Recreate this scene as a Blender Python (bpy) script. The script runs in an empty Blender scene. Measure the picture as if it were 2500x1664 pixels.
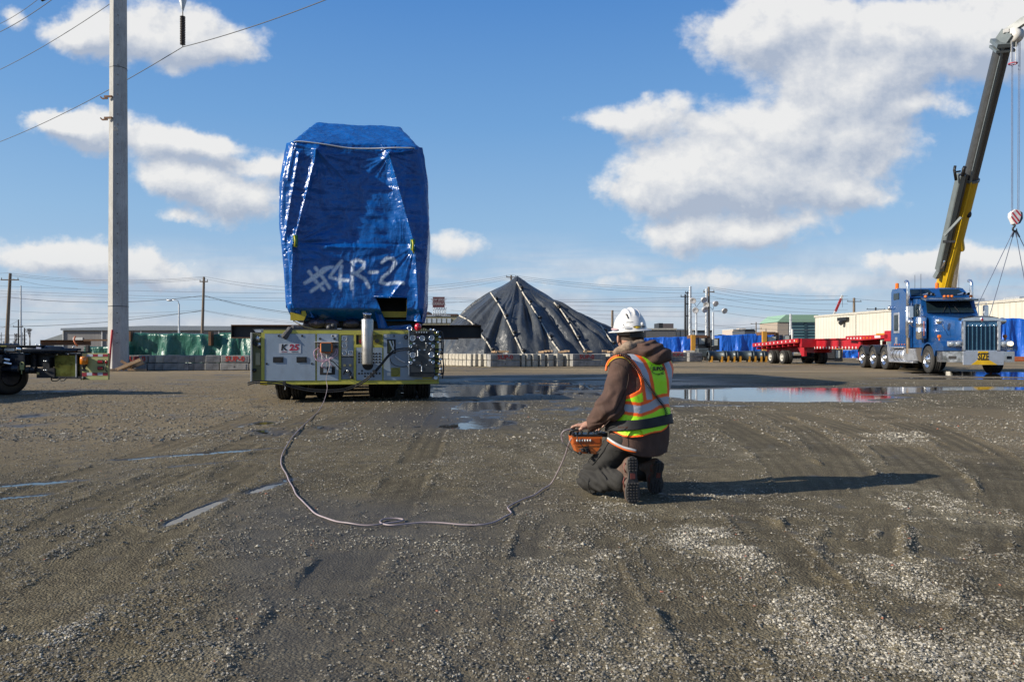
import bpy, bmesh, math, random
import numpy as np
from mathutils import Vector, Matrix, Quaternion
random.seed(7); rng = np.random.default_rng(11)
R = math.radians
scn = bpy.context.scene
COL = scn.collection
# ---------------------------------------------------------------- camera, light, exposure
F = 1850.0; HY = 848.0; CX = 1250.0; CZ = 1.0        # focal length and horizon in pixels of the 2500 wide photograph
cam = bpy.data.cameras.new('camera'); camo = bpy.data.objects.new('camera', cam); COL.objects.link(camo)
camo.location = (0, 0, CZ); camo.rotation_euler = (R(90), 0, 0)
cam.sensor_width = 36; cam.lens = 36 * F / 2500; cam.shift_y = (HY - 832) / 2500
cam.clip_start = 0.05; cam.clip_end = 9000
scn.camera = camo
SUN_EL = 26.0; SUN_BACK = 16.0                       # sun low on the left, a little behind the camera
sd = Vector((-math.cos(R(SUN_EL)) * math.cos(R(SUN_BACK)), -math.cos(R(SUN_EL)) * math.sin(R(SUN_BACK)), math.sin(R(SUN_EL))))
sl = bpy.data.lights.new('sun', 'SUN'); sl.energy = 5.0; sl.angle = R(0.5); sl.color = (1.0, 0.92, 0.79)
slo = bpy.data.objects.new('sun', sl); COL.objects.link(slo); slo.rotation_euler = sd.to_track_quat('Z', 'Y').to_euler()
scn.view_settings.view_transform = 'Standard'; scn.view_settings.look = 'None'
scn.view_settings.exposure = 0.55; scn.view_settings.gamma = 1.0; scn.view_settings.use_curve_mapping = False
scn.cycles.max_bounces = 6; scn.cycles.diffuse_bounces = 3; scn.cycles.glossy_bounces = 3
scn.cycles.transparent_max_bounces = 8; scn.cycles.sample_clamp_indirect = 6; scn.cycles.use_denoising = True

world = bpy.data.worlds.new('World'); scn.world = world; world.use_nodes = True
NT = world.node_tree; NT.nodes.clear()
def N(nt, typ, **kw):
    n = nt.nodes.new(typ)
    for k, v in kw.items():
        if k == 'inp':
            for kk, vv in v.items():
                if isinstance(vv, bpy.types.NodeSocket): nt.links.new(vv, n.inputs[kk])
                else: n.inputs[kk].default_value = vv
        else: setattr(n, k, v)
    return n
def M_(nt, op, a, b=None, c=None, clamp=False):
    n = nt.nodes.new('ShaderNodeMath'); n.operation = op; n.use_clamp = clamp
    for i, v in enumerate((a, b, c)):
        if v is None: continue
        if isinstance(v, bpy.types.NodeSocket): nt.links.new(v, n.inputs[i])
        else: n.inputs[i].default_value = v
    return n.outputs[0]
def V_(nt, op, a, b=None, c=None, out=0):
    n = nt.nodes.new('ShaderNodeVectorMath'); n.operation = op
    for i, v in enumerate((a, b, c)):
        if v is None: continue
        if isinstance(v, bpy.types.NodeSocket): nt.links.new(v, n.inputs[i])
        else: n.inputs[i].default_value = v
    return n.outputs[out]
def MR(nt, v, a, b, c=0.0, d=1.0, smooth=True):
    n = nt.nodes.new('ShaderNodeMapRange'); n.interpolation_type = 'SMOOTHSTEP' if smooth else 'LINEAR'
    if isinstance(v, bpy.types.NodeSocket): nt.links.new(v, n.inputs[0])
    for i, q in ((1, a), (2, b), (3, c), (4, d)): n.inputs[i].default_value = q
    return n.outputs[0]
def MIX(nt, f, a, b, typ='MIX'):
    n = nt.nodes.new('ShaderNodeMix'); n.data_type = 'RGBA'; n.blend_type = typ
    for i, v in ((0, f), (6, a), (7, b)):
        if isinstance(v, bpy.types.NodeSocket): nt.links.new(v, n.inputs[i])
        elif i == 0: n.inputs[i].default_value = v
        else: n.inputs[i].default_value = (*v[:3], 1.0)
    return n.outputs[2]
# cloud banks as soft ellipses in the direction plane u = x/y, v = z/y, broken up by noise
CL = [  # px, py, rx, ry, weight
 (215,70,90,60,1),(330,60,130,72,1),(470,85,130,72,1),(560,120,85,40,1),(165,80,50,30,.8),(30,42,36,28,.8),
 (150,300,80,34,1),(260,305,130,48,1),(400,342,140,42,1),(510,352,90,24,.9),(110,285,50,18,.8),
 (400,425,80,44,1),(500,455,120,52,1),(600,490,120,58,1),(690,395,50,36,.9),(600,392,80,18,.7),(430,530,70,16,.7),
 (70,620,130,44,1),(230,635,150,52,1),(370,655,110,40,1),(460,690,80,20,.7),
 (1790,90,110,95,1),(1900,60,120,80,.9),(2060,70,190,90,1),(2250,90,190,90,1),(2400,110,170,95,1),(2500,60,110,80,1),(2120,180,170,60,.8),
 (1480,278,85,34,.9),(1610,280,90,46,1),
 (1545,470,90,62,1),(1660,430,130,90,1),(1800,390,160,110,1),(1960,330,150,100,1),(2060,240,130,66,1),(2150,330,120,70,1),(1900,470,190,66,1),(2090,470,100,44,.9),(2250,262,80,26,.8),
 (1740,590,190,40,1),(1900,560,100,30,.8),(1650,560,90,20,.6),
 (1110,605,85,42,.9),(2300,640,150,42,1),(2450,620,110,36,1),(2200,655,90,26,.8),(1700,680,200,26,.7),(2050,700,250,26,.7),(1350,690,160,22,.5),(1500,640,60,16,.4)]
def cloud_group():
    g = bpy.data.node_groups.new('cloud_density', 'ShaderNodeTree')
    g.interface.new_socket('uv', in_out='INPUT', socket_type='NodeSocketVector')
    g.interface.new_socket('d', in_out='OUTPUT', socket_type='NodeSocketFloat')
    gi = g.nodes.new('NodeGroupInput'); go = g.nodes.new('NodeGroupOutput')
    uv = gi.outputs[0]
    # warp
    w = N(g, 'ShaderNodeTexNoise', inp={'Vector': uv, 'Scale': 9.0, 'Detail': 5.0, 'Roughness': 0.62})
    w = V_(g, 'SUBTRACT', w.outputs['Color'], (0.5, 0.5, 0.5))
    uw = V_(g, 'MULTIPLY_ADD', w, (0.10, 0.065, 0), uv)
    tot = None
    for (px, py, rx, ry, wt) in CL:
        u = (px - CX) / F; v = (HY - py) / F; a = F / (rx * 1.12); b = F / (ry * 1.1)
        q = V_(g, 'MULTIPLY_ADD', uw, (a, b, 0), (-u * a, -v * b, 0))
        d = V_(g, 'DOT_PRODUCT', q, q, out=1)
        e = M_(g, 'POWER', 0.3, d)
        tot = M_(g, 'MULTIPLY', e, wt) if tot is None else M_(g, 'MULTIPLY_ADD', e, wt, tot)
    # a generic cloud field for the rest of the sky
    gn = N(g, 'ShaderNodeTexNoise', inp={'Vector': V_(g, 'MULTIPLY', uv, (1.0, 1.9, 1)), 'Scale': 2.2, 'Detail': 3.0})
    gen = MR(g, gn.outputs['Fac'], 0.5, 0.72)
    ax = M_(g, 'ABSOLUTE', N(g, 'ShaderNodeSeparateXYZ', inp={0: uv}).outputs[0])
    ay = N(g, 'ShaderNodeSeparateXYZ', inp={0: uv}).outputs[1]
    outside = M_(g, 'MAXIMUM', MR(g, ax, 0.68, 0.85), MR(g, ay, 0.48, 0.62))
    tot = M_(g, 'MULTIPLY_ADD', gen, outside, tot)
    # low streaky layer near the horizon
    st = N(g, 'ShaderNodeTexNoise', inp={'Vector': V_(g, 'MULTIPLY', uv, (3.0, 26.0, 1)), 'Scale': 1.0, 'Detail': 4.0, 'Roughness': 0.55})
    lo = M_(g, 'MULTIPLY', MR(g, st.outputs['Fac'], 0.38, 0.60), MR(g, ay, 0.16, 0.06))
    lo = M_(g, 'MULTIPLY', lo, 0.95)
    n1 = N(g, 'ShaderNodeTexNoise', inp={'Vector': V_(g, 'MULTIPLY', uv, (1.0, 1.25, 1)), 'Scale': 15.0, 'Detail': 10.0, 'Roughness': 0.60})
    d = M_(g, 'MULTIPLY_ADD', M_(g, 'SUBTRACT', n1.outputs['Fac'], 0.5), 1.9, tot)
    g.interface.new_socket('raw', in_out='OUTPUT', socket_type='NodeSocketFloat')
    g.links.new(M_(g, 'MINIMUM', d, 2.2), go.inputs[1])
    d = M_(g, 'MULTIPLY', d, MR(g, tot, 0.05, 0.35))
    d = MR(g, d, 0.20, 0.92, 0, 1)
    d = M_(g, 'MAXIMUM', d, lo)
    g.links.new(d, go.inputs[0])
    return g
tc = N(NT, 'ShaderNodeTexCoord'); dirv = tc.outputs['Generated']
sx = N(NT, 'ShaderNodeSeparateXYZ', inp={0: dirv})
dy = M_(NT, 'MAXIMUM', M_(NT, 'ABSOLUTE', sx.outputs[1]), 0.12)
cuv = N(NT, 'ShaderNodeCombineXYZ', inp={0: M_(NT, 'MULTIPLY_ADD', M_(NT, 'LESS_THAN', sx.outputs[1], 0), 7.0, M_(NT, 'DIVIDE', sx.outputs[0], dy)), 1: M_(NT, 'DIVIDE', sx.outputs[2], dy)})
cg = cloud_group()
def cd(v):
    n = NT.nodes.new('ShaderNodeGroup'); n.node_tree = cg; NT.links.new(v, n.inputs[0]); return n.outputs
d0 = cd(cuv.outputs[0])
d1 = cd(V_(NT, 'ADD', cuv.outputs[0], (-0.012, 0.022, 0)))
lit = M_(NT, 'SUBTRACT', d0[1], d1[1])
lit = M_(NT, 'ADD', lit, M_(NT, 'MULTIPLY', M_(NT, 'SUBTRACT', 1.0, d0[0]), 0.30))
hn = N(NT, 'ShaderNodeTexNoise', inp={'Vector': cuv.outputs[0], 'Scale': 34.0, 'Detail': 6.0, 'Roughness': 0.62})
lit = M_(NT, 'MULTIPLY_ADD', M_(NT, 'SUBTRACT', hn.outputs['Fac'], 0.5), 0.75, lit)
lit = MR(NT, lit, -0.60, 0.55, smooth=False)
d0 = d0[0]
sky = N(NT, 'ShaderNodeTexSky'); sky.sky_type = 'NISHITA'; sky.sun_disc = False
sky.sun_elevation = R(SUN_EL); sky.sun_rotation = math.atan2(sd.x, sd.y); sky.air_density = 1.0; sky.dust_density = 0.6; sky.ozone_density = 1.6
SKS = 0.068
vh = N(NT, 'ShaderNodeSeparateXYZ', inp={0: cuv.outputs[0]}).outputs[1]
gr = NT.nodes.new('ShaderNodeValToRGB'); NT.links.new(sx.outputs[2], gr.inputs[0]); ge = gr.color_ramp.elements
ge[0].position = 0.0; ge[0].color = (.48, .60, .74, 1); ge[1].position = 1.0; ge[1].color = (.028, .10, .34, 1)
for _p, _c in ((.06, (.40, .58, .80)), (.16, (.30, .52, .80)), (.28, (.175, .40, .76)), (.42, (.088, .28, .68))):
    _q = ge.new(_p); _q.color = (*_c, 1)
grad = V_(NT, 'MULTIPLY', gr.outputs[0], (10.0, 10.0, 10.0))
hs = N(NT, 'ShaderNodeHueSaturation', inp={'Hue': 0.5, 'Saturation': 1.06, 'Value': 1.0, 'Color': sky.outputs[0]})
ccol = MIX(NT, lit, (4.3, 4.9, 6.0), (8.9, 8.8, 8.6))
# thin low cloud is bluer
ccol = MIX(NT, MR(NT, vh, 0.0, 0.16), MIX(NT, 0.45, ccol, (4.4, 5.2, 6.4)), ccol)
below = MR(NT, sx.outputs[2], -0.02, 0.0)
skc = MIX(NT, 0.80, hs.outputs[0], grad)
mix = MIX(NT, M_(NT, 'MULTIPLY', M_(NT, 'MULTIPLY', d0, 0.93), below), skc, ccol)
bg = N(NT, 'ShaderNodeBackground', inp={'Color': mix, 'Strength': SKS})
wo = N(NT, 'ShaderNodeOutputWorld', inp={0: bg.outputs[0]})
world.cycles.sampling_method = 'MANUAL'; world.cycles.sample_map_resolution = 512

# ---------------------------------------------------------------- helpers
def P(px, py, D): return Vector(((px - CX) / F * D, D, CZ + (HY - py) / F * D))
def G(px, py):
    D = F * CZ / (py - HY); return Vector(((px - CX) / F * D, D, 0))
class MB:
    """collects shapes, then becomes ONE mesh object"""
    def __init__(s): s.v = []; s.f = []; s.m = []; s.s = []; s.mi = 0
    def add(s, vs, fs, smooth=False):
        o = len(s.v); s.v.extend([tuple(v) for v in vs])
        for f in fs: s.f.append(tuple(i + o for i in f)); s.m.append(s.mi); s.s.append(smooth)
        return s
    def mat(s, i): s.mi = i; return s
    def box(s, c, d, rot=None, ch=0.0):
        c = Vector(c); hx, hy, hz = d[0] / 2, d[1] / 2, d[2] / 2
        if ch <= 0:
            vs = [Vector((x, y, z)) for x in (-hx, hx) for y in (-hy, hy) for z in (-hz, hz)]
            fs = [(0, 1, 3, 2), (4, 6, 7, 5), (0, 4, 5, 1), (2, 3, 7, 6), (0, 2, 6, 4), (1, 5, 7, 3)]
        else:
            ch = min(ch, hx * .9, hy * .9, hz * .9)
            bm = bmesh.new(); bmesh.ops.create_cube(bm, size=1)
            for v in bm.verts: v.co = Vector((v.co.x * d[0], v.co.y * d[1], v.co.z * d[2]))
            bmesh.ops.bevel(bm, geom=bm.edges[:], offset=ch, segments=1, affect='EDGES')
            vs = [v.co.copy() for v in bm.verts]; fs = [tuple(v.index for v in f.verts) for f in bm.faces]; bm.free()
        if rot is not None:
            m = rot if isinstance(rot, Matrix) else Matrix.Rotation(rot, 3, 'Z')
            vs = [m @ v for v in vs]
        return s.add([c + v for v in vs], fs)
    def bx(s, x0, x1, y0, y1, z0, z1, ch=0.0): return s.box(((x0 + x1) / 2, (y0 + y1) / 2, (z0 + z1) / 2), (abs(x1 - x0), abs(y1 - y0), abs(z1 - z0)), ch=ch)
    def beam(s, a, b, w, h, up=(0, 0, 1), ch=0.0):
        a = Vector(a); b = Vector(b); d = b - a; L = d.length; d.normalize(); u = Vector(up)
        x = d.cross(u)
        if x.length < 1e-4: x = d.cross(Vector((0, 1, 0)))
        x.normalize(); z = x.cross(d)
        m = Matrix((x, d, z)).transposed()
        return s.box((a + b) / 2, (w, L, h), m, ch)
    def cyl(s, a, b, r, r2=None, n=12, cap=True, smooth=True):
        a = Vector(a); b = Vector(b); r2 = r if r2 is None else r2; d = (b - a).normalized()
        x = d.orthogonal().normalized(); y = d.cross(x)
        vs = []
        for c, q in ((a, r), (b, r2)):
            for i in range(n):
                t = 2 * math.pi * i / n; vs.append(c + (x * math.cos(t) + y * math.sin(t)) * q)
        s.add(vs, [(i, (i + 1) % n, n + (i + 1) % n, n + i) for i in range(n)], smooth)
        if cap:
            s.add(vs, []) ; o = len(s.v) - 2 * n
            s.f.append(tuple(o + i for i in range(n))[::-1]); s.m.append(s.mi); s.s.append(False)
            s.f.append(tuple(o + n + i for i in range(n))); s.m.append(s.mi); s.s.append(False)
        return s
    def tube(s, pts, r, n=8, cap=True, closed=False):
        pts = [Vector(p) for p in pts]; k = len(pts); rr = r if hasattr(r, '__len__') else [r] * k
        vs = []; up = None
        for i, p in enumerate(pts):
            a = pts[i - 1] if (i or closed) else p; b = pts[(i + 1) % k] if (i < k - 1 or closed) else p
            d = (b - a).normalized()
            if up is None: up = d.orthogonal().normalized()
            x = (up - d * up.dot(d))
            x = x.normalized() if x.length > 1e-5 else d.orthogonal().normalized()
            up = x; y = d.cross(x)
            for j in range(n):
                t = 2 * math.pi * j / n; vs.append(p + (x * math.cos(t) + y * math.sin(t)) * rr[i])
        fs = []
        for i in range(k if closed else k - 1):
            i2 = (i + 1) % k
            for j in range(n): fs.append((i * n + j, i * n + (j + 1) % n, i2 * n + (j + 1) % n, i2 * n + j))
        if cap and not closed: fs += [tuple(range(n))[::-1], tuple((k - 1) * n + j for j in range(n))]
        return s.add(vs, fs, True)
    def lathe(s, c, axis, prof, n=24, smooth=True):
        """prof: list of (distance along axis, radius)"""
        c = Vector(c); d = Vector(axis).normalized(); x = d.orthogonal().normalized(); y = d.cross(x); vs = []
        for (h, r) in prof:
            for i in range(n):
                t = 2 * math.pi * i / n; vs.append(c + d * h + (x * math.cos(t) + y * math.sin(t)) * r)
        fs = [(k * n + i, k * n + (i + 1) % n, (k + 1) * n + (i + 1) % n, (k + 1) * n + i) for k in range(len(prof) - 1) for i in range(n)]
        return s.add(vs, fs, smooth)
    def prism(s, poly, axis, t0, t1, smooth=False):
        """poly: list of 2D points; axis 'x','y' or 'z' the extrusion axis between t0 and t1"""
        def q(p, t):
            return {'x': (t, p[0], p[1]), 'y': (p[0], t, p[1]), 'z': (p[0], p[1], t)}[axis]
        n = len(poly); vs = [q(p, t0) for p in poly] + [q(p, t1) for p in poly]
        s.add(vs, [(i, (i + 1) % n, n + (i + 1) % n, n + i) for i in range(n)], smooth)
        s.add(vs, [tuple(range(n))[::-1], tuple(range(n, 2 * n))])
        return s
    def ell(s, c, r, n=12, m=8, rot=None):
        c = Vector(c); vs = []; r = (r, r, r) if not hasattr(r, '__len__') else r
        for j in range(m + 1):
            ph = math.pi * j / m
            for i in range(n):
                t = 2 * math.pi * i / n
                v = Vector((r[0] * math.sin(ph) * math.cos(t), r[1] * math.sin(ph) * math.sin(t), r[2] * math.cos(ph)))
                if rot is not None: v = rot @ v
                vs.append(c + v)
        return s.add(vs, [(j * n + i, (j + 1) * n + i, (j + 1) * n + (i + 1) % n, j * n + (i + 1) % n) for j in range(m) for i in range(n)], True)
    def quad(s, a, b, c, d): return s.add([a, b, c, d], [(0, 1, 2, 3)])
    def build(s, name, mats, parent=None, weld=True, bevel=0.0):
        me = bpy.data.meshes.new(name)
        me.from_pydata(s.v, [], s.f)
        mats = mats if isinstance(mats, (list, tuple)) else [mats]
        for m in mats: me.materials.append(m)
        me.polygons.foreach_set('material_index', s.m); me.polygons.foreach_set('use_smooth', s.s)
        bm = bmesh.new(); bm.from_mesh(me)
        bmesh.ops.delete(bm, geom=[v for v in bm.verts if not v.link_faces], context='VERTS')
        if weld: bmesh.ops.dissolve_degenerate(bm, dist=1e-6, edges=bm.edges[:])
        bmesh.ops.recalc_face_normals(bm, faces=bm.faces[:]); bm.to_mesh(me); bm.free()
        me.update()
        o = bpy.data.objects.new(name, me); COL.objects.link(o)
        if parent is not None: o.parent = parent
        return o
def obj_np(name, verts, faces, mat, parent=None, smooth=True):
    """mesh from numpy arrays (faces n x k)"""
    me = bpy.data.meshes.new(name); verts = np.asarray(verts, np.float32); faces = np.asarray(faces, np.int32)
    k = faces.shape[1]
    me.vertices.add(len(verts)); me.vertices.foreach_set('co', verts.ravel())
    me.loops.add(faces.size); me.loops.foreach_set('vertex_index', faces.ravel())
    me.polygons.add(len(faces)); me.polygons.foreach_set('loop_start', np.arange(0, faces.size, k, dtype=np.int32))
    me.polygons.foreach_set('use_smooth', np.full(len(faces), smooth))
    for m in (mat if isinstance(mat, (list, tuple)) else [mat]): me.materials.append(m)
    me.update(calc_edges=True)
    o = bpy.data.objects.new(name, me); COL.objects.link(o)
    if parent is not None: o.parent = parent
    return o
def attr(o, name, vals):
    a = o.data.attributes.new(name, 'FLOAT', 'POINT'); a.data.foreach_set('value', np.asarray(vals, np.float32).ravel())
def tag(o, label=None, cat=None, group=None, kind=None):
    if label: o['label'] = label
    if cat: o['category'] = cat
    if group: o['group'] = group
    if kind: o['kind'] = kind
    return o
def thing(name, label, cat, loc=(0, 0, 0), rz=0.0, group=None, kind=None):
    o = bpy.data.objects.new(name, None); COL.objects.link(o); o.location = loc; o.rotation_euler = (0, 0, rz)
    o.empty_display_size = 0.2
    return tag(o, label, cat, group, kind)
def dup(o, parent=None, loc=None, rz=None):
    c = o.copy(); COL.objects.link(c)
    if parent is not None: c.parent = parent
    if loc is not None: c.location = loc
    if rz is not None: c.rotation_euler = (0, 0, rz)
    for ch in [k for k in o.children]: dup(ch, c)
    return c
# value noise in numpy
_T = rng.random((256, 256)).astype(np.float32)
def vn(x, y, seed=0):
    x = np.asarray(x) + seed * 17.3; y = np.asarray(y) + seed * 9.1
    xi = np.floor(x).astype(int); yi = np.floor(y).astype(int); fx = x - xi; fy = y - yi
    fx = fx * fx * (3 - 2 * fx); fy = fy * fy * (3 - 2 * fy)
    a = _T[xi & 255, yi & 255]; b = _T[(xi + 1) & 255, yi & 255]; c = _T[xi & 255, (yi + 1) & 255]; d = _T[(xi + 1) & 255, (yi + 1) & 255]
    return (a * (1 - fx) + b * fx) * (1 - fy) + (c * (1 - fx) + d * fx) * fy - 0.5
def fbm(x, y, o=4, seed=0, g=0.5):
    s = 0; a = 1; f = 1
    for i in range(o): s = s + a * vn(x * f, y * f, seed + i * 3); a *= g; f *= 2.03
    return s
def sm(x, a, b):
    t = np.clip((x - a) / (b - a), 0, 1); return t * t * (3 - 2 * t)
# ---------------------------------------------------------------- materials
def mat(name, col, rough=0.6, metal=0.0, var=0.12, nscale=4.0, bump=0.0, bscale=30.0, dirt=0.0, dirtcol=(0.12, 0.10, 0.075), spec=0.5, coat=0.0, emit=None, rvar=0.1, sheen=0.0, dscale=None):
    m = bpy.data.materials.new(name); m.use_nodes = True; nt = m.node_tree; b = nt.nodes['Principled BSDF']
    if metal < .5: col = tuple(q * .74 for q in col); dirtcol = tuple(q * .74 for q in dirtcol)
    tc = N(nt, 'ShaderNodeTexCoord'); v = tc.outputs['Object']
    n = N(nt, 'ShaderNodeTexNoise', inp={'Vector': v, 'Scale': nscale, 'Detail': 5.0, 'Roughness': 0.6})
    c = MIX(nt, MR(nt, n.outputs['Fac'], 0.3, 0.7), tuple(q * (1 - var) for q in col), tuple(min(1, q * (1 + var)) for q in col))
    if dirt > 0:
        d = N(nt, 'ShaderNodeTexNoise', inp={'Vector': V_(nt, 'MULTIPLY', v, (1, 1, 0.45)), 'Scale': dscale or nscale * 1.7, 'Detail': 7.0, 'Roughness': 0.68})
        c = MIX(nt, M_(nt, 'MULTIPLY', MR(nt, d.outputs['Fac'], 0.46, 0.72), dirt), c, dirtcol)
    nt.links.new(c, b.inputs['Base Color'])
    r = MR(nt, n.outputs['Fac'], 0.3, 0.7, max(0.02, rough - rvar), min(1, rough + rvar)); nt.links.new(r, b.inputs['Roughness'])
    b.inputs['Metallic'].default_value = metal; b.inputs['Specular IOR Level'].default_value = spec
    if coat: b.inputs['Coat Weight'].default_value = coat; b.inputs['Coat Roughness'].default_value = 0.05
    if sheen: b.inputs['Sheen Weight'].default_value = sheen
    if bump > 0:
        bn = N(nt, 'ShaderNodeTexNoise', inp={'Vector': v, 'Scale': bscale, 'Detail': 4.0, 'Roughness': 0.6})
        bb = N(nt, 'ShaderNodeBump', inp={'Strength': 1.0, 'Distance': bump, 'Height': bn.outputs['Fac']}); nt.links.new(bb.outputs[0], b.inputs['Normal'])
    if emit: b.inputs['Emission Color'].default_value = (*emit[0], 1); b.inputs['Emission Strength'].default_value = emit[1]
    return m
MT = {}
def mm(k, *a, **kw):
    if k not in MT: MT[k] = mat(k, *a, **kw)
    return MT[k]
def text_obj(name, body, size, m, parent, loc, rot=(R(90), 0, 0), ext=0.002, shear=0.0, bold=0.0, align='CENTER', sx=1.0, label=None):
    cu = bpy.data.curves.new(name, 'FONT'); cu.body = body; cu.size = size; cu.extrude = ext; cu.shear = shear; cu.offset = bold
    cu.align_x = align; cu.align_y = 'CENTER'; cu.resolution_u = 2
    o = bpy.data.objects.new(name, cu); COL.objects.link(o)
    dg = bpy.context.evaluated_depsgraph_get(); me = bpy.data.meshes.new_from_object(o.evaluated_get(dg))
    COL.objects.unlink(o); bpy.data.objects.remove(o)
    me.materials.clear(); me.materials.append(m)
    o = bpy.data.objects.new(name, me); COL.objects.link(o); o.location = loc; o.rotation_euler = rot; o.scale = (sx, 1, 1)
    if parent is not None: o.parent = parent
    return o
# ---------------------------------------------------------------- ground
WZ = -0.007
def blob(x, y, cx, cy, rx, ry, a=0.0):
    ca, sa = math.cos(a), math.sin(a); dx = x - cx; dy = y - cy
    u = (dx * ca + dy * sa) / rx; v = (-dx * sa + dy * ca) / ry
    return np.exp(-(u * u + v * v) ** 1.5)
def pxblob(x, y, px, py, rpx, rpy):
    """soft patch given by its place in the photograph, laid out on the ground there"""
    c = G(px, py); a = G(px, py - rpy); b = G(px, py + rpy)
    return blob(x, y, c.x, (a.y + b.y) / 2, rpx / F * c.y, (a.y - b.y) / 2)
def seg_dist(x, y, pts):
    """lateral signed distance and distance along a polyline"""
    best = np.full(x.shape, 1e9); lat = np.full(x.shape, 1e9); al = np.zeros(x.shape); s = 0
    for (a, b) in zip(pts[:-1], pts[1:]):
        dx, dy = b[0] - a[0], b[1] - a[1]; L = math.hypot(dx, dy); dx /= L; dy /= L
        t = np.clip((x - a[0]) * dx + (y - a[1]) * dy, 0, L); ex = x - a[0] - t * dx; ey = y - a[1] - t * dy
        d = np.hypot(ex, ey); sg = np.where(dx * ey - dy * ex > 0, d, -d); m = d < best
        best = np.where(m, d, best); lat = np.where(m, sg, lat); al = np.where(m, s + t, al); s += L
    return best, lat, al, s
def sp(pts, k=6):
    """Catmull-Rom through pixel points on the ground"""
    q = [G(*p) for p in pts]; return catmull(q, k)
def catmull(q, k=6):
    q = [Vector(p) for p in q]; q = [q[0] * 2 - q[1]] + q + [q[-1] * 2 - q[-2]]; out = []
    for i in range(1, len(q) - 2):
        a, b, c, d = q[i - 1:i + 3]
        for j in range(k):
            t = j / k
            out.append(0.5 * ((2 * b) + (c - a) * t + (2 * a - 5 * b + 4 * c - d) * t * t + (3 * b - a - 3 * c + d) * t ** 3))
    out.append(q[-2]); return out
TRACKS = [
 ([(1700, 960), (1850, 1000), (1960, 1050), (2040, 1110), (2090, 1190), (2110, 1290), (2100, 1400)], .2, .016, .11),
 ([(2120, 1010), (2280, 1060), (2400, 1130), (2480, 1230), (2500, 1360), (2480, 1520)], .2, .016, .11),
 ([(1450, 1260), (1500, 1350), (1530, 1460), (1540, 1600)], .10, .010, .06),
 ([(1800, 1240), (1900, 1330), (2020, 1460), (2140, 1640)], .13, .012, .07),
 ([(640, 1010), (420, 1090), (150, 1180), (-100, 1260)], .2, .012, .09),
 ([(1080, 1000), (1040, 1090), (960, 1220), (850, 1380), (700, 1600)], .18, .009, .08),  # pixel path, half width, groove depth, lug pitch
 ([(1640, 985), (1760, 1030), (1850, 1075), (1930, 1130), (1985, 1200), (2020, 1290)], .24, .019, .12),
 ([(1850, 990), (2020, 1030), (2160, 1080), (2260, 1150), (2320, 1240), (2340, 1360)], .24, .019, .12),
 ([(2020, 985), (2200, 1020), (2360, 1080), (2460, 1160), (2500, 1260)], .22, .017, .12),
 ([(1560, 1340), (1640, 1440), (1720, 1540), (1800, 1664)], .13, .013, .08),
 ([(1330, 1250), (1310, 1330), (1290, 1420), (1270, 1540)], .12, .013, .07),
 ([(1180, 985), (1230, 1030), (1330, 1090)], .2, .008, .10),
 ([(900, 990), (700, 1090), (430, 1250), (100, 1500)], .22, .013, .11),
 ([(820, 990), (560, 1100), (250, 1230), (-60, 1400)], .2, .012, .11),
 ([(1000, 1180), (900, 1300), (780, 1450), (640, 1640)], .15, .006, .07)]
TRK = [([(p.x, p.y) for p in sp(t[0])],) + tuple(t[1:]) for t in TRACKS]
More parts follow.
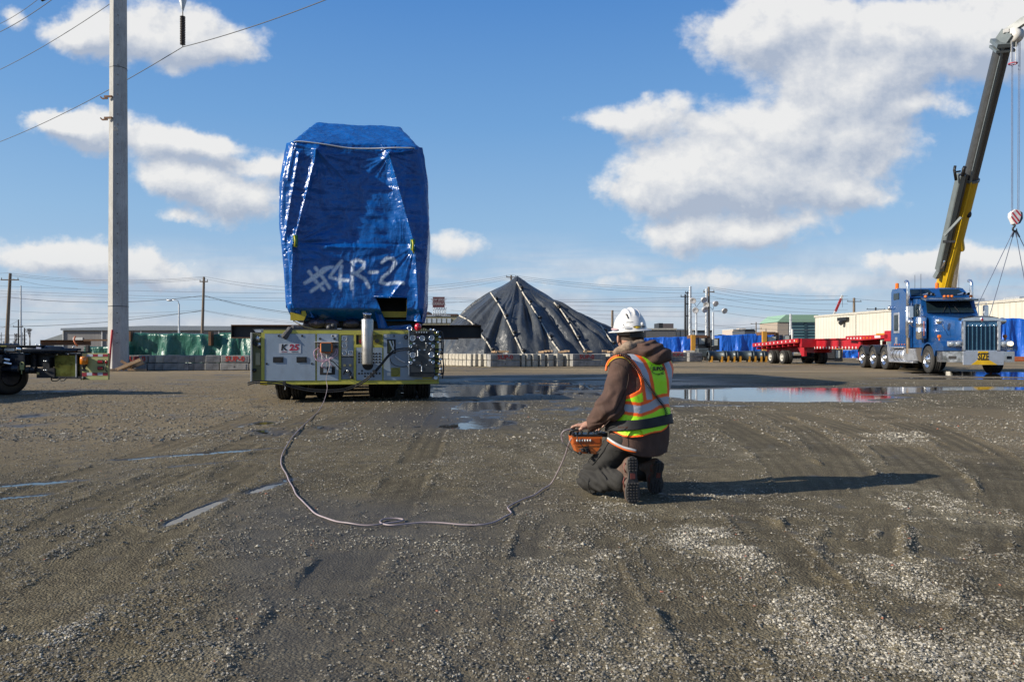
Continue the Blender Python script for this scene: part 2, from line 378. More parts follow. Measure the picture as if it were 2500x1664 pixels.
def fields(x, y):
    """height and masks of the ground at the points"""
    D = np.maximum(y, 0.5)
    h = 0.010 * fbm(x * 0.6, y * 0.6, 3, 1)
    near = np.exp(-(D / 8.0) ** 2)
    h = h + 0.016 * fbm(x * 5, y * 5, 4, 5) * (0.16 + 0.84 * near)
    h = h + 0.009 * fbm(x * 34, y * 34, 2, 9) * np.exp(-(D / 4.5) ** 2)
    tr = np.zeros(x.shape)
    for (pts, hw, dep, pitch) in TRK:
        xs = [p[0] for p in pts]; ys = [p[1] for p in pts]
        m = (x > min(xs) - .6) & (x < max(xs) + .6) & (y > min(ys) - .6) & (y < max(ys) + .6)
        if not m.any(): continue
        d, lat, al, L = seg_dist(x[m], y[m], pts)
        band = sm(d, hw * 1.15, hw * 0.8) * sm(al, 0, .9) * sm(L - al, 0, 1.1)
        lug = np.sin(al * 2 * math.pi / pitch + np.sign(lat) * np.abs(lat) * 9)
        rib = np.abs(np.sin(lat / hw * math.pi * 2.0))
        edge = np.exp(-((d - hw) / 0.035) ** 2)
        brk = sm(fbm(x[m] * 2.2, y[m] * 2.2, 2, 33), -0.3, 0.0)
        gro = np.abs(np.sin(lat / .058 * math.pi * .5)) ** .7; dep = dep * 1.5
        dz = (-dep * 0.9 * band + dep * 0.75 * band * gro * (.75 + .25 * lug) + dep * 0.8 * edge * (0.5 + vn(x[m] * 9, y[m] * 9, 4))) * brk
        h[m] += dz; tr[m] = np.maximum(tr[m], band * brk * (1 - .8 * gro))
    # basins
    nz = fbm(x * 0.9, y * 0.9, 4, 21); nz2 = fbm(x * 0.35, y * 1.6, 4, 22)
    pud = blob(x, y, 5.6, 16.3, 2.6, 2.4, -0.1) + blob(x, y, 4.0, 16.6, 1.2, 1.3) + blob(x, y, 7.9, 17.6, 1.7, 1.1) + blob(x, y, 10.6, 18.6, 2.6, .85) + blob(x, y, 13.4, 18.8, 1.6, .6)
    pud = pud + 1.15 * blob(x, y, 18.8, 29.2, 3.4, 2.6) + blob(x, y, 14.5, 24.6, 3.0, .5) + blob(x, y, 20.6, 26.5, 4.0, 1.2)
    pud = pud + 0.66 * blob(x, y, -.4, 17.4, 2.0, 1.3) + 0.60 * blob(x, y, 0.4, 19.8, 3.0, 2.2) + 1.0 * vn(x * .5, y * 2.6, 71) * blob(x, y, 0.2, 18.2, 3.2, 3.6) + .65 * blob(x, y, -1.2, 16.2, .8, .7)
    pud = pud + 0.66 * pxblob(x, y, 1180, 1010, 85, 40) + .35 * pxblob(x, y, 1130, 985, 80, 12)
    pud = pud + .9 * pxblob(x, y, 645, 1031, 30, 5) + 0.85 * blob(x, y, -1.93, 4.62, .055, .42, -0.06) + .5 * blob(x, y, -1.75, 5.5, .07, .35, -.2)
    pud = pud + .9 * blob(x, y, -3.6, 5.55, .4, .08, .5) + .7 * blob(x, y, -3.4, 5.05, .3, .05, .5) + .7 * blob(x, y, -2.9, 7.2, .8, .08, .6) + .55 * blob(x, y, -2.7, 6.5, .5, .05, .6) + .5 * blob(x, y, -11, 31, 4, .35)
    nz3 = fbm(x * 5, y * 2.2, 4, 27) * .5 * sm(-x, -3, -1.5)
    nn = np.where(D > 8, nz * 0.6 + nz2 * .45 + nz3, fbm(x * 7, y * 7, 3, 25) * .55)
    pm = sm(pud + nn, 0.42, 0.62)
    nearp = sm(pud + nn * .3, .02, .38); h = h * (1 - nearp) + (WZ + .0035 + .22 * np.abs(h)) * nearp
    h = np.where(pm < .35, np.maximum(h, WZ + .0025), h); h = h * (1 - pm) + (WZ - .012 * np.clip(D / 9, .3, 1.6)) * pm
    wet = np.clip(sm(pud + nn * .8, 0.10, 0.5), 0, 1)
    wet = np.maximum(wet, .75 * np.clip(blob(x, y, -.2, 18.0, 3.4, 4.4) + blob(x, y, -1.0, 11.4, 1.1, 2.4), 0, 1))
    wet = np.maximum(wet, .85 * np.clip(blob(x, y, 1.6, 22.0, 5.2, 7.0) * 1.3, 0, 1) * sm(fbm(x * .6, y * 1.2, 3, 91), -.45, .1))  # damp patch spread over the load's cast shadow, painting that shade darker
    wet = np.maximum(wet, .55 * sm(fbm(x * .5 + y * .25, y * .22, 3, 41), .05, .4) * sm(-x + 1.2, 0, 2) * sm(D, 16, 8))
    # light dry gravel
    lg = 0
    for (px, py, rx, ry, w) in [(1990, 1500, 170, 75, 1), (2120, 1570, 200, 60, 1), (2360, 1620, 190, 70, 1), (1470, 1410, 90, 90, .8), (1330, 1440, 60, 110, .7), (2420, 1290, 130, 60, .9), (1740, 1340, 120, 60, .6), (1880, 1380, 120, 60, .8), (2180, 1390, 130, 36, .8), (2300, 1450, 150, 40, .8), (1510, 1235, 90, 22, .7), (1650, 1240, 120, 24, .5),
                                (1100, 1370, 70, 70, .5), (960, 1320, 90, 40, .3), (965, 1290, 70, 14, .6), (1700, 1150, 60, 40, .4), (1850, 1110, 110, 20, .6), (2250, 1060, 180, 20, .5), (1390, 1120, 40, 60, .4), (900, 1560, 260, 90, .35), (1500, 1620, 160, 60, .6), (2280, 1180, 130, 40, .5), (1650, 1010, 90, 14, .6)]:
        lg = lg + w * pxblob(x, y, px, py, rx, ry)
    ln = fbm(x * 2.6, y * 1.5, 4, 51)
    lg = np.clip(sm(lg * 1.05 + ln * 1.2 + .7 * fbm(x * 11, y * 7, 3, 53), 0.2, 1.1), 0, 1) * (1 - wet)
    lg = np.maximum(lg, .28 * sm(ln, 0.05, .5)) * (1 - .8 * tr)
    tan = sm(y, 19, 34) * (0.75 + fbm(x * .12, y * .5, 3, 61)) + .45 * sm(-x, 1.5, 4.5) * sm(y, 5, 9) * (1 - sm(y, 19, 34))
    tan = tan + .35 * sm(x, 2, 5) * sm(y, 6, 8) * (1 - sm(y, 11, 14)) * (1 - tr)
    return h, wet, lg, np.clip(tan, 0, 1), tr
def make_ground():
    tj = np.concatenate([[-400, -80, -25, -9, -4, -2.2, -1.4, -1.05, -.88], np.linspace(-.76, .76, 860), [.88, 1.05, 1.4, 2.2, 4, 9, 25, 80, 400]])
    rows = [-400, -60, -15, -4, -1, 0.4, 1.2, 1.8]
    d = 2.1
    while d < 75:
        rows.append(d); d += max(0.007, d * (0.0036 + 0.00006 * d))
    while d < 6500: rows.append(d); d *= 1.25
    rows = np.array(rows); sD = np.maximum(rows, 2.1)
    X = tj[None, :] * sD[:, None]; Y = np.repeat(rows[:, None], len(tj), 1)
    far = (Y > 90) | (Y < 1) | (np.abs(X) > 70)
    h, wet, lg, tan, tr = fields(X, Y)
    z = np.where(far, -0.0, h)
    nr, nc = X.shape
    vs = np.stack([X, Y, z], -1).reshape(-1, 3)
    idx = np.arange(nr * nc).reshape(nr, nc)
    fs = np.stack([idx[:-1, :-1], idx[:-1, 1:], idx[1:, 1:], idx[1:, :-1]], -1).reshape(-1, 4)
    m = bpy.data.materials.new('gravel_ground'); m.use_nodes = True; nt = m.node_tree; b = nt.nodes['Principled BSDF']
    o = obj_np('ground', vs, fs, m); tag(o, 'dark wet gravel yard with tyre tracks and puddles', kind='structure')
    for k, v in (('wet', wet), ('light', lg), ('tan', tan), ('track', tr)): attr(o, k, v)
    A = lambda k: N(nt, 'ShaderNodeAttribute', attribute_name=k).outputs['Fac']
    v = N(nt, 'ShaderNodeTexCoord').outputs['Object']
    n_big = N(nt, 'ShaderNodeTexNoise', inp={'Vector': v, 'Scale': 0.55, 'Detail': 6.0, 'Roughness': 0.6}).outputs['Fac']
    n_mid = N(nt, 'ShaderNodeTexNoise', inp={'Vector': v, 'Scale': 7.0, 'Detail': 6.0, 'Roughness': 0.65}).outputs['Fac']
    n_fine = N(nt, 'ShaderNodeTexNoise', inp={'Vector': v, 'Scale': 90.0, 'Detail': 3.0, 'Roughness': 0.7}).outputs['Fac']
    v1 = N(nt, 'ShaderNodeTexVoronoi', inp={'Vector': v, 'Scale': 95.0, 'Randomness': 1.0})
    v2 = N(nt, 'ShaderNodeTexVoronoi', inp={'Vector': v, 'Scale': 42.0, 'Randomness': 1.0})
    cell1 = N(nt, 'ShaderNodeSeparateColor', inp={0: v1.outputs['Color']}).outputs[0]
    cell2 = N(nt, 'ShaderNodeSeparateColor', inp={0: v2.outputs['Color']}).outputs[1]
    base = MIX(nt, MR(nt, n_big, 0.35, 0.65), (0.100, 0.086, 0.060), (0.168, 0.145, 0.100))
    base = MIX(nt, MR(nt, n_mid, 0.35, 0.7), base, (0.205, 0.178, 0.120))
    damp = N(nt, 'ShaderNodeTexNoise', inp={'Vector': V_(nt, 'MULTIPLY', v, (1.0, .55, 1.0)), 'Scale': 1.1, 'Detail': 7.0, 'Roughness': 0.62, 'Distortion': .6}).outputs['Fac']
    base = MIX(nt, M_(nt, 'MULTIPLY', MR(nt, damp, 0.48, 0.66), 0.55), base, (0.062, 0.056, 0.045))
    base = MIX(nt, A('tan'), base, (0.42, 0.335, 0.225))
    # single stones, lighter or darker than the fines round them
    stone = MIX(nt, cell1, (0.07, 0.064, 0.052), (0.46, 0.42, 0.32))
    s1 = M_(nt, 'MULTIPLY', MR(nt, v1.outputs['Distance'], 0.55, 0.35), MR(nt, M_(nt, 'MULTIPLY_ADD', A('light'), 0.5, cell1), 0.66, 0.80))
    base = MIX(nt, M_(nt, 'MULTIPLY', s1, 0.65), base, stone)
    s2 = M_(nt, 'MULTIPLY', MR(nt, v2.outputs['Distance'], 0.5, 0.3), MR(nt, M_(nt, 'MULTIPLY_ADD', A('light'), 0.55, cell2), 0.92, 1.0))
    base = MIX(nt, M_(nt, 'MULTIPLY', s2, 0.8), base, MIX(nt, cell1, (0.22, 0.20, 0.155), (0.55, 0.50, 0.40)))
    base = MIX(nt, M_(nt, 'MULTIPLY', A('light'), M_(nt, 'MULTIPLY', MR(nt, n_mid, 0.3, 0.7), 0.42)), base, (0.44, 0.40, 0.30))
    base = MIX(nt, M_(nt, 'MULTIPLY', A('track'), 0.55), base, (0.055, 0.048, 0.036))
    base = MIX(nt, M_(nt, 'MULTIPLY', n_fine, 0.5), base, (0.05, 0.043, 0.032))
    base = MIX(nt, M_(nt, 'MULTIPLY', A('wet'), 0.82), base, (0.030, 0.027, 0.024))  # darkens wet ground, and with it the painted-in load shadow
    base = MIX(nt, 1.0, base, (.80, .765, .69), 'MULTIPLY')
    nt.links.new(base, b.inputs['Base Color'])
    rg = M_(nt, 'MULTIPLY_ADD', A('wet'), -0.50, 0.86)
    rg = M_(nt, 'MULTIPLY_ADD', M_(nt, 'SUBTRACT', n_fine, 0.5), 0.35, rg, clamp=True)
    nt.links.new(rg, b.inputs['Roughness']); nt.links.new(M_(nt, 'MULTIPLY_ADD', A('wet'), .45, .10), b.inputs['Specular IOR Level'])
    hgt = M_(nt, 'MULTIPLY_ADD', M_(nt, 'SUBTRACT', 1.0, v1.outputs['Distance']), 0.5, M_(nt, 'MULTIPLY', n_fine, 0.5))
    hgt = M_(nt, 'MULTIPLY_ADD', M_(nt, 'SUBTRACT', 1.0, v2.outputs['Distance']), M_(nt, 'MULTIPLY', s2, 1.0), hgt)
    bd = N(nt, 'ShaderNodeBump', inp={'Distance': 0.012, 'Height': hgt}); nt.links.new(M_(nt, 'MULTIPLY_ADD', A('wet'), -.75, 1.0), bd.inputs['Strength'])
    nt.links.new(bd.outputs[0], b.inputs['Normal'])
    return o
ground = make_ground()
# water lies at one level, the ground dips below it
wm = bpy.data.materials.new('puddle_water'); wm.use_nodes = True; _b = wm.node_tree.nodes['Principled BSDF']
_b.inputs['Base Color'].default_value = (0.035, 0.032, 0.027, 1); _b.inputs['Roughness'].default_value = 0.03; _b.inputs['IOR'].default_value = 1.33
_n = N(wm.node_tree, 'ShaderNodeTexNoise', inp={'Vector': N(wm.node_tree, 'ShaderNodeTexCoord').outputs['Object'], 'Scale': 7.0, 'Detail': 3.0})
_bb = N(wm.node_tree, 'ShaderNodeBump', inp={'Strength': 0.25, 'Distance': 0.004, 'Height': _n.outputs['Fac']}); wm.node_tree.links.new(_bb.outputs[0], _b.inputs['Normal'])
for (lb, x0, x1, y0, y1) in [('long bright puddle mirroring the sky and the red trailer', 2.0, 16.0, 12.5, 21.4), ('blue mirroring puddle under the truck front', 10.0, 27.0, 21.9, 34.0),
                             ('broken dark puddles in the shadow of the load', -4.6, 1.9, 14.6, 23.0), ('thin puddle in front of the transporter', -1.6, 0.4, 8.6, 14.0),
                             ('small bright puddle left of the cable', -4.6, -2.4, 9.0, 11.2), ('streak of water in a wheel rut', -2.4, -1.2, 3.9, 6.2), ('water lying in ruts at the left edge', -5.6, -2.42, 4.6, 8.6), ('shallow puddle near the concrete blocks', -17, -7.5, 29.4, 32.6)]:
    w = MB(); w.quad((x0, y0, WZ), (x1, y0, WZ), (x1, y1, WZ), (x0, y1, WZ)); w = w.build('puddle', wm); tag(w, lb, kind='structure')
# loose stones
def pebbles():
    bm = bmesh.new(); bmesh.ops.create_icosphere(bm, subdivisions=1, radius=1); iv = np.array([v.co[:] for v in bm.verts]); ifc = np.array([[v.index for v in f.verts] for f in bm.faces]); bm.free()
    ov = np.array([(1, 0, 0), (0, 1, 0), (-1, 0, 0), (0, -1, 0), (0, 0, 1), (0, 0, -1)], float); of = np.array([(0, 1, 4), (1, 2, 4), (2, 3, 4), (3, 0, 4), (1, 0, 5), (2, 1, 5), (3, 2, 5), (0, 3, 5)])
    m = bpy.data.materials.new('loose_stone'); m.use_nodes = True; nt = m.node_tree; b = nt.nodes['Principled BSDF']
    a = N(nt, 'ShaderNodeAttribute', attribute_name='tone').outputs['Fac']
    cr = nt.nodes.new('ShaderNodeValToRGB'); nt.links.new(a, cr.inputs[0]); e = cr.color_ramp.elements
    e[0].position = 0; e[0].color = (.06, .055, .048, 1); e[1].position = 1.0; e[1].color = (.34, .12, .07, 1)
    for p, c in ((.45, (.13, .118, .09)), (.62, (.19, .17, .135)), (.90, (.48, .44, .355)), (.985, (.60, .55, .45))):
        q = e.new(p); q.color = (*c, 1)
    n = N(nt, 'ShaderNodeTexNoise', inp={'Vector': N(nt, 'ShaderNodeTexCoord').outputs['Object'], 'Scale': 300.0, 'Detail': 2.0})
    nt.links.new(MIX(nt, M_(nt, 'MULTIPLY', n.outputs['Fac'], .25), cr.outputs[0], (.12, .105, .08)), b.inputs['Base Color']); b.inputs['Roughness'].default_value = .8
    for (cnt, dmin, dmax, vv, ff, s0, s1, pw) in [(42000, 2.2, 4.2, iv, ifc, .0020, .0070, 1.0), (60000, 3.6, 9.0, ov, of, .0032, .0095, 1.0), (26000, 8.0, 22.0, ov, of, .008, .02, 1.0)]:
        k = cnt * 4
        D = np.exp(rng.uniform(math.log(dmin), math.log(dmax), k)); X = rng.uniform(-.78, .78, k) * D
        h, wet, lg, tan, tr = fields(X, D)
        keep = rng.random(k) < (0.26 + .62 * lg + .15 * tan) * (1 - .9 * wet) * (1 - .5 * tr)
        keep &= (h > WZ + .004)
        ii = np.where(keep)[0][:cnt]; X, D, h, lg = X[ii], D[ii], h[ii], lg[ii]; n_ = len(ii)
        s = s0 + (s1 - s0) * rng.random(n_) ** 3.0; big = rng.random(n_) > .996; s = np.where(big, s * 1.7, s)
        ang = rng.uniform(0, 6.28, n_); ca, sa = np.cos(ang), np.sin(ang)
        sc = np.stack([s * rng.uniform(.8, 1.5, n_), s * rng.uniform(.7, 1.1, n_), s * rng.uniform(.45, .8, n_)], -1)
        V = vv[None] * sc[:, None] * rng.uniform(.75, 1.2, (n_, len(vv), 1))
        x = V[..., 0] * ca[:, None] - V[..., 1] * sa[:, None] + X[:, None]; y = V[..., 0] * sa[:, None] + V[..., 1] * ca[:, None] + D[:, None]; z = V[..., 2] + (h + s * .25)[:, None]
        vs = np.stack([x, y, z], -1).reshape(-1, 3); fs = (ff[None] + (np.arange(n_) * len(vv))[:, None, None]).reshape(-1, 3)
        o = obj_np('loose_gravel', vs, fs, m, smooth=False); tag(o, 'loose light and dark stones scattered over the yard', kind='stuff')
        tone = np.clip(rng.random(n_) ** .8 * .80 + lg * .20, 0, .97); tone = np.where(rng.random(n_) > .997, 1.0, tone)
        attr(o, 'tone', np.repeat(tone, len(vv)))
pebbles()
# ---------------------------------------------------------------- shared materials
concrete = mm('concrete', (.40, .38, .34), .85, var=.2, nscale=1.5, bump=.01, bscale=25, dirt=.5, dirtcol=(.16, .145, .12))
block_m = mm('block_concrete', (.50, .46, .38), .9, var=.18, nscale=3, bump=.008, bscale=18, dirt=.45, dirtcol=(.20, .18, .14))
block_g = mm('block_concrete_grey', (.30, .29, .275), .9, var=.22, nscale=3, bump=.008, bscale=18, dirt=.55, dirtcol=(.13, .12, .10))
wood_m = mm('weathered_pole_wood', (.22, .17, .125), .85, var=.25, nscale=6, bump=.01, bscale=30)
lumber_m = mm('pale_lumber', (.55, .36, .20), .75, var=.2, nscale=8, bump=.004, bscale=40)
rust_m = mm('rusty_steel', (.20, .095, .045), .75, .2, var=.3, nscale=3, bump=.004, bscale=40, dirt=.5, dirtcol=(.08, .045, .03))
beam_dark = mm('dark_mill_steel', (.035, .035, .038), .5, .3, var=.3, nscale=2, bump=.002, dirt=.4, dirtcol=(.07, .045, .03))
black_m = mm('black_rubber', (.022, .022, .022), .6, var=.2)
dark_m = mm('dark_steel', (.03, .032, .036), .45, .4, var=.3, nscale=6, dirt=.3, dirtcol=(.06, .05, .04))
galv = mm('galvanised_steel', (.50, .52, .54), .45, .6, var=.15, nscale=5)
wire_m = mm('wire', (.10, .105, .11), .6, .3)
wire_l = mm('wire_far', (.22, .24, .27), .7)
white_paint = mm('white_paint', (.76, .75, .71), .5, var=.06, dirt=.25, dirtcol=(.4, .37, .3))
orange_p = mm('orange_paint', (.62, .13, .03), .5, var=.1, dirt=.2)
yellow_p = mm('yellow_orange_paint', (.62, .30, .03), .5, var=.1, dirt=.25)
red_spray = mm('red_spray_paint', (.50, .035, .02), .8, var=.2, nscale=20)
asph = mm('grey_siding', (.265, .25, .245), .6, var=.05)
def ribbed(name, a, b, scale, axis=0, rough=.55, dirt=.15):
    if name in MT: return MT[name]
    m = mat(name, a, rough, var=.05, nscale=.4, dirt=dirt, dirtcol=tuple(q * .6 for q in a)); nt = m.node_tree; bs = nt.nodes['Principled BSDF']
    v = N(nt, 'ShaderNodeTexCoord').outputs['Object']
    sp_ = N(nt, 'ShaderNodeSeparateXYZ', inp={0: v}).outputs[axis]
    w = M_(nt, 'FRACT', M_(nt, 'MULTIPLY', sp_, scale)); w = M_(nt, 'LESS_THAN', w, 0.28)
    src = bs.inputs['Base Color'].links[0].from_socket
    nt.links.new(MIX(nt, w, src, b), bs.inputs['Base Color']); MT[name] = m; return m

# ---------------------------------------------------------------- far buildings
def rects(o, name, m, lst, parent):
    for (a, b, c, d, e, f) in lst: MB().bx(a, b, c, d, e, f).build(name, m, parent)
# grey warehouse on the left
def bldg_left():
    D = 180; s = D / F; x0 = (155 - CX) * s; x1 = (1010 - CX) * s; zt = 1 + 47 * s
    t = thing('warehouse', 'long low grey warehouse with ribbed walls behind the concrete pole', 'warehouse', (x0, D, 0))
    L = x1 - x0
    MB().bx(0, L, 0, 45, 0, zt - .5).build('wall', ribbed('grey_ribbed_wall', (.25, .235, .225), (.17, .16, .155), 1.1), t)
    m = MB(); m.prism([(-.4, zt - .5), (L + .4, zt - .5), (L + .4, zt + .25), (L * .25, zt + .6), (-.4, zt)], 'y', -.5, 45.5); m.build('roof', mm('blue_grey_roof', (.25, .29, .33), .5), t)
    for k in range(10): MB().bx(k * L / 9 - .1, k * L / 9 + .1, -.25, -.02, 0, zt - .6).build('downpipe', white_paint, t)
    MB().bx(2.2, 4.6, -.12, -.03, 2.7, 3.4).build('notice_board', white_paint, t)
    w = 75 * s
    m = MB(); m.prism([(-w, 0), (-.05, 0), (-.05, zt - .4), (-w, 1 + 18 * s)], 'y', 4, 40); m.build('side_shed', mm('pale_grey_gable', (.30, .33, .34), .6), t)
bldg_left()
def bldg_white():
    a = Vector((57.6, 144, 0)); d = Vector((.1, -1, 0)).normalized(); ang = math.atan2(d.y, d.x); L = 80
    t = thing('white_warehouse', 'long cream white ribbed warehouse behind the blue truck', 'warehouse', a, ang)
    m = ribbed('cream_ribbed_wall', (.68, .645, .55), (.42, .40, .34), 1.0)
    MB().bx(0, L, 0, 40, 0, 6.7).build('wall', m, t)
    MB().bx(-.2, L + .2, -.15, 40.2, 6.7, 7.05).build('roof_trim', mm('trim_cream', (.55, .52, .45), .6), t)
    for k in (14, 36, 58): MB().bx(k, k + .18, -.12, -.02, 0, 6.7).build('wall_joint', mm('trim_cream'), t)
    MB().bx(9, 12, -.6, -.05, 5.7, 6.3).cyl((10.5, -.3, 5.6), (10.5, -.9, 5.2), .4, n=10).build('wall_light', dark_m, t)
    MB().cyl((31, 4, 7), (31, 4, 9.6), 1.1, n=14).build('chimney', mm('chimney_red', (.24, .09, .06), .8), t)
    MB().bx(33, 37, 3, 6, 7, 8.0).build('roof_unit', galv, t)
    for k in range(6): MB().bx(20 + k * 9, 23 + k * 9, 8, 11, 7.05, 8.0).build('roof_unit', galv, t)
bldg_white()
def bldg_green():
    D = 420; s = D / F; X = lambda p: (p - CX) * s; Z = lambda y: 1 + (HY - y) * s
    t = thing('office_building', 'green roofed glass office block far behind the red trailer', 'office building', (X(1945), D, 0))
    o = X(1945)
    MB().bx(X(1898) - o, X(1925) - o, 0, 30, 0, Z(786)).bx(X(1925) - o + .1, X(1945) - o, 2, 30, 0, Z(800)).build('wall', mm('tan_office_wall', (.42, .35, .28), .8), t)
    MB().bx(X(1925) - o + .05, X(2010) - o, .6, 30, 0, Z(783) - .05).build('glass_front', mm('office_glass', (.03, .09, .12), .15, .3), t)
    for k in range(8):
        y = 790 + k * 7.2; MB().bx(X(1926) - o, X(2010) - o, .3, .62, Z(y), Z(y - 2.6)).build('window_band', mm('office_band', (.13, .25, .27), .35), t)
    MB().bx(X(1964) - o, X(1970) - o, .05, .28, 0, Z(774)).build('stair_tower', mm('office_dark', (.02, .06, .08), .2), t)
    m = MB(); x0, x1 = X(1896) - o, X(2010) - o
    m.prism([(x0, Z(786) + .02), (x1, Z(786) + .02), (x1 - 3, Z(768)), (x0 + 5, Z(768))], 'y', -.5, 30); m.build('roof', mm('green_copper_roof', (.30, .48, .34), .6), t)
bldg_green()
def simple_b(lb, px0, px1, py, D, wallm, roofm=None, units=(), bands=(), depth=20, rz=0, name='building', cat='building'):
    s = D / F; x0 = (px0 - CX) * s; w = (px1 - px0) * s; z = 1 + (HY - py) * s
    t = thing(name, lb, cat, (x0, D, 0), rz)
    MB().bx(0, w, 0, depth, 0, z - .3).build('wall', wallm, t)
    MB().bx(-.15, w + .15, -.2, depth, z - .3, z).build('roof', roofm or white_paint, t)
    for (a, b, c, m) in units: MB().bx((a - px0) * s, (b - px0) * s, 1, 6, z, 1 + (HY - c) * s).build('roof_unit', m, t)
    for (a, b, c, d, m) in bands: MB().bx((a - px0) * s, (b - px0) * s, -.12, -.02, 1 + (HY - d) * s, 1 + (HY - c) * s).build('window', m, t)
    return t
dkwin = mm('dark_window', (.03, .045, .06), .2)
simple_b('flat grey shed with pale fascia behind the hard hat', 1400, 1650, 801, 150, mm('dark_shed', (.13, .13, .135), .6), mm('fascia', (.50, .48, .42), .6), [(1611, 1621, 788, dark_m), (1621, 1647, 789, mm('unit_brown', (.12, .10, .10), .7))], [(1570, 1571.5, 803, 845, white_paint)])
simple_b('pale panelled shed beside the dark utility pole', 1651, 1692, 803, 152, mm('pale_panels', (.52, .50, .46), .7), None, (), [(1661, 1662, 804, 845, dark_m), (1672, 1673, 804, 845, dark_m)])
simple_b('blue grey low building behind the floodlight masts', 1694, 1738, 806, 170, mm('bluegrey_wall', (.20, .25, .30), .6), dark_m)
simple_b('low white depot building on the horizon', 1742, 1800, 818, 300, white_paint)
simple_b('beige stepped office far behind the blue tarped stack', 1790, 1822, 803, 380, mm('beige_wall', (.55, .47, .40), .8), None, [(1806, 1822, 801, mm('beige_wall'))], [(1804, 1808, 806, 816, dkwin)])
simple_b('dark flat roofed block beside the beige office', 1818, 1846, 806, 360, mm('dark_office', (.08, .09, .11), .6), dark_m, [(1822, 1844, 803, dark_m)])
simple_b('glass canopy shed between the office and the white warehouse', 1948, 2000, 838, 135, mm('canopy_grey', (.35, .37, .38), .5), white_paint, depth=8)
simple_b('yellowish building with brown roof beneath the billboard', 1000, 1115, 766, 130, mm('yellowish_wall', (.34, .32, .22), .8), mm('brown_roof', (.10, .06, .05), .7), [(1000, 1045, 760, mm('brown_roof'))], [(1032 + k * 12, 1041 + k * 12, 777, 788, mm('pale_window', (.45, .52, .60), .3)) for k in range(6)])
def billboard():
    D = 128; s = D / F; c = P(1071, 737, D)
    t = thing('billboard', 'dark red billboard with white lettering above the brown roof', 'billboard', (c.x, D, 0), .12)
    w = 29 * s / 2; z0, z1 = 1 + (HY - 750) * s, 1 + (HY - 724.5) * s
    MB().bx(-w, w, -.15, .15, z0, z1).build('board', mm('billboard_red', (.16, .035, .04), .6), t)
    wt = mm('faded_lettering', (.50, .42, .42), .6)
    text_obj('lettering', 'NEW JERSEY', .62, wt, t, (0, -.17, z0 + 1.25), sx=.78, bold=.01)
    text_obj('lettering', 'TERMINAL', .66, wt, t, (0, -.17, z0 + .55), sx=.80, bold=.01)
    m = MB()
    for k in range(8):
        x = -w + k * 2 * w / 7; m.cyl((x, 0, z0 - 1.3), (x + w / 3.5, 0, z0), .05, n=5); m.cyl((x + w / 3.5, 0, z0 - 1.3), (x, 0, z0), .05, n=5)
    m.bx(-w - 1, w + 1, -.1, .1, z0 - 1.5, z0 - 1.3); m.build('lattice_stand', galv, t)
    MB().bx(-.6, .6, -.1, .1, 6.4, z0 - 1.5).build('mast', galv, t)
billboard()

# ---------------------------------------------------------------- poles and wires
def wire(a, b, sag, r=.02, m=None, k=14):
    pts = []
    for i in range(k + 1):
        t = i / k; p = a.lerp(b, t); p.z -= sag * 4 * t * (1 - t); pts.append(p)
    w = MB(); w.tube(pts, r, n=4, cap=False); return w.build('power_line', m or wire_m)
def utility_pole(px, py, D, r, lb, arms=((-.6, 1.6),), m=None, lean=0, grp=None):
    s = D / F; x = (px - CX) * s; zt = 1 + (HY - py) * s
    t = thing('utility_pole', lb, 'utility pole', (x, D, 0), .1, grp)
    MB().cyl((lean, 0, 0), (0, 0, zt), r, r * .7, n=10).build('pole', m or wood_m, t)
    for (dz, w) in arms:
        MB().beam((-w / 2, -.12, zt + dz), (w / 2, -.12, zt + dz), .12, .16).build('crossarm', m or wood_m, t)
        for q in (-.45, 0.02, .45): MB().cyl((q * w, -.12, zt + dz + .08), (q * w, -.12, zt + dz + .32), .05, n=6).build('insulator', dark_m, t)
    return t
UG = 'utility poles beyond the yard'
utility_pole(25, 667, 115, .30, 'brown wooden utility pole with a crossarm at the far left', ((-1.0, 2.6),), lean=-.6, grp=UG)
utility_pole(51, 697, 170, .22, 'slim grey steel pole right of the far left wooden pole', (), galv, grp=UG)
utility_pole(45, 780, 160, .18, 'short dark pole beside the substation gantries', ((-1.5, 2.0),), dark_m, grp=UG)
utility_pole(60, 800, 160, .18, 'stubby dark pole beside the bare tree', (), dark_m, grp=UG)
utility_pole(498, 676, 115, .24, 'wooden utility pole rising behind the green tarped stack', ((-.7, 1.2),), lean=-.35, grp=UG)
utility_pole(1248, 672, 120, .22, 'utility pole whose top shows at the peak of the black pile', ((-.3, 1.6),), grp=UG)
utility_pole(1495, 757, 60, .13, 'short brown post between the pile and the hard hat', (), grp=UG)
utility_pole(1673, 718, 120, .20, 'dark pole leftmost of the pole cluster behind the blue tarps', ((-.4, 1.6),), dark_m, grp=UG)
utility_pole(1678, 712, 125, .14, 'thin lattice like dark pole beside the leftmost cluster pole', ((-.2, .8), (-2, .8), (-4, .6)), dark_m, grp=UG)
utility_pole(1685, 699, 118, .30, 'pale galvanised pole between the dark poles and the floodlights', (), galv, grp=UG)
utility_pole(1725, 705, 118, .28, 'pale half of the tall double pole behind the orange frame', (), galv, grp=UG)
utility_pole(1730, 700, 119, .26, 'brown half of the tall double pole with transformer brackets', ((-.8, 1.8),), grp=UG)
utility_pole(1846, 786, 260, .25, 'far pole with two crossarms above the dark flat roofed block', ((-.6, 4), (-2.2, 4)), grp=UG)
utility_pole(1930, 766, 120, .25, 'concrete coloured pole in front of the glass office', (), galv, grp=UG)
utility_pole(1934, 803, 70, .14, 'white post just right of the pole before the glass office', (), white_paint, grp=UG)
utility_pole(1870, 801, 200, .15, 'thin short pole left of the second orange frame', (), grp=UG)
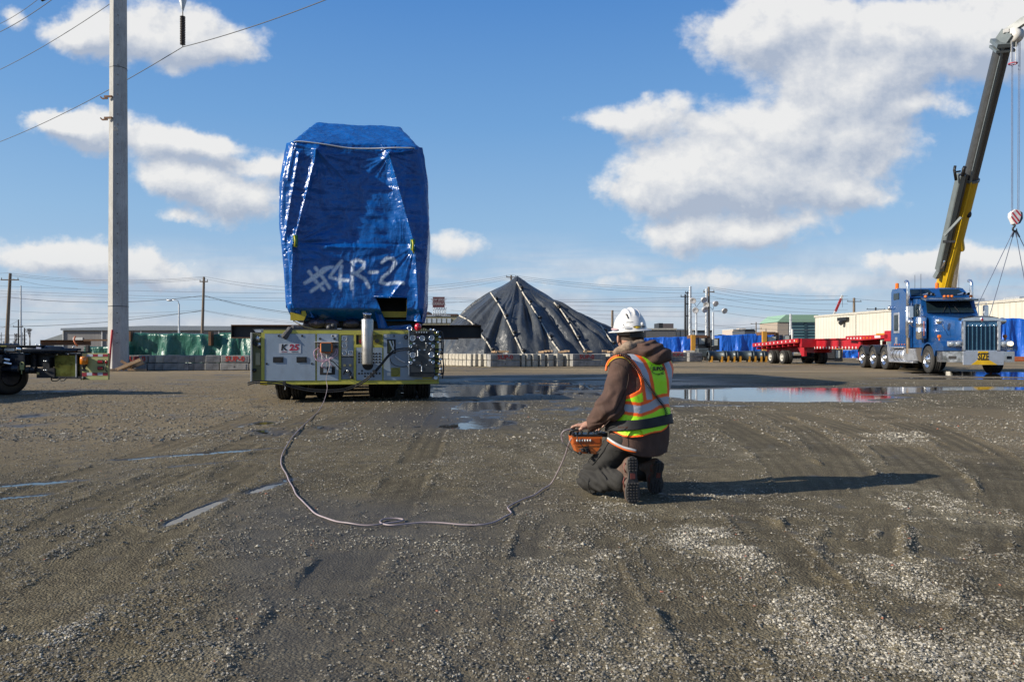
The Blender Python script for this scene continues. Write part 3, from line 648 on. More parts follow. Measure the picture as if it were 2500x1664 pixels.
utility_pole(2085, 727, 170, .35, 'wooden pole showing above the white warehouse roof', ((-.8, 3.4),), grp=UG)
utility_pole(2138, 750, 190, .25, 'dark crossarms showing above the white warehouse roof', ((-.5, 5), (-1.6, 4)), dark_m, grp=UG)
def street_lamp(px, py, D, lb):
    s = D / F; x = (px - CX) * s; zt = 1 + (HY - py) * s
    t = thing('street_lamp', lb, 'street lamp', (x, D, 0))
    MB().cyl((0, 0, 0), (0, 0, zt), .14, .09, n=8).build('pole', galv, t)
    MB().tube([(0, 0, zt), (-.1, 0, zt + .35), (-.5, 0, zt + .5), (-.9, 0, zt + .5)], .05, n=6).build('arm', galv, t)
    MB().ell((-1.1, 0, zt + .45), (.4, .15, .12), 10, 6).build('lamp_head', galv, t)
street_lamp(437, 742, 90, 'slim street lamp with a curved head left of the wooden pole')
def flood(px, py, D, heads, lb):
    s = D / F; x = (px - CX) * s; zt = 1 + (HY - py) * s
    t = thing('floodlight_mast', lb, 'floodlight mast', (x, D, 0), 0, 'floodlight masts behind the blue tarps')
    MB().cyl((0, 0, 0), (0, 0, zt), .13, .08, n=10).build('pole', galv, t)
    for (dx, dz) in heads:
        MB().beam((0, 0, zt + dz * .3), (dx * .9, -.02, zt + dz), .05, .05).build('bracket', galv, t)
        h = MB(); h.lathe((dx, -.15, zt + dz), (.35 * (1 if dx > 0 else -1), -1, -.5), [(-.25, .05), (-.2, .18), (.1, .30), (.2, .32), (.2, .29), (.12, .01)], n=14); h.build('lamp_head', mm('lamp_white', (.72, .72, .72), .3, .2), t)
flood(1700, 757, 75, [(-.35, 1.0), (.65, 1.05), (-.1, .05), (.75, .1)], 'four headed floodlight mast in front of the orange frame')
flood(1741, 762, 80, [(-.75, .85), (.15, .95), (1.1, .2)], 'three headed floodlight mast with a forked bracket')
# wires by end points (x, y, distance)
WR = [((446, 115, 32), (0, 346, 46), .25, .016), ((446, 115, 32), (800, -2, 26), .1, .016), ((0, 170, 52), (300, -12, 40), .2, .018), ((0, 78, 48), (130, -3, 42), .1, .02), ((0, 58, 50), (95, -3, 44), .1, .016)]
for a, b, sg, r in WR: wire(P(*a), P(*b), sg, r)
far = [((27, 667), (499, 675), .8), ((27, 671), (499, 678), .8), ((27, 673), (499, 681), .9), ((0, 698), (720, 716), .2), ((27, 726), (499, 721), .9), ((30, 680), (190, 704), .3), ((0, 710), (720, 728), .2), ((0, 716), (720, 735), .2),
       ((27, 759), (499, 756), .5), ((0, 797), (499, 757), .6), ((0, 779), (499, 759), .5), ((499, 675), (760, 702), .4), ((499, 680), (760, 712), .4), ((499, 721), (760, 768), .4), ((499, 723), (760, 772), .4), ((499, 757), (760, 788), .3), ((499, 759), (760, 792), .3),
       ((0, 667), (27, 666), .0), ((0, 726), (27, 724), 0), ((0, 802), (45, 782), .1),
       ((1000, 700), (1248, 671), .3), ((1000, 706), (1248, 675), .3), ((1000, 712), (1248, 679), .4), ((1248, 671), (1685, 703), .5), ((1248, 675), (1685, 708), .5), ((1248, 679), (1725, 716), .6), ((1000, 722), (1725, 722), .6), ((1000, 735), (1730, 728), .4), ((1000, 727), (1725, 735), .3), ((1300, 742), (1725, 748), .2), ((1300, 752), (1725, 760), .2), ((1000, 745), (1250, 722), .2), ((1380, 764), (1725, 772), .2),
       ((1730, 700), (2070, 722), .5), ((1730, 703), (2070, 730), .7), ((1730, 712), (2070, 742), .6), ((1730, 722), (2070, 757), .6), ((1725, 738), (2040, 764), .4), ((1725, 755), (1990, 782), .4), ((1685, 789), (1846, 790), .3), ((1846, 790), (1930, 794), .1), ((1685, 793), (1846, 797), .3), ((1730, 728), (2090, 730), .3), ((2085, 729), (2260, 735), .2),
       ((1730, 793), (1990, 806), .2), ((1100, 757), (1500, 778), .2)]
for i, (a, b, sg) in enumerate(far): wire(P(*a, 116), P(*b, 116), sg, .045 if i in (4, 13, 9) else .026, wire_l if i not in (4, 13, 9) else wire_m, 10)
near_lb = ['power line from the insulator down to the left edge of the photo', 'power line rising from the insulator to the top edge', 'power line passing behind the concrete pole near its top', 'lower of the two close power lines in the top left corner', 'upper of the two close power lines in the top left corner']
pls = sorted([q for q in bpy.data.objects if q.name.startswith('power_line')], key=lambda q: q.name)
rgn = {0: [], 1: [], 2: []}
for i, o in enumerate(pls):
    if i < 5: tag(o, near_lb[i], 'power line', 'power lines in the upper left sky'); continue
    vv_ = [v.co for v in o.data.vertices]; xs = [c.x / c.y * F + CX for c in vv_]; ym = HY - (sum(c.z for c in vv_) / len(vv_) - CZ) / vv_[0].y * F
    r = 0 if min(xs) < 760 and max(xs) < 990 else (1 if min(xs) < 1500 else 2); rgn[r].append((ym, o))
for r, (where, grp) in enumerate((('on the left between the wooden poles', 'far power lines on the left'), ('over the black pile', 'far power lines over the pile'), ('right of the double pole, over the yard', 'far power lines on the right'))):
    L_s = sorted(rgn[r], key=lambda q: q[0])
    for i, (ym, o) in enumerate(L_s):
        n_ = ['highest', 'second', 'third', 'fourth', 'fifth', 'sixth', 'seventh', 'eighth', 'ninth', 'tenth', 'eleventh', 'twelfth', 'thirteenth', 'fourteenth', 'fifteenth', 'sixteenth', 'seventeenth', 'eighteenth', 'nineteenth', 'twentieth'][i]
        tag(o, 'far power line ' + where + ', ' + n_ + ' from the top', 'power line', grp)
MB().lathe(P(110, -2, 43), (1, .2, .6), [(-.25, .01), (-.2, .07), (.2, .07), (.25, .01)], n=10).build('marker_ball', dark_m)
tag(bpy.data.objects['marker_ball'], 'dark damper clamped on the wire at the top left corner', 'damper')
# the big concrete pole
def big_pole():
    D = 32.4; x = (289 - CX) / F * D
    pm = mm('pole_concrete', (.52, .51, .48), .8, var=.15, nscale=1.2, bump=.006, bscale=30, dirt=.35, dirtcol=(.24, .22, .19))
    nt = pm.node_tree; bs = nt.nodes['Principled BSDF']; v = N(nt, 'ShaderNodeTexCoord').outputs['Object']
    cr = N(nt, 'ShaderNodeTexNoise', inp={'Vector': V_(nt, 'MULTIPLY', v, (5, 5, .6)), 'Scale': 1.0, 'Detail': 6.0, 'Roughness': .7})
    ck = MR(nt, M_(nt, 'ABSOLUTE', M_(nt, 'SUBTRACT', cr.outputs['Fac'], .5)), .012, .0)
    nt.links.new(MIX(nt, M_(nt, 'MULTIPLY', ck, .6), bs.inputs['Base Color'].links[0].from_socket, (.10, .09, .08)), bs.inputs['Base Color'])
    t = thing('concrete_power_pole', 'tall octagonal grey concrete power pole on the left', 'power pole', (x, D, 0), R(-6))
    m = MB(); prof = [(0, .425), (2.2, .40), (15.9, .335), (27, .28)]; m.lathe((0, 0, 0), (0, 0, 1), prof, n=8, smooth=False); m.build('shaft', pm, t)
    for z in (2.75, 12.9, 19): MB().lathe((0, 0, z), (0, 0, 1), [(-.012, .33 + .0045 * (20 - z)), (.012, .33 + .0045 * (20 - z))], n=8, smooth=False).build('joint_ring', dark_m, t)
    for z in (11.6, 10.7):
        w = MB(); w.bx(-.62, -.38, -.2, -.14, z - .03, z + .03); w.cyl((-.62, -.17, z), (-.70, -.17, z + .08), .03, n=6); w.bx(-.36, -.02, -.44, -.36, z - .035, z + .035); w.build('climbing_bracket', rust_m, t)
    MB().lathe((.12, -.34, 10.25), (.1, -1, 0), [(0, .08), (.04, .08)], n=12).build('hole_cover', white_paint, t)
    m = MB()
    for k in range(40):
        z = 1.2 + k * .42
        if k % 5 == 4: continue
        m.cyl((.19, -.37 + z * .0045, z), (.19, -.40 + z * .0045, z + .0), .022, n=6)
    m.build('step_hole', dark_m, t).__setitem__('kind', 'stuff')
    MB().beam((0, 0, 18.6), (2.9 * math.cos(R(6)), 2.9 * math.sin(R(6)), 18.6), .22, .3).build('crossarm', galv, t)
    MB().beam((0, 0, 18.6), (-2.75, .4, 18.6), .22, .3).build('crossarm', galv, t)
    # insulator string hanging from the arm
    c = P(446, 115, 32) - Vector((x, D, 0)); c = Matrix.Rotation(R(6), 3, 'Z') @ c
    m = MB(); m.lathe((c.x, c.y, 15.15), (0, 0, 1), [(0, .02), (.1, .05), (.5, .16), (3.3, .2), (3.4, .05)], n=12); m.build('hanger_cone', galv, t)
    m = MB(); m.cyl((c.x, c.y, c.z), (c.x, c.y, 15.2), .025, n=8)
    pr = []
    for k in range(17):
        z = .10 + k * .072; pr += [(z, .035), (z + .008, .115), (z + .03, .105), (z + .045, .035)]
    m.lathe((c.x, c.y, c.z), (0, 0, 1), pr, n=14); m.build('insulator_string', mm('insulator_brown', (.055, .05, .05), .35), t)
    # red pole leaning on it
    a = P(265, 905, 31.5); a.z = 0; b = P(274, 805, 31.9)
    q = MB(); q.cyl(a, b, .045, n=8); tag(q.build('red_rod', mm('red_paint_rod', (.60, .02, .02), .4)), 'bright red rod leaning against the foot of the concrete pole', 'rod')
big_pole()
# offcuts of timber at the pole's foot
for i, (a, b, w, lb) in enumerate([((262, 903), (286, 903), .16, 'pale timber lying flat at the foot of the concrete pole'), ((284, 906), (345, 877), .20, 'long pale plank leaning up across the timber heap'), ((300, 904), (334, 880), .17, 'shorter plank propped under the long leaning one'), ((296, 880), (322, 896), .18, 'thick offcut crossing the top of the timber heap'), ((312, 904), (357, 903), .11, 'thin reddish batten lying in front of the blocks'), ((318, 897), (352, 884), .22, 'dark brown board behind the leaning planks')]):
    A = P(*a, 31.2 + i * .12); B = P(*b, 31.3 + i * .12); A.z = max(A.z, .08); m = MB(); m.beam(A, B, w, w * .6); o = m.build('timber', lumber_m if i < 5 else wood_m); tag(o, lb, 'timber', 'timber offcuts at the concrete pole')
# substation gantries and bare tree
t = thing('substation', 'distant lattice gantries of a substation at the left edge', 'substation', (P(20, 848, 230).x, 230, 0))
for k in range(6):
    m = MB(); x = (k - 3) * 2.3
    for q in (-.3, .3): m.cyl((x + q, 0, 0), (x + q, 0, 5 + .3 * (k % 3)), .07, n=4)
    for j in range(8): m.cyl((x - .3, 0, j * .6), (x + .3, 0, j * .6 + .6), .045, n=4)
    m.build('gantry_post', dark_m, t)
for z in (4.6, 3.4, 2.2): MB().bx(-7.5, 5.6, -.1, .1, z, z + .16).build('gantry_beam', dark_m, t)
for k in range(12): MB().bx(-7 + k * 1.05, -6.6 + k * 1.05, -.3, .3, 0, 1.6 + .7 * (k % 3)).build('switch_unit', galv, t)
def bare_tree(px, D, h, lb, seed):
    r_ = random.Random(seed); t = thing('bare_tree', lb, 'tree', (P(px, 848, D).x, D, 0)); tr = MB(); br = MB()
    tr.cyl((0, 0, 0), (0, 0, h * .35), .16, .10, n=6)
    def grow(p, d, L, r, k):
        q = p + d * L; (tr if k == 0 else br).cyl(p, q, r, r * .6, n=4, cap=False)
        if k >= 4: return
        for _ in range(3):
            nd = (d + Vector((r_.uniform(-.8, .8), r_.uniform(-.8, .8), r_.uniform(-.1, .5)))).normalized(); grow(q, nd, L * .68, r * .62, k + 1)
    grow(Vector((0, 0, h * .3)), Vector((0, 0, 1)), h * .22, .12, 0)
    bk = mm('bark', (.10, .08, .07), .9); tr.build('trunk', bk, t); br.build('crown', bk, t)
bare_tree(73, 140, 5.2, 'bare leafless tree behind the grey shed on the left', 3); bare_tree(38, 150, 4.4, 'small bare tree among the substation posts', 5)

# ---------------------------------------------------------------- tarped stacks
def tarp_mat(name, col, rough, k=1.0, bump=.02, fold=6.0, coat=.0):
    m = mat(name, col, rough, var=.10, nscale=3, bump=0, spec=.5, coat=coat); nt = m.node_tree; b = nt.nodes['Principled BSDF']; v = N(nt, 'ShaderNodeTexCoord').outputs['Object']
    a = N(nt, 'ShaderNodeTexNoise', inp={'Vector': V_(nt, 'MULTIPLY', v, (1.6, 1.6, .5)), 'Scale': fold, 'Detail': 5.0, 'Distortion': 1.2}).outputs['Fac']
    c = N(nt, 'ShaderNodeTexNoise', inp={'Vector': v, 'Scale': fold * 5, 'Detail': 3.0}).outputs['Fac']
    bb = N(nt, 'ShaderNodeBump', inp={'Distance': bump, 'Height': M_(nt, 'MULTIPLY_ADD', c, .18, a)}); nt.links.new(bb.outputs[0], b.inputs['Normal']); return m
green_t = tarp_mat('green_tarp', (.035, .16, .115), .32, bump=.05, fold=3)
blue_far = tarp_mat('bright_blue_tarp', (.012, .13, .62), .38, bump=.06, fold=2.0)
def drape(name, lb, px0, px1, D, ptop, pbot, m, depth=2.5, cat='tarp', pleat=.14, seed=0, z0=None, rz=0.0):
    s = D / F; w = (px1 - px0) * s; zt = 1 + (HY - ptop) * s; zb = (1 + (HY - pbot) * s) if z0 is None else z0
    nu = max(60, int(w / .07)); nv = 40; U, Vv = np.meshgrid(np.linspace(0, w, nu), np.linspace(0, 1, nv), indexing='ij')
    # profile: front bottom -> front top -> back top -> back bottom
    per = np.clip(Vv * 3, 0, 3); H = zt - zb
    y = np.where(per < 1, 0, np.where(per < 2, (per - 1) * depth, depth)); z = np.where(per < 1, zb + H * per, np.where(per < 2, zt, zt - (per - 2) * H))
    lowf = fbm(U * .35, U * 0 + seed, 3, seed); z = z + (lowf * .35) * (z - zb) / H
    tt = np.clip(1 - (z - zb) / H, 0, 1)
    pl = fbm(U * 1.9 + .5 * fbm(U * .8, Vv * 2, 2, seed + 5), tt * .9 + seed, 3, seed + 2)
    sharp = np.abs(pl) ** .7 * np.sign(pl)
    fr = (per < 1.02) | (per > 1.98)
    y = y - np.where(per <= 1.2, 1, -1) * np.where(fr, sharp * pleat * 2.2 * (.35 + tt), 0) - np.where(per < 1, .12 * tt, 0)
    z = z + np.where(~fr, .06 * fbm(U * 2, y, 3, seed + 8), 0) - .05 * np.abs(pl) * (per > .8)
    vs = np.stack([U, y, z], -1).reshape(-1, 3); idx = np.arange(nu * nv).reshape(nu, nv)
    fs = np.stack([idx[:-1, :-1], idx[1:, :-1], idx[1:, 1:], idx[:-1, 1:]], -1).reshape(-1, 4)
    t = thing(name, lb, cat, ((px0 - CX) * s, D, 0), rz); obj_np('tarp', vs, fs, m, t)
    for e, xx in ((0, .01), (1, w - .01)):
        q = MB(); q.bx(xx - .02, xx + .02, .1, depth - .1, zb, zt - .1); q.build('end_flap', m, t)
    return t
gt = drape('tarped_stack', 'long stack under a pleated dark green tarp behind the grey blocks', 312, 640, 36, 816, 880, green_t, z0=.1, seed=2, cat='tarped stack', pleat=.16)
for px in (322, 517): MB().bx((px - 312) * 36 / F - .06, (px - 312) * 36 / F + .06, -.25, .1, 1.1 if px > 400 else 1.3, 1.75).build('stake', rust_m, gt)
gt = drape('tarped_stack', 'low green tarped stack left of the concrete pole', 203, 300, 35, 840, 880, green_t, z0=.1, seed=6, cat='tarped stack', pleat=.15)
t = thing('rusty_rail', 'rusty steel girder lying across the top of the low green stack', 'girder', P(98, 848, 33))
t.location.z = 0
a = P(98, 836, 33) - Vector(t.location); b = P(222, 836, 34) - Vector(t.location)
MB().beam(a + Vector((0, 0, .1)), b + Vector((0, 0, .1)), .25, .03).build('top_flange', rust_m, t); MB().beam(a - Vector((0, 0, .1)), b - Vector((0, 0, .1)), .25, .03).build('bottom_flange', rust_m, t); MB().beam(a, b, .03, .17).build('web', rust_m, t)
[MB().bx(q_, q_ + .12, -.05, .1, 0, a.z - .12).build('support', beam_dark, t) for q_ in (.15, 2.0)]
a = P(204, 830, 33); b = P(268, 830, 33.5); m = MB(); m.beam(a, b, .1, .08); tag(m.build('pipe_rail', mm('pale_orange', (.60, .33, .16), .6)), 'pale orange bar running from the girder to the concrete pole', 'bar')
m = MB(); q = P(187, 832, 32.7); m.tube([q + Vector((-.05, 0, .2)), q + Vector((-.09, 0, .14)), q + Vector((-.08, -.05, 0)), q + Vector((.0, -.08, -.12)), q + Vector((.07, -.05, -.22))], .035, n=7); tag(m.build('orange_hook', mm('orange_hook', (.62, .16, .05), .5)), 'orange sling looped over the rusty girder', 'sling')

# ---------------------------------------------------------------- concrete blocks
def block(px, D, z, lb, w=.42, d=1.0, h=.33, rz=.5, m=None, grp=None, text=None, chip=0):
    x = (px - CX) / F * D
    t = thing('concrete_block', lb, 'concrete block', (x, D, z), rz, grp)
    bm = bmesh.new(); bmesh.ops.create_cube(bm, size=1)
    for v in bm.verts: v.co = Vector((v.co.x * w + w / 2, v.co.y * d + d / 2, v.co.z * (h - .012) + h / 2))
    bmesh.ops.bevel(bm, geom=bm.edges[:], offset=.022, segments=1, affect='EDGES')
    for v in bm.verts: v.co += Vector((random.uniform(-.008, .008), random.uniform(-.008, .008), random.uniform(-.006, .006)))
    me = bpy.data.meshes.new('body'); bm.to_mesh(me); bm.free(); me.materials.append(m or block_m); o = bpy.data.objects.new('body', me); COL.objects.link(o); o.parent = t
    if w > .9:   # cast recess on the long face
        MB().bx(.12, w - .12, -.012, -.004, .045, h - .045).build('face_panel', block_g, t)
        q = MB(); q.cyl((w * .5, -.02, h * .5), (w * .5, -.004, h * .5), .03, n=8); q.build('lifting_eye', dark_m, t)
    if text: text_obj('sprayed_mark', text, .30, red_spray, t, (w * .5, -.020, h * .5), sx=1.1, bold=.008)
    return t
creams = [1086, 1094, 1102.5, 1110.5, 1119, 1128, 1137.5, 1149, 1160, 1173, 1187, None, 1261, 1274, 1287, 1301.5, 1320, 1338, 1360, 1385, None, 1465, 1489, 1513, 1540]
GW = 'concrete blocks walling the black pile'
ordn = ['first', 'second', 'third', 'fourth', 'fifth', 'sixth', 'seventh', 'eighth', 'ninth', 'tenth', 'eleventh', 'twelfth', 'thirteenth', 'fourteenth', 'fifteenth', 'sixteenth', 'seventeenth', 'eighteenth', 'nineteenth', 'twentieth']
k = 0; CRN = [c for c in creams]
def pitch(i):
    a = creams[i]; b = [c for c in creams[i + 1:] if c]; return min((b[0] - a) if b and creams[i + 1] else 14, 24)
for i, px in enumerate(creams):
    for row in (0, 1):
        rn = ('lower', 'upper')[row]
        if px is None:
            lp = 1190 + 7 if i == 11 else 1398; nm = 'near the transporter' if i == 11 else 'near the man'
            block(lp, 1850 / (896 - 848) if i == 11 else 1850 / (895 - 848), row * .34, ('long dark block with red writing in the pile wall ' if row else 'long plain dark block under the marked one in the pile wall ') + nm, w=1.58, d=.7, rz=.28, m=block_g, grp=None, text='SUP-0' if row else None)
        else:
            D = 1850 / (np.interp(px, [1080, 1150, 1250, 1400, 1560], [891.5, 894, 895.5, 894.5, 892]) - 848)
            block(px, D, row * .34, 'cream sided block, ' + (ordn[k] if k < 20 else 'twenty-' + ordn[k - 20]) + ' from the left in the ' + rn + ' row of the pile wall', w=.66 * pitch(i) * D / F / math.cos(.52), d=.8, rz=.52 + random.uniform(-.04, .04), grp=GW)
    if px is not None: k += 1
# grey stacks on the left
GL = 'grey blocks before the green tarps'
left = [(300, 1.0, .1, 'with red writing behind the timber heap', 'SUP-0', block_g), (361, .40, .5, 'just right of the marked one', None, block_g), (378, .36, .3, 'with a chipped pale top', None, block_m), (398, .62, .15, 'with a cream top edge', None, block_g), (432, .5, -.1, 'at the sag of the row', None, block_g), (455, .42, .4, 'turned sideways', None, block_g), (474, .45, .35, 'left of the gap', None, block_g), (500, .6, .2, 'above the gap', None, block_g), (537, 1.22, .06, 'with red writing beside the transporter', 'SUP-0', block_g), (609, .55, .2, 'hidden by the transporter door', None, block_g)]
for (px, w, rz, ds, tx, m_) in left:
    for row in (0, 1):
        block(px + (2 if row else 0), 32.9, row * .335, 'grey block ' + (ds if row else ds.replace('with red writing', 'under the marked one')) + ', ' + ('upper' if row else 'lower') + ' row', w=w, d=.6, rz=rz, m=m_ if row else block_g, grp=GL, text=tx if row else None)
# rubble and timber on the wall tops
for i, (px, n_) in enumerate([(1215, 5), (1330, 4), (1378, 3), (1440, 2), (1485, 3)]):
    for j in range(n_):
        c = P(px + j * 7 - 8, 859 - random.random() * 3, 40.6); m = MB(); m.box(c, (.3, .12, .09), random.uniform(-.5, .5)); tag(m.build('wood_chunk', lumber_m), 'pale wood chunk ' + ordn[j] + ' in the ' + ordn[i] + ' heap on the pile wall', 'wood chunk', 'wood chunks on the pile wall')

# ---------------------------------------------------------------- the covered pile
PC = Vector((.35, 49.5, 0))
def pile_h(x, y):
    dx = x - PC.x; dy = y - PC.y; th = np.arctan2(dy, dx); r = np.hypot(dx, dy)
    Rr = 7.0 + .9 * np.cos(th) * (np.cos(th) > 0) - 1.2 * np.abs(np.cos(th)) * (np.cos(th) < 0) + .35 * np.cos(3 * th)
    q = r / Rr
    # sagging between a few ridge lines
    prof = np.interp(q, [0, .06, .1, .2, .38, .6, .8, .93, 1.03], [5.68, 5.36, 5.12, 4.62, 3.78, 2.75, 1.78, .82, -.3])
    prof = prof + np.where(np.cos(th) < -.1, .50, -.05) * np.sin(np.clip(q, 0, 1) * math.pi) * (.8 + .3 * np.cos(th * 2))
    pl = vn(th * 9.5 + 2.0 * vn(r * .5, th * 2, 5), r * .22, 3) + .5 * vn(th * 22 + .8 * r * .3, r * .3, 6)
    rid = np.abs(pl) ** .8 * np.sign(pl)
    prof = prof + rid * .80 * sm(q, .15, .8) * (1 - .45 * (np.cos(th) < -.3)) * (1 - .25 * sm(q, .9, 1.05)) + .45 * fbm(x * .42, y * .42, 3, 12) * sm(q, .1, .4)
    return prof
def make_pile():
    th = np.linspace(-math.pi, math.pi, 421)[:-1]; q = np.linspace(0.001, 1.0, 150) * 9.2
    T, Q = np.meshgrid(th, q, indexing='ij'); x = PC.x + Q * np.cos(T); y = PC.y + Q * np.sin(T); z = np.maximum(pile_h(x, y), .01)
    vs = np.stack([x, y, z], -1).reshape(-1, 3); idx = np.arange(x.size).reshape(x.shape); nx = np.roll(idx, -1, 0)
    fs = np.stack([idx[:, :-1], idx[:, 1:], nx[:, 1:], nx[:, :-1]], -1).reshape(-1, 4)
    vs[:, 0] -= PC.x; vs[:, 1] -= PC.y
    zf = vs[fs[:, 0], 2] + vs[fs[:, 2], 2]; fs = fs[zf > .03]
    t = thing('covered_pile', 'tall conical pile under a creased black tarp held by white ties', 'covered pile', PC)
    obj_np('tarp', vs, fs, tarp_mat('black_tarp', (.060, .067, .074), .40, bump=.05, fold=2.2), t)
    wt = mm('tie_white', (.62, .57, .47), .8); bk = mm('tie_black', (.02, .02, .022), .5)
    def hit(px, py):
        d = (P(px, py, 1) - Vector((0, 0, CZ)))
        for i in range(900):
            D = 40 + i * .03; p = Vector((0, 0, CZ)) + d * D
            if i == 899: return None
            if p.z <= float(pile_h(np.array(p.x), np.array(p.y))) + .05: return p - PC
        return p - PC
    for ln in [[(1262, 690), (1280, 722), (1300, 752), (1322, 790), (1345, 830), (1372, 866)], [(1198, 716), (1222, 752), (1240, 788), (1258, 825), (1278, 866)], [(1168, 712), (1198, 720)], [(1098, 768), (1122, 772), (1148, 786), (1160, 800)], [(1166, 800), (1176, 820), (1190, 838), (1204, 862)], [(1353, 740), (1372, 762), (1395, 798), (1415, 835), (1432, 862)], [(1466, 796), (1485, 824), (1503, 848)], [(1072, 793), (1100, 776)]]:
        pts = [q_ for q_ in (hit(*p) for p in ln) if q_ is not None]
        if len(pts) < 2: continue
        L = catmull(pts, 8)
        for i in range(0, len(L) - 2, 3):
            seg = L[i:i + (4 if i % 9 != 3 else 3)]; m = MB(); m.tube([p + Vector((0, -.05, .04)) for p in seg], .048, n=6); m.build('white_tie', wt, t)
            if i % 9 == 3: MB().ell(L[i] + Vector((.12, -.12, .02)), (.14, .12, .11), 8, 6).build('knot', bk, t)
make_pile()

# ---------------------------------------------------------------- the yard on the right, behind the man
GB = 'bright blue tarped stacks on the right'
drape('tarped_stack', 'bright blue tarped stack running behind the man', 1540, 1690, 68, 822, 846, blue_far, cat='tarped stack', seed=3, pleat=.10, z0=.55)['group'] = GB
drape('tarped_stack', 'bright blue tarped stack between the two orange frames', 1763, 1864, 66, 816, 848, blue_far, cat='tarped stack', seed=4, pleat=.10, z0=.6)['group'] = GB
drape('tarped_stack', 'bright blue tarped stack seen under the red trailer', 2018, 2120, 62, 852, 872, blue_far, cat='tarped stack', seed=5, pleat=.10, z0=.15, depth=1.5)['group'] = GB
drape('tarped_stack', 'small blue covered bundle behind the second orange frame', 1868, 1900, 69, 816, 848, blue_far, cat='tarped stack', seed=9, pleat=.1, z0=.6)['group'] = GB
def steel_rack(lb, px0, px1, D, z0, z1, m, post=8):
    s = D / F; x0 = (px0 - CX) * s; w = (px1 - px0) * s; t = thing('support_rack', lb, 'rack', (x0, D, 0))
    for z in (z0, z1): MB().bx(0, w, -.1, .1, z - .07, z + .07).build('rail', m, t)
    for k in range(post): MB().bx(w * k / (post - 1) - .06, w * k / (post - 1) + .06, -.08, .08, 0, z0 - .08).build('post', yellow_p, t)
steel_rack('orange rack rails under the blue stack behind the man', 1555, 1690, 66.5, .32, .55, orange_p)
steel_rack('orange rack rails under the blue stack between the frames', 1745, 1866, 64.5, .30, .58, orange_p, 10)
def gantry(lb, px0, px1, ptop, D):
    s = D / F; x0 = (px0 - CX) * s; w = (px1 - px0) * s; zt = 1 + (HY - ptop) * s; t = thing('gantry_frame', lb, 'frame', (x0, D, 0), 0, 'orange portal frames')
    MB().bx(-.16, .16, -.15, .15, 0, zt).build('post', yellow_p, t); MB().bx(w - .14, w + .14, -.1 + 1.5, .2 + 1.5, 0, zt - .05).build('post', rust_m, t)
    MB().bx(.17, w - .15, 1.3, 1.6, zt - .26, zt).bx(-.1, .16, .16, 1.6, zt - .28, zt - .02).build('crossbeam', rust_m, t)
gantry('orange portal frame behind the four headed floodlight mast', 1692, 1741, 817, 60); gantry('orange portal frame behind the tail of the red trailer', 1866, 1912, 809, 60)
gantry('orange post seen beneath the red trailer gooseneck', 2050, 2140, 845, 55)
gen_w = mm('cabinet_cream', (.55, .56, .50), .5, var=.05)
def cabinet(lb, px, py0, py1, w, D, num=None):
    s = D / F; W = w * s; z0, z1 = 1 + (HY - py1) * s, 1 + (HY - py0) * s; t = thing('equipment_crate', lb, 'crate', ((px - CX) * s, D, 0), 0, 'pale equipment crates in dark frames')
    MB().bx(0, W, 0, 1.2, z0, z1, ch=.03).build('panel', gen_w, t)
    for a in (-.1, W + .02): MB().bx(a, a + .08, -.06, 1.2, z0 - .1, z1 + .1).build('frame_post', dark_m, t)
    MB().bx(-.1, W + .1, -.08, 1.2, z0 - .35, z0 - .02).build('skid', dark_m, t); [MB().bx(q_, q_ + .2, .1, 1.1, 0, z0 - .36).build('support', dark_m, t) for q_ in (.1, W - .3)]
    if num: text_obj('number', num, .36, white_paint, t, (W / 2, -.012, (z0 + z1) / 2), bold=.01)
cabinet('pale crate left of the floodlight mast in the first frame', 1706, 826, 840, 15, 61); cabinet('pale crate right of the first orange frame', 1738, 828, 844, 15, 60)
cabinet('pale crate with white number in the second orange frame', 1874, 822, 841, 21, 61, '24'); cabinet('pale crate right of the numbered one', 1911, 820, 840, 17, 61.5); cabinet('pale crate under the trailer gooseneck', 2040, 856, 874, 12, 54)
m = MB(); t = thing('dark_tank', 'dark rounded tank beside the stacked cream blocks', 'tank', (P(1703, 848, 58).x, 58, 0)); m.bx(0, .9, 0, .9, .25, .95, ch=.1); m.build('tank_body', mm('tank_dark', (.06, .075, .08), .5), t); MB().bx(.05, .2, .1, .8, 0, .24).bx(.7, .85, .1, .8, 0, .24).build('foot', dark_m, t)
for i, (px, z, lb) in enumerate([(1673, .02, 'left cream block, bottom of the stack by the floodlight mast'), (1685, .02, 'right cream block, bottom of the stack by the floodlight mast'), (1673, .40, 'left cream block, top of the stack by the floodlight mast'), (1685, .40, 'right cream block, top of the stack by the floodlight mast')]):
    block(px, 55, z + .02, lb, w=.35, d=.6, h=.37, rz=0.02, m=mm('cream_block', (.62, .57, .47), .9, var=.1))
for i, (px, w, mk) in enumerate([(1632, 1.45, 'SUP-0'), (1683, 1.0, None)]):
    for row in (0, 1): block(px, 52.8, row * .335, ('long dark block behind the man with red writing' if (row and mk) else 'long dark block behind the man, ' + ('right' if i else 'left') + ' end, ' + ('upper' if row else 'lower') + ' row'), w=w, d=.6, rz=.25, m=block_g, text=mk if row else None)
for row in (0, 1): block(1622, 52.2, row * .335, 'cream block just right of the man, ' + ('upper' if row else 'lower') + ' row', w=.32, d=.6, rz=.4)
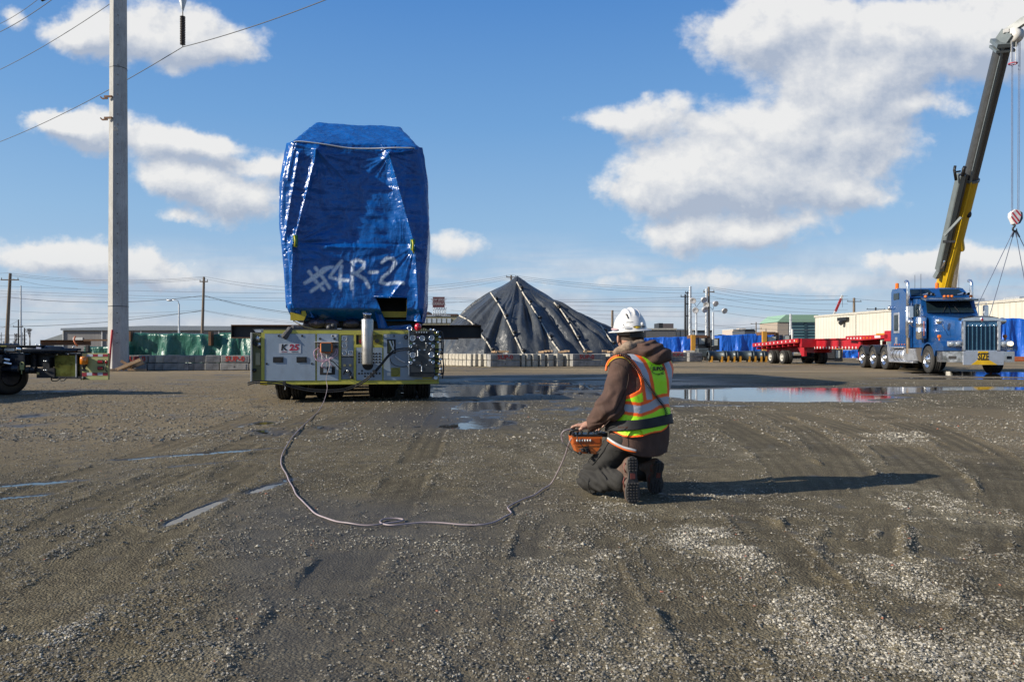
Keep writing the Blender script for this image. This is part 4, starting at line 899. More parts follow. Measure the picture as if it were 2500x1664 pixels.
def big_pipe(lb, px0, px1, D):
    s = D / F; w = (px1 - px0) * s; t = thing('steel_pipe', lb, 'pipe', ((px0 - CX) * s, D, 0), 0, 'dark steel pipes on yellow chocks')
    MB().lathe((0, 0, .43), (1, 0, 0), [(0, .30), (0, .36), (.12, .36), (.12, .33), (w - .12, .33), (w - .12, .36), (w, .36), (w, .30), (w - .05, .02)], n=22).build('pipe_shell', mm('pipe_dark', (.055, .075, .085), .45, .2, dirt=.2), t)
    for k in (.2, .8): MB().bx(w * k - .06, w * k + .06, -.3, .3, 0, .14).box((w * k, -.36, .2), (.1, .06, .4)).build('chock', yellow_p, t)
for i, (a, b) in enumerate([(1727, 1768), (1770, 1795), (1797, 1834), (1836, 1860), (1862, 1888)]): big_pipe(['dark pipe with a flared left end beside the long dark blocks', 'short dark pipe, second of the row', 'dark pipe in the middle of the pipe row', 'short dark pipe, fourth of the row', 'dark pipe ending behind the trailer wheels'][i], a, b, 52.5)
# far red and white crane jib
t = thing('lattice_jib', 'tiny red and white crane jib above the white warehouse roof', 'crane jib', (P(2034, 848, 260).x, 260, 0))
A = Vector((0, 0, 1 + 75 / F * 260)); B = Vector((3.2, 0, 1 + 127 / F * 260)); 
for i, (a, b, c) in enumerate([(0, .25, 'w'), (.25, .85, 'r'), (.85, 1, 'w')]): MB().beam(A.lerp(B, a), A.lerp(B, b), .5, .7).build('jib_section', mm('jib_red', (.42, .03, .03), .5) if c == 'r' else white_paint, t)
MB().cyl((-.4, 0, 0), A, .4, n=6).build('mast', white_paint, t)
MB().cyl(B, B - Vector((0, 0, 4)), .06, n=4).build('hoist_rope', wire_m, t)
# ---------------------------------------------------------------- the self-propelled transporter, power pack end towards the camera
TD = 13.9; TS = F / TD
lime = mm('lime_yellow_paint', (.50, .47, .07), .45, var=.08, nscale=3, dirt=.35, dirtcol=(.16, .14, .05), coat=.2)
panel_m = mm('grey_blue_panel', (.31, .385, .47), .42, var=.06, nscale=3, dirt=.22, dirtcol=(.18, .19, .19), dscale=7)
gap_m = mm('recess_black', (.012, .012, .013), .7)
chrome = mm('chrome', (.80, .80, .80), .12, 1.0, var=.04)
glass_dial = mm('dial_face', (.62, .66, .70), .3, var=.05)
tyre_m = mm('tyre', (.026, .025, .024), .8, var=.3, nscale=9, bump=.004, bscale=40, dirt=.4, dirtcol=(.085, .07, .05))
hose_m = mm('hose_black', (.010, .010, .011), .5)
steel_m = mm('fitting_steel', (.55, .56, .56), .3, .8)
pink_m = mm('pink_cable', (.52, .33, .42), .5, var=.15, nscale=20)
plate_m = mm('valve_panel', (.038, .045, .052), .42, .1, var=.15, dirt=.2, dirtcol=(.07, .065, .06))
T = thing('transporter', 'lime yellow self-propelled transporter with grey control panels carrying the blue load', 'transporter', ((857 - CX) / TS, TD, 0), .13)
fx = lambda p: (p - 857) / TS
fz = lambda y: CZ + (HY - y) / TS
def tb(name, px0, px1, y0, y1, d0, d1, m, par=T, ch=0.0):
    """box on the front: pixel rectangle, depth from d0 (towards the camera, negative) to d1"""
    return MB().bx(fx(px0), fx(px1), d0, d1, fz(y1), fz(y0), ch).build(name, m, par)
# hull with a frame of bars
m = MB(); m.bx(fx(648), fx(1067), .10, 1.55, fz(930), fz(809)); m.build('power_pack_hull', dark_m, T)
m = MB()
for a, b, c, d in [(645, 1070, 806, 814.5), (645, 1070, 928.5, 934.5), (645, 653, 814.6, 928.4), (1062, 1070, 814.6, 928.4), (772.5, 775, 814.6, 928.4), (827.5, 833, 814.6, 928.4), (863.5, 869, 814.6, 928.4), (932.5, 935, 814.6, 928.4), (833, 863.4, 814.6, 817), (833, 863.4, 925.5, 928.4), (869, 932.4, 814.6, 817), (869, 932.4, 840.5, 847.5)]:
    m.bx(fx(a), fx(b), -.0, .095, fz(d), fz(c))
m.build('front_frame', lime, T)
tb('bumper_strip', 644, 1071, 934.6, 937.5, -.03, .12, lime)
for s_, a, b in (('l', 644, 646.5), ('r', 1068.5, 1070.8)): tb('side_skin', a, b, 808, 934, .10, 1.55, lime)
tb('top_plate', 626, 1062, 803.2, 805.6, .0, 1.5, mm('worn_top_plate', (.10, .10, .105), .5, .3))
# left door
door = tb('service_door', 653.5, 772, 815, 927.8, -.012, .05, panel_m)
for px in (685, 740):
    h = tb('door_handle', px - 12, px + 12, 870.5, 884, -.022, -.008, dark_m, door); tb('handle_recess', px - 8, px + 8, 873.5, 881, -.026, -.0225, gap_m, door)
for (a, b) in ((686, 820), (741, 820), (658, 887), (764, 887)):
    q = tb('keyhole', a - 2, a + 2, b - 2.2, b + 2.2, -.017, -.013, gap_m, door)
dec = tb('decal', 687, 738, 839, 861.5, -.0165, -.013, mm('decal_white', (.62, .63, .66), .4, var=.02), door)
text_obj('decal_letter', 'K', .150, mm('decal_black', (.02, .02, .022), .4), door, (fx(698), -.018, fz(848.3)), shear=.12, bold=.006, sx=1.05)
text_obj('decal_number', '25', .150, mm('decal_red', (.42, .015, .05), .4), door, (fx(722), -.018, fz(848.3)), shear=.12, bold=.006, sx=1.12)
text_obj('decal_small', 'TRAFFIC', .026, mm('decal_red'), door, (fx(699), -.018, fz(858.6)), sx=1.1, ext=.001); text_obj('decal_small', 'KAMAG', .028, mm('decal_black'), door, (fx(724), -.018, fz(858.6)), sx=1.2, ext=.001)
# control column
col = tb('control_panel', 776, 827, 815, 927.8, -.008, .05, panel_m)
tb('shelf', 771.5, 828, 833.2, 835.2, -.10, -.009, white_paint, col)
tb('upper_cover', 777, 826, 816, 833, -.04, -.009, panel_m, col)
for px in (784, 818): MB().cyl((fx(px), -.06, fz(827)), (fx(px), -.04, fz(827)), .022, n=12).build('knob', black_m, col)
tb('sticker', 810, 823, 817, 822.5, -.043, -.0405, white_paint, col); tb('sticker_mark', 812, 816, 818, 821.5, -.0455, -.0435, gap_m, col)
tb('back_panel', 777, 826, 836, 869, -.012, -.0085, mm('panel_purple_grey', (.27, .27, .30), .5), col)
cb = MB().bx(fx(785.5), fx(814), -.16, -.013, fz(861), fz(836.5), ch=.02).build('control_box', mm('orange_box', (.62, .17, .025), .45), col)
MB().bx(fx(788), fx(811.5), -.175, -.161, fz(859), fz(837.5), ch=.012).build('screen', mm('screen_dark', (.012, .035, .05), .25), cb)
tb('breaker_recess', 783, 819, 894, 914, -.0105, -.0085, gap_m, col)
for px in (796, 807): tb('breaker', px - 4, px + 4, 895, 909, -.045, -.011, panel_m, col)
for px in (788, 799, 806): MB().tube([(fx(px), -.05, fz(866)), (fx(px) + .01, -.07, fz(880)), (fx(px), -.05, fz(896))], .006, n=5).build('wire', white_paint, col)
def crv(pts, d=-.12):
    return catmull([(fx(p[0]), p[2] if len(p) > 2 else d, fz(p[1])) for p in pts], 6)
pk = MB()
for c in ([(784, 846, -.05), (771, 858), (774, 874), (786, 880), (800, 878), (806, 877)], [(784, 850, -.05), (789, 865), (798, 874), (806, 877)], [(822, 848, -.05), (821, 860), (812, 871), (806, 877)], [(826, 850, -.05), (824, 866), (810, 876), (803, 879)], [(772, 866, -.1), (776, 878), (790, 882), (803, 879), (812, 890), (816, 893, -.05)], [(803, 879), (793, 884), (790, 894), (798, 899, -.05)], [(785, 856, -.08), (779, 865), (782, 874), (795, 878)]): pk.tube(crv(c), .0085, n=6)
pk.build('looped_pink_cable', pink_m, col)['kind'] = 'stuff'
MB().tube(crv([(806, 877), (818, 884), (826, 893), (832, 900, -.02)], -.1), .009, n=6).build('dark_lead', hose_m, col)
for px in (783, 822): MB().cyl((fx(px), -.07, fz(846)), (fx(px), -.012, fz(846)), .03, n=10).build('plug', black_m, col)
# gauge column
gc = tb('gauge_panel', 833.5, 863, 817.5, 870, .03, .06, panel_m)
tb('gauge_backing', 834.5, 848, 819, 869, .018, .029, white_paint, gc); tb('gauge_backing', 849, 862.5, 855, 869, .018, .029, white_paint, gc)
def dial(x, y, r, d, par, nm='gauge'):
    c = Vector((fx(x), d, fz(y))); g = MB(); g.lathe(c, (0, -1, 0), [(-.03, r * .92), (.012, r), (.022, r * .97), (.022, r * .82), (.012, r * .80)], n=22); o = g.build(nm, chrome, par)
    g = MB(); g.lathe(c, (0, -1, 0), [(.0125, r * .8), (.0135, .001)], n=22, smooth=False); g.build('dial', glass_dial, o)
    g = MB(); g.lathe(c, (0, -1, 0), [(.0142, r * .52), (.015, r * .52), (.015, r * .42), (.0142, r * .42)], n=18); g.beam(c + Vector((0, -.0155, 0)), c + Vector((r * .45, -.0155, r * .3)), .004, .002); g.build('needle', gap_m, o); return o
for p in ((841, 826.5), (841, 843), (841, 861), (856, 861)): dial(p[0], p[1], .046, .0, gc)
lp = tb('lower_gauge_panel', 833.5, 863, 872, 925, .03, .06, mm('panel_mid_grey', (.22, .25, .29), .5))
for p in ((841.5, 891), (855, 891)): MB().cyl((fx(p[0]), -.01, fz(p[1])), (fx(p[0]), .03, fz(p[1])), .024, n=12).build('tap', mm('brass', (.42, .36, .18), .35, .7), lp)
MB().tube(crv([(839, 914), (843, 905), (850, 903), (857, 911), (852, 916)], -.0), .012, n=6).build('tangled_lead', hose_m, lp); MB().ell((fx(849), -.01, fz(905)), .028, 8, 6).build('silver_cap', steel_m, lp); MB().ell((fx(858), .0, fz(921)), .03, 8, 6).build('dark_cap', black_m, lp)
# switch recess and vent panel
sr = tb('switch_recess', 875, 932, 818, 840, .03, .06, mm('recess_yellow', (.30, .27, .04), .6))
MB().cyl((fx(881.5), -.03, fz(833)), (fx(881.5), .03, fz(833)), .04, n=14).build('stop_button', mm('button_red', (.35, .02, .02), .35), sr)
MB().cyl((fx(919.5), -.03, fz(832)), (fx(919.5), .03, fz(832)), .04, n=14).build('rotary_switch', black_m, sr)
vp = tb('vent_panel', 870, 932, 848, 927.8, -.008, .05, panel_m)
k = MB()
for y in (863, 870, 877, 884):
    for x in (876.5, 883.5, 918, 926, 911): k.cyl((fx(x), -.0115, fz(y)), (fx(x), -.0085, fz(y)), .019, n=10)
for y, xs in ((905, (883.5, 911)), (911.5, (876.5, 883.5, 890.5, 897.5, 904.5, 911.5, 918.5, 926)), (918.5, (890.5, 897.5, 904.5, 911.5))):
    for x in xs: k.cyl((fx(x), -.0115, fz(y)), (fx(x), -.0085, fz(y)), .019, n=10)
k.build('vent_hole', gap_m, vp)['kind'] = 'stuff'
MB().cyl((fx(897.5), -.013, fz(890)), (fx(897.5), -.009, fz(890)), .10, n=26).build('exhaust_opening', gap_m, vp)
# exhaust stack with perforated heat shield
ex = MB(); ex.lathe((fx(897.5), -.17, fz(889)), (0, 0, 1), [(0, .07), (0, .094), (.015, .098), (fz(779) - fz(889) - .02, .108), (fz(779) - fz(889), .10), (fz(779) - fz(889), .05)], n=32)
pm = mat('perforated_chrome', (.55, .53, .49), .42, .9, var=.12, nscale=3); nt = pm.node_tree; b = nt.nodes['Principled BSDF']; tcn = N(nt, 'ShaderNodeTexCoord'); so = N(nt, 'ShaderNodeSeparateXYZ', inp={0: tcn.outputs['Object']})
ang = M_(nt, 'MULTIPLY', M_(nt, 'ARCTAN2', M_(nt, 'SUBTRACT', so.outputs[0], fx(897.5)), M_(nt, 'MULTIPLY', M_(nt, 'ADD', so.outputs[1], .17), -1.0)), 7.5)
vv = N(nt, 'ShaderNodeCombineXYZ', inp={0: M_(nt, 'ADD', M_(nt, 'FRACT', M_(nt, 'ADD', ang, M_(nt, 'MULTIPLY', M_(nt, 'FLOOR', M_(nt, 'MULTIPLY', so.outputs[2], 62)), .5))), -.5), 1: M_(nt, 'ADD', M_(nt, 'FRACT', M_(nt, 'MULTIPLY', so.outputs[2], 62)), -.5)})
hole = M_(nt, 'LESS_THAN', V_(nt, 'LENGTH', vv.outputs[0], out=1), .33); nt.links.new(MIX(nt, hole, b.inputs['Base Color'].links[0].from_socket, (.02, .02, .02)), b.inputs['Base Color']); nt.links.new(M_(nt, 'SUBTRACT', .9, M_(nt, 'MULTIPLY', hole, .9)), b.inputs['Metallic'])
ex = ex.build('exhaust_shield', pm, T)
MB().lathe((fx(897), -.17, fz(779)), (0, 0, 1), [(0, .065), (.05, .066), (.085, .07)], n=20).build('tail_pipe', dark_m, ex)
MB().lathe((fx(897), -.17, fz(767)), (.12, -.25, 1), [(-.005, .02), (0, .078), (.012, .078), (.014, .0)], n=22).build('rain_cap', chrome, ex)
MB().bx(fx(893), fx(902), -.16, -.0, fz(806), fz(803)).build('bracket', dark_m, ex)
# right panel
rp = tb('cable_panel', 935.5, 1061, 815, 927.8, -.008, .05, panel_m)
tb('cable_opening', 944, 965, 828, 863, -.0105, -.0085, gap_m, rp); tb('opening_interior', 947, 957, 831, 861, -.014, -.011, mm('olive_inside', (.14, .15, .06), .6), rp)
tb('yellow_cover', 953.5, 976, 897.5, 919.5, -.0105, -.0085, mm('recess_yellow'), rp); MB().lathe((fx(964.5), -.011, fz(908.5)), (0, -1, 0), [(0, .07), (.006, .07), (.008, .06)], n=20).build('round_cover', mm('round_olive', (.22, .21, .04), .5), rp)
tb('label_plate', 944, 952, 909, 917, -.0105, -.0085, white_paint, rp); m = MB(); m.prism([(fx(970), fz(838.5)), (fx(978), fz(838.5)), (fx(976), fz(833))], 'y', -.0105, -.0085); m.build('warning_triangle', white_paint, rp)
for p in ((940, 818), (948, 818), (940, 822), (948, 822)): tb('small_label', p[0] - 3, p[0] + 3, p[1] - 1, p[1] + 1, -.0105, -.0085, white_paint, rp)
for px in (687, 741, 801, 917, 961): tb('latch_slot', px - 1.1, px + 1.1, 817, 822, -.020, -.0125, gap_m, T)
m = MB(); m.tube(crv([(950, 832, -.03), (954, 842), (958, 850), (962, 860)], -.06), .016, n=7); m.tube(crv([(958, 831, -.03), (960, 845), (955, 856), (950, 864)], -.05), .010, n=6); m.build('white_lead', white_paint, rp)['kind'] = 'stuff'
MB().tube(crv([(962, 868, -.03), (972, 876), (982, 882), (988, 884)], -.08), .013, n=6).build('grey_lead', steel_m, rp)
MB().tube(crv([(951, 874, -.02), (954, 884), (966, 893), (984, 895), (996, 893)], -.03), .006, n=5).build('thin_lead', hose_m, rp)
MB().lathe((fx(990), -.05, fz(822)), (0, -1, 0), [(0, .04), (.02, .042), (.03, .036), (.03, .02), (.02, .02)], n=14).build('lifting_ring', dark_m, rp)
# hydraulic valve panel standing proud on the right
hp = tb('valve_panel', 998, 1058, 807, 909, -.16, -.012, plate_m, T, .006)
tb('valve_base', 998.5, 1058.5, 909.3, 918, -.15, -.012, dark_m, hp); tb('valve_header', 1010, 1046, 808, 817.5, -.19, -.161, gap_m, hp)
tb('edge_trim', 996.3, 997.9, 806, 915, -.165, -.02, steel_m, hp)
for p in ((1006.3, 825.5), (1029, 825.5), (1052, 825), (1006.5, 866.5), (1052, 866)): dial(p[0], p[1], .053, -.172, hp)
for p in ((1001.5, 845.5), (1055.5, 845), (1001.8, 885.5), (1055.5, 884.5)):
    MB().lathe((fx(p[0]), -.162, fz(p[1])), (0, -1, 0), [(0, .03), (.03, .032), (.035, .026), (.035, .014), (.015, .013)], n=14).build('valve_knob', chrome, hp)
for (x, y, c, w, h) in [(1009.5, 838, 0, 5.5, 4), (1048, 838, 0, 5.5, 4), (1009.5, 878.5, 0, 5.5, 4), (1048, 878.5, 0, 5.5, 4), (1023, 854, 0, 4, 2.6), (1035, 853.5, 0, 4, 2.6), (1024, 891.5, 0, 4, 2.4), (1019, 822.5, 2, 4.5, 2.8), (1002, 838.5, 1, 4.5, 5), (1055, 838, 1, 4.5, 5), (1002, 878.5, 1, 4.5, 5), (1055, 878, 1, 4.5, 5)]:
    tb('valve_label', x - w / 2, x + w / 2, y - h / 2, y + h / 2, -.164, -.1612, [mm('label_pale', (.45, .55, .68), .4), mm('label_green', (.04, .10, .04), .5), mm('label_lilac', (.5, .36, .6), .5)][c], hp)
for (x, y0, y1, yk) in [(1018.5, 844, 866, 868), (1039, 836, 862, 838), (1028, 882, 905, 905)]:
    tb('lever_slot', x - 1, x + 1, y0, (y0 + y1) / 2, -.165, -.1612, gap_m, hp); m = MB(); m.cyl((fx(x), -.20, fz((y0 + y1) / 2)), (fx(x), -.22, fz(yk)), .008, n=6); m.ell((fx(x), -.22, fz(yk)), .016, 8, 6); m.build('lever', steel_m, hp)
for i in range(5): MB().cyl((fx(1015.5 + i * 6.1), -.21, fz(811)), (fx(1015.5 + i * 6.1), -.19, fz(811)), .013, n=8).build('port', steel_m, hp)
for p in ((1016, 843), (1042, 843), (1007, 853.5), (1050, 853), (1017, 891), (1040, 891)): MB().ell((fx(p[0]), -.163, fz(p[1])), .010, 6, 4).build('bolt', steel_m, hp)
MB().lathe((fx(999), -.08, fz(801.5)), (0, -1, .1), [(-.02, .045), (0, .05), (.02, .045), (.02, .027), (-.02, .027)], n=16).build('eye_ring', chrome, hp)
bc = MB().lathe((fx(1019), -.10, fz(806.5)), (0, 0, 1), [(0, .03), (.03, .055), (.06, .062), (.10, .058), (.13, .035), (.135, .0)], n=16).build('red_beacon', mm('beacon_red', (.55, .01, .03), .2, coat=.5), hp)
for i in range(4): MB().cyl((fx(1024 + i * 4.6), -.10, fz(806.6)), (fx(1024 + i * 4.6), -.10, fz(800 + (i % 2) * 1.5)), .014, n=8).build('brass_fitting', mm('brass'), hp)
for p in ((1050, 804.5), (1058, 805)): MB().ell((fx(p[0]), -.08, fz(p[1])), .026, 8, 6).build('cap', steel_m, hp)
# fittings and hoses on the right flank
for i, y in enumerate((808, 820, 833, 852, 862, 875, 885, 898, 912)):
    m = MB(); m.cyl((fx(1059), -.10, fz(y)), (fx(1076 + (i * 7) % 6), -.08, fz(y + 1)), .016, n=8); m.build('flank_hose', hose_m, hp)
    m = MB(); m.lathe((fx(1066 + (i * 5) % 9), -.12, fz(y + 3)), (.3, -1, 0), [(0, .022), (.02, .028), (.035, .02), (.035, 0)], n=10); m.build('flank_fitting', steel_m, hp)
m = MB(); m.tube(crv([(1079, 810), (1081, 840), (1080, 870), (1082, 900), (1079, 925)], -.05), .014, n=6); m.tube(crv([(1074, 815), (1077, 845), (1075, 880), (1078, 915)], -.08), .011, n=6); m.build('flank_pipe', dark_m, hp)
tb('yellow_marker', 1030, 1054, 921.5, 925, -.02, -.009, mm('marker_yellow', (.60, .50, .02), .5), T); tb('step_rail', 1011, 1062, 926.5, 928.8, -.05, -.001, lime, T)
MB().lathe((fx(1062), -.05, fz(923)), (.2, -1, .2), [(0, .04), (.03, .042), (.035, .03), (.03, 0)], n=14).build('tow_light', galv, T)
for p in ((998, 857), (996, 862), (999, 866), (996, 893), (999, 897)): MB().ell((fx(p[0]), -.1, fz(p[1])), .028, 8, 6).build('hose_coupling', steel_m, T)
# open side locker on the left
sd_ = MB(); sd_.box((fx(634), .06, fz(870)), (.02, .012, .01)); 
m = MB(); m.bx(fx(646.5), fx(647.2), -.42, .0, fz(930), fz(814)); 
lk = MB().bx(fx(624), fx(644), .06, .9, fz(931), fz(814)).build('side_locker', mm('olive_locker', (.17, .17, .07), .6, dirt=.4), T)
MB().bx(fx(621.2), fx(623.6), -.05, .9, fz(932), fz(812)).build('locker_door', white_paint, lk)
for (a, b, r) in ((637, 826, .05), (640, 841, .045), (633, 839, .03), (627, 838, .03), (628, 903, .035), (641, 846, .03)): MB().lathe((fx(a), .05, fz(b)), (.1, -1, 0), [(0, r), (.03, r * .9), (.05, 0)], n=12).build('locker_fitting', steel_m if r > .04 else dark_m, lk)
tb('locker_plate', 631, 642, 861, 890, .035, .058, mm('locker_cream', (.38, .36, .22), .6), lk)
MB().tube(crv([(628, 828), (631, 842), (640, 840), (642, 850)], .02), .014, n=6).build('locker_hose', hose_m, lk)
m = MB(); m.add([(fx(626), .0, fz(803.5)), (fx(650), .0, fz(803.5)), (fx(650), .0, fz(812)), (fx(632), .0, fz(811)), (fx(626), .9, fz(803.5)), (fx(650), .9, fz(803.5)), (fx(650), .9, fz(812)), (fx(632), .9, fz(811))], [(0, 1, 2, 3), (4, 7, 6, 5), (0, 4, 5, 1), (3, 2, 6, 7), (0, 3, 7, 4), (1, 5, 6, 2)]); m.build('locker_lid', galv, lk)
# twin hoses
for off, nm in ((0, 0), (4.6, 1)):
    MB().tube(crv([(618 + nm, 932 + off), (632, 928 + off), (648, 927.5 + off), (675, 929 + off), (705, 934 + off), (735, 942 + off), (765, 948 + off), (800, 950 + off), (835, 948.5 + off), (862, 941 + off), (888, 928 + off), (912, 908 + off), (930, 888 + off), (946, 868 + off), (960, 856 + off), (975, 851 + off), (998, 849 + off)], -.17 - nm * .02), .0125, n=8).build('hydraulic_hose', hose_m, T)
for p in ((703, 933), (907, 914), (914, 907)): MB().box((fx(p[0]), -.19, fz(p[1])), (.05, .06, .07)).build('hose_clip', black_m, T)
MB().tube(crv([(703, 938), (705, 943), (704, 949)], -.17), .010, n=6).build('clip_tail', chrome, T)
MB().cyl((fx(644), -.05, fz(933)), (fx(660), -.05, fz(935)), .03, n=10).build('yellow_roller', mm('marker_yellow'), T)
# deck, bogies and wheels behind
MB().bx(-1.25, 1.25, 1.56, 9.6, .78, 1.24).build('deck', mm('deck_lime', (.30, .28, .05), .6, dirt=.6, dirtcol=(.06, .05, .03)), T)
MB().bx(-.35, .35, 1.4, 9.6, .55, .775).build('spine_beam', dark_m, T)
MB().cyl((-.95, .7, .48), (-.35, .7, .48), .13, n=14).build('axle_cylinder', mm('axle_tan', (.16, .125, .075), .6), T)
wheel0 = None
for i in range(6):
    for (xc, dd) in ((-1.205, 0), (1.205, 0)) + (((-.52, .35), (.52, .35)) if i in (0, 2, 4) else ()):
        y = 1.0 + i * 1.42 + dd
        if wheel0 is None:
            m = MB(); R_ = .40; w = .245
            for xs in (-.138, .138):
                prof = [(-w / 2, .24), (-w / 2, R_ - .05), (-w / 2 + .02, R_ - .015), (-w / 2 + .05, R_)]
                for g_ in (-.055, 0, .055): prof += [(g_ - .012, R_), (g_ - .008, R_ - .02), (g_ + .008, R_ - .02), (g_ + .012, R_)]
                prof += [(w / 2 - .05, R_), (w / 2 - .02, R_ - .015), (w / 2, R_ - .05), (w / 2, .24)]
                q = MB(); q.lathe((xs, 0, R_ - .004), (1, 0, 0), prof, n=40); m.add(q.v, q.f, True)
            wheel0 = thing('wheel', None, None); wheel0.parent = T; m.build('tyre', tyre_m, wheel0)
            q = MB(); q.lathe((0, 0, R_ - .004), (1, 0, 0), [(-.25, .0), (-.25, .1), (-.2, .235), (-.02, .24), (.02, .24), (.2, .235), (.25, .1), (.25, 0)], n=24); q.build('rim', dark_m, wheel0)
            q = MB(); q.bx(-.06, .06, -.12, .12, .4, .85); q.build('bogie_arm', dark_m, wheel0); wheel0.location = (xc, y, 0)
        else: dup(wheel0, T, (xc, y, 0))
# odds and ends lying on top
m = MB(); m.beam((fx(697), -.02, fz(826)), (fx(716), .05, fz(800)), .10, .12, ch=.03); m.beam((fx(714), .05, fz(799)), (fx(741), .12, fz(803)), .12, .09, ch=.03); tag(m.build('work_cloth', mm('grey_cloth', (.085, .08, .085), .8, bump=.02, bscale=12)), 'dark grey cloth bag slung over the front edge of the transporter', 'cloth'); bpy.data.objects['work_cloth'].parent = None
o = bpy.data.objects['work_cloth']; o.matrix_world = Matrix.Translation(T.location) @ Matrix.Rotation(.13, 4, 'Z')
for (a, b, r) in ((803, 799, .07), (812, 795, .06), (815, 802, .05), (801, 806, .035)): MB().ell((fx(a), .25, fz(b)), (r, r, r * .9), 8, 6).build('winch_part', black_m, T)
tb('grey_connector', 823, 832, 801, 804.5, .1, .25, galv, T)

# ---------------------------------------------------------------- steel beams across the deck
for yy, lb in ((6.3, 'black steel I-beam lying across the deck under the load, nearer one'), (9.0, 'black steel I-beam lying across the deck under the load, far one')):
    t = thing('steel_beam', lb, 'steel beam', Matrix.Rotation(.13, 3, 'Z') @ Vector((0, yy, 0)) + T.location, .13 * .3, 'beams under the load')
    x0, x1 = (-3.60, 2.95) if yy < 7 else (-3.0, 2.5)
    z = 1.245
    MB().bx(x0, x1, -.17, .17, z, z + .022).build('bottom_flange', rust_m, t); MB().bx(x0, x1, -.17, .17, z + .33, z + .352).build('top_flange', rust_m, t); MB().bx(x0 + .01, x1 - .01, -.012, .012, z + .0225, z + .3295).build('web', beam_dark, t)
    MB().bx(x0 + .0, x0 + .02, -.165, .165, z + .023, z + .329).bx(x1 - .02, x1, -.165, -.0, z + .023, z + .329).build('end_plate', rust_m if yy > 7 else beam_dark, t)

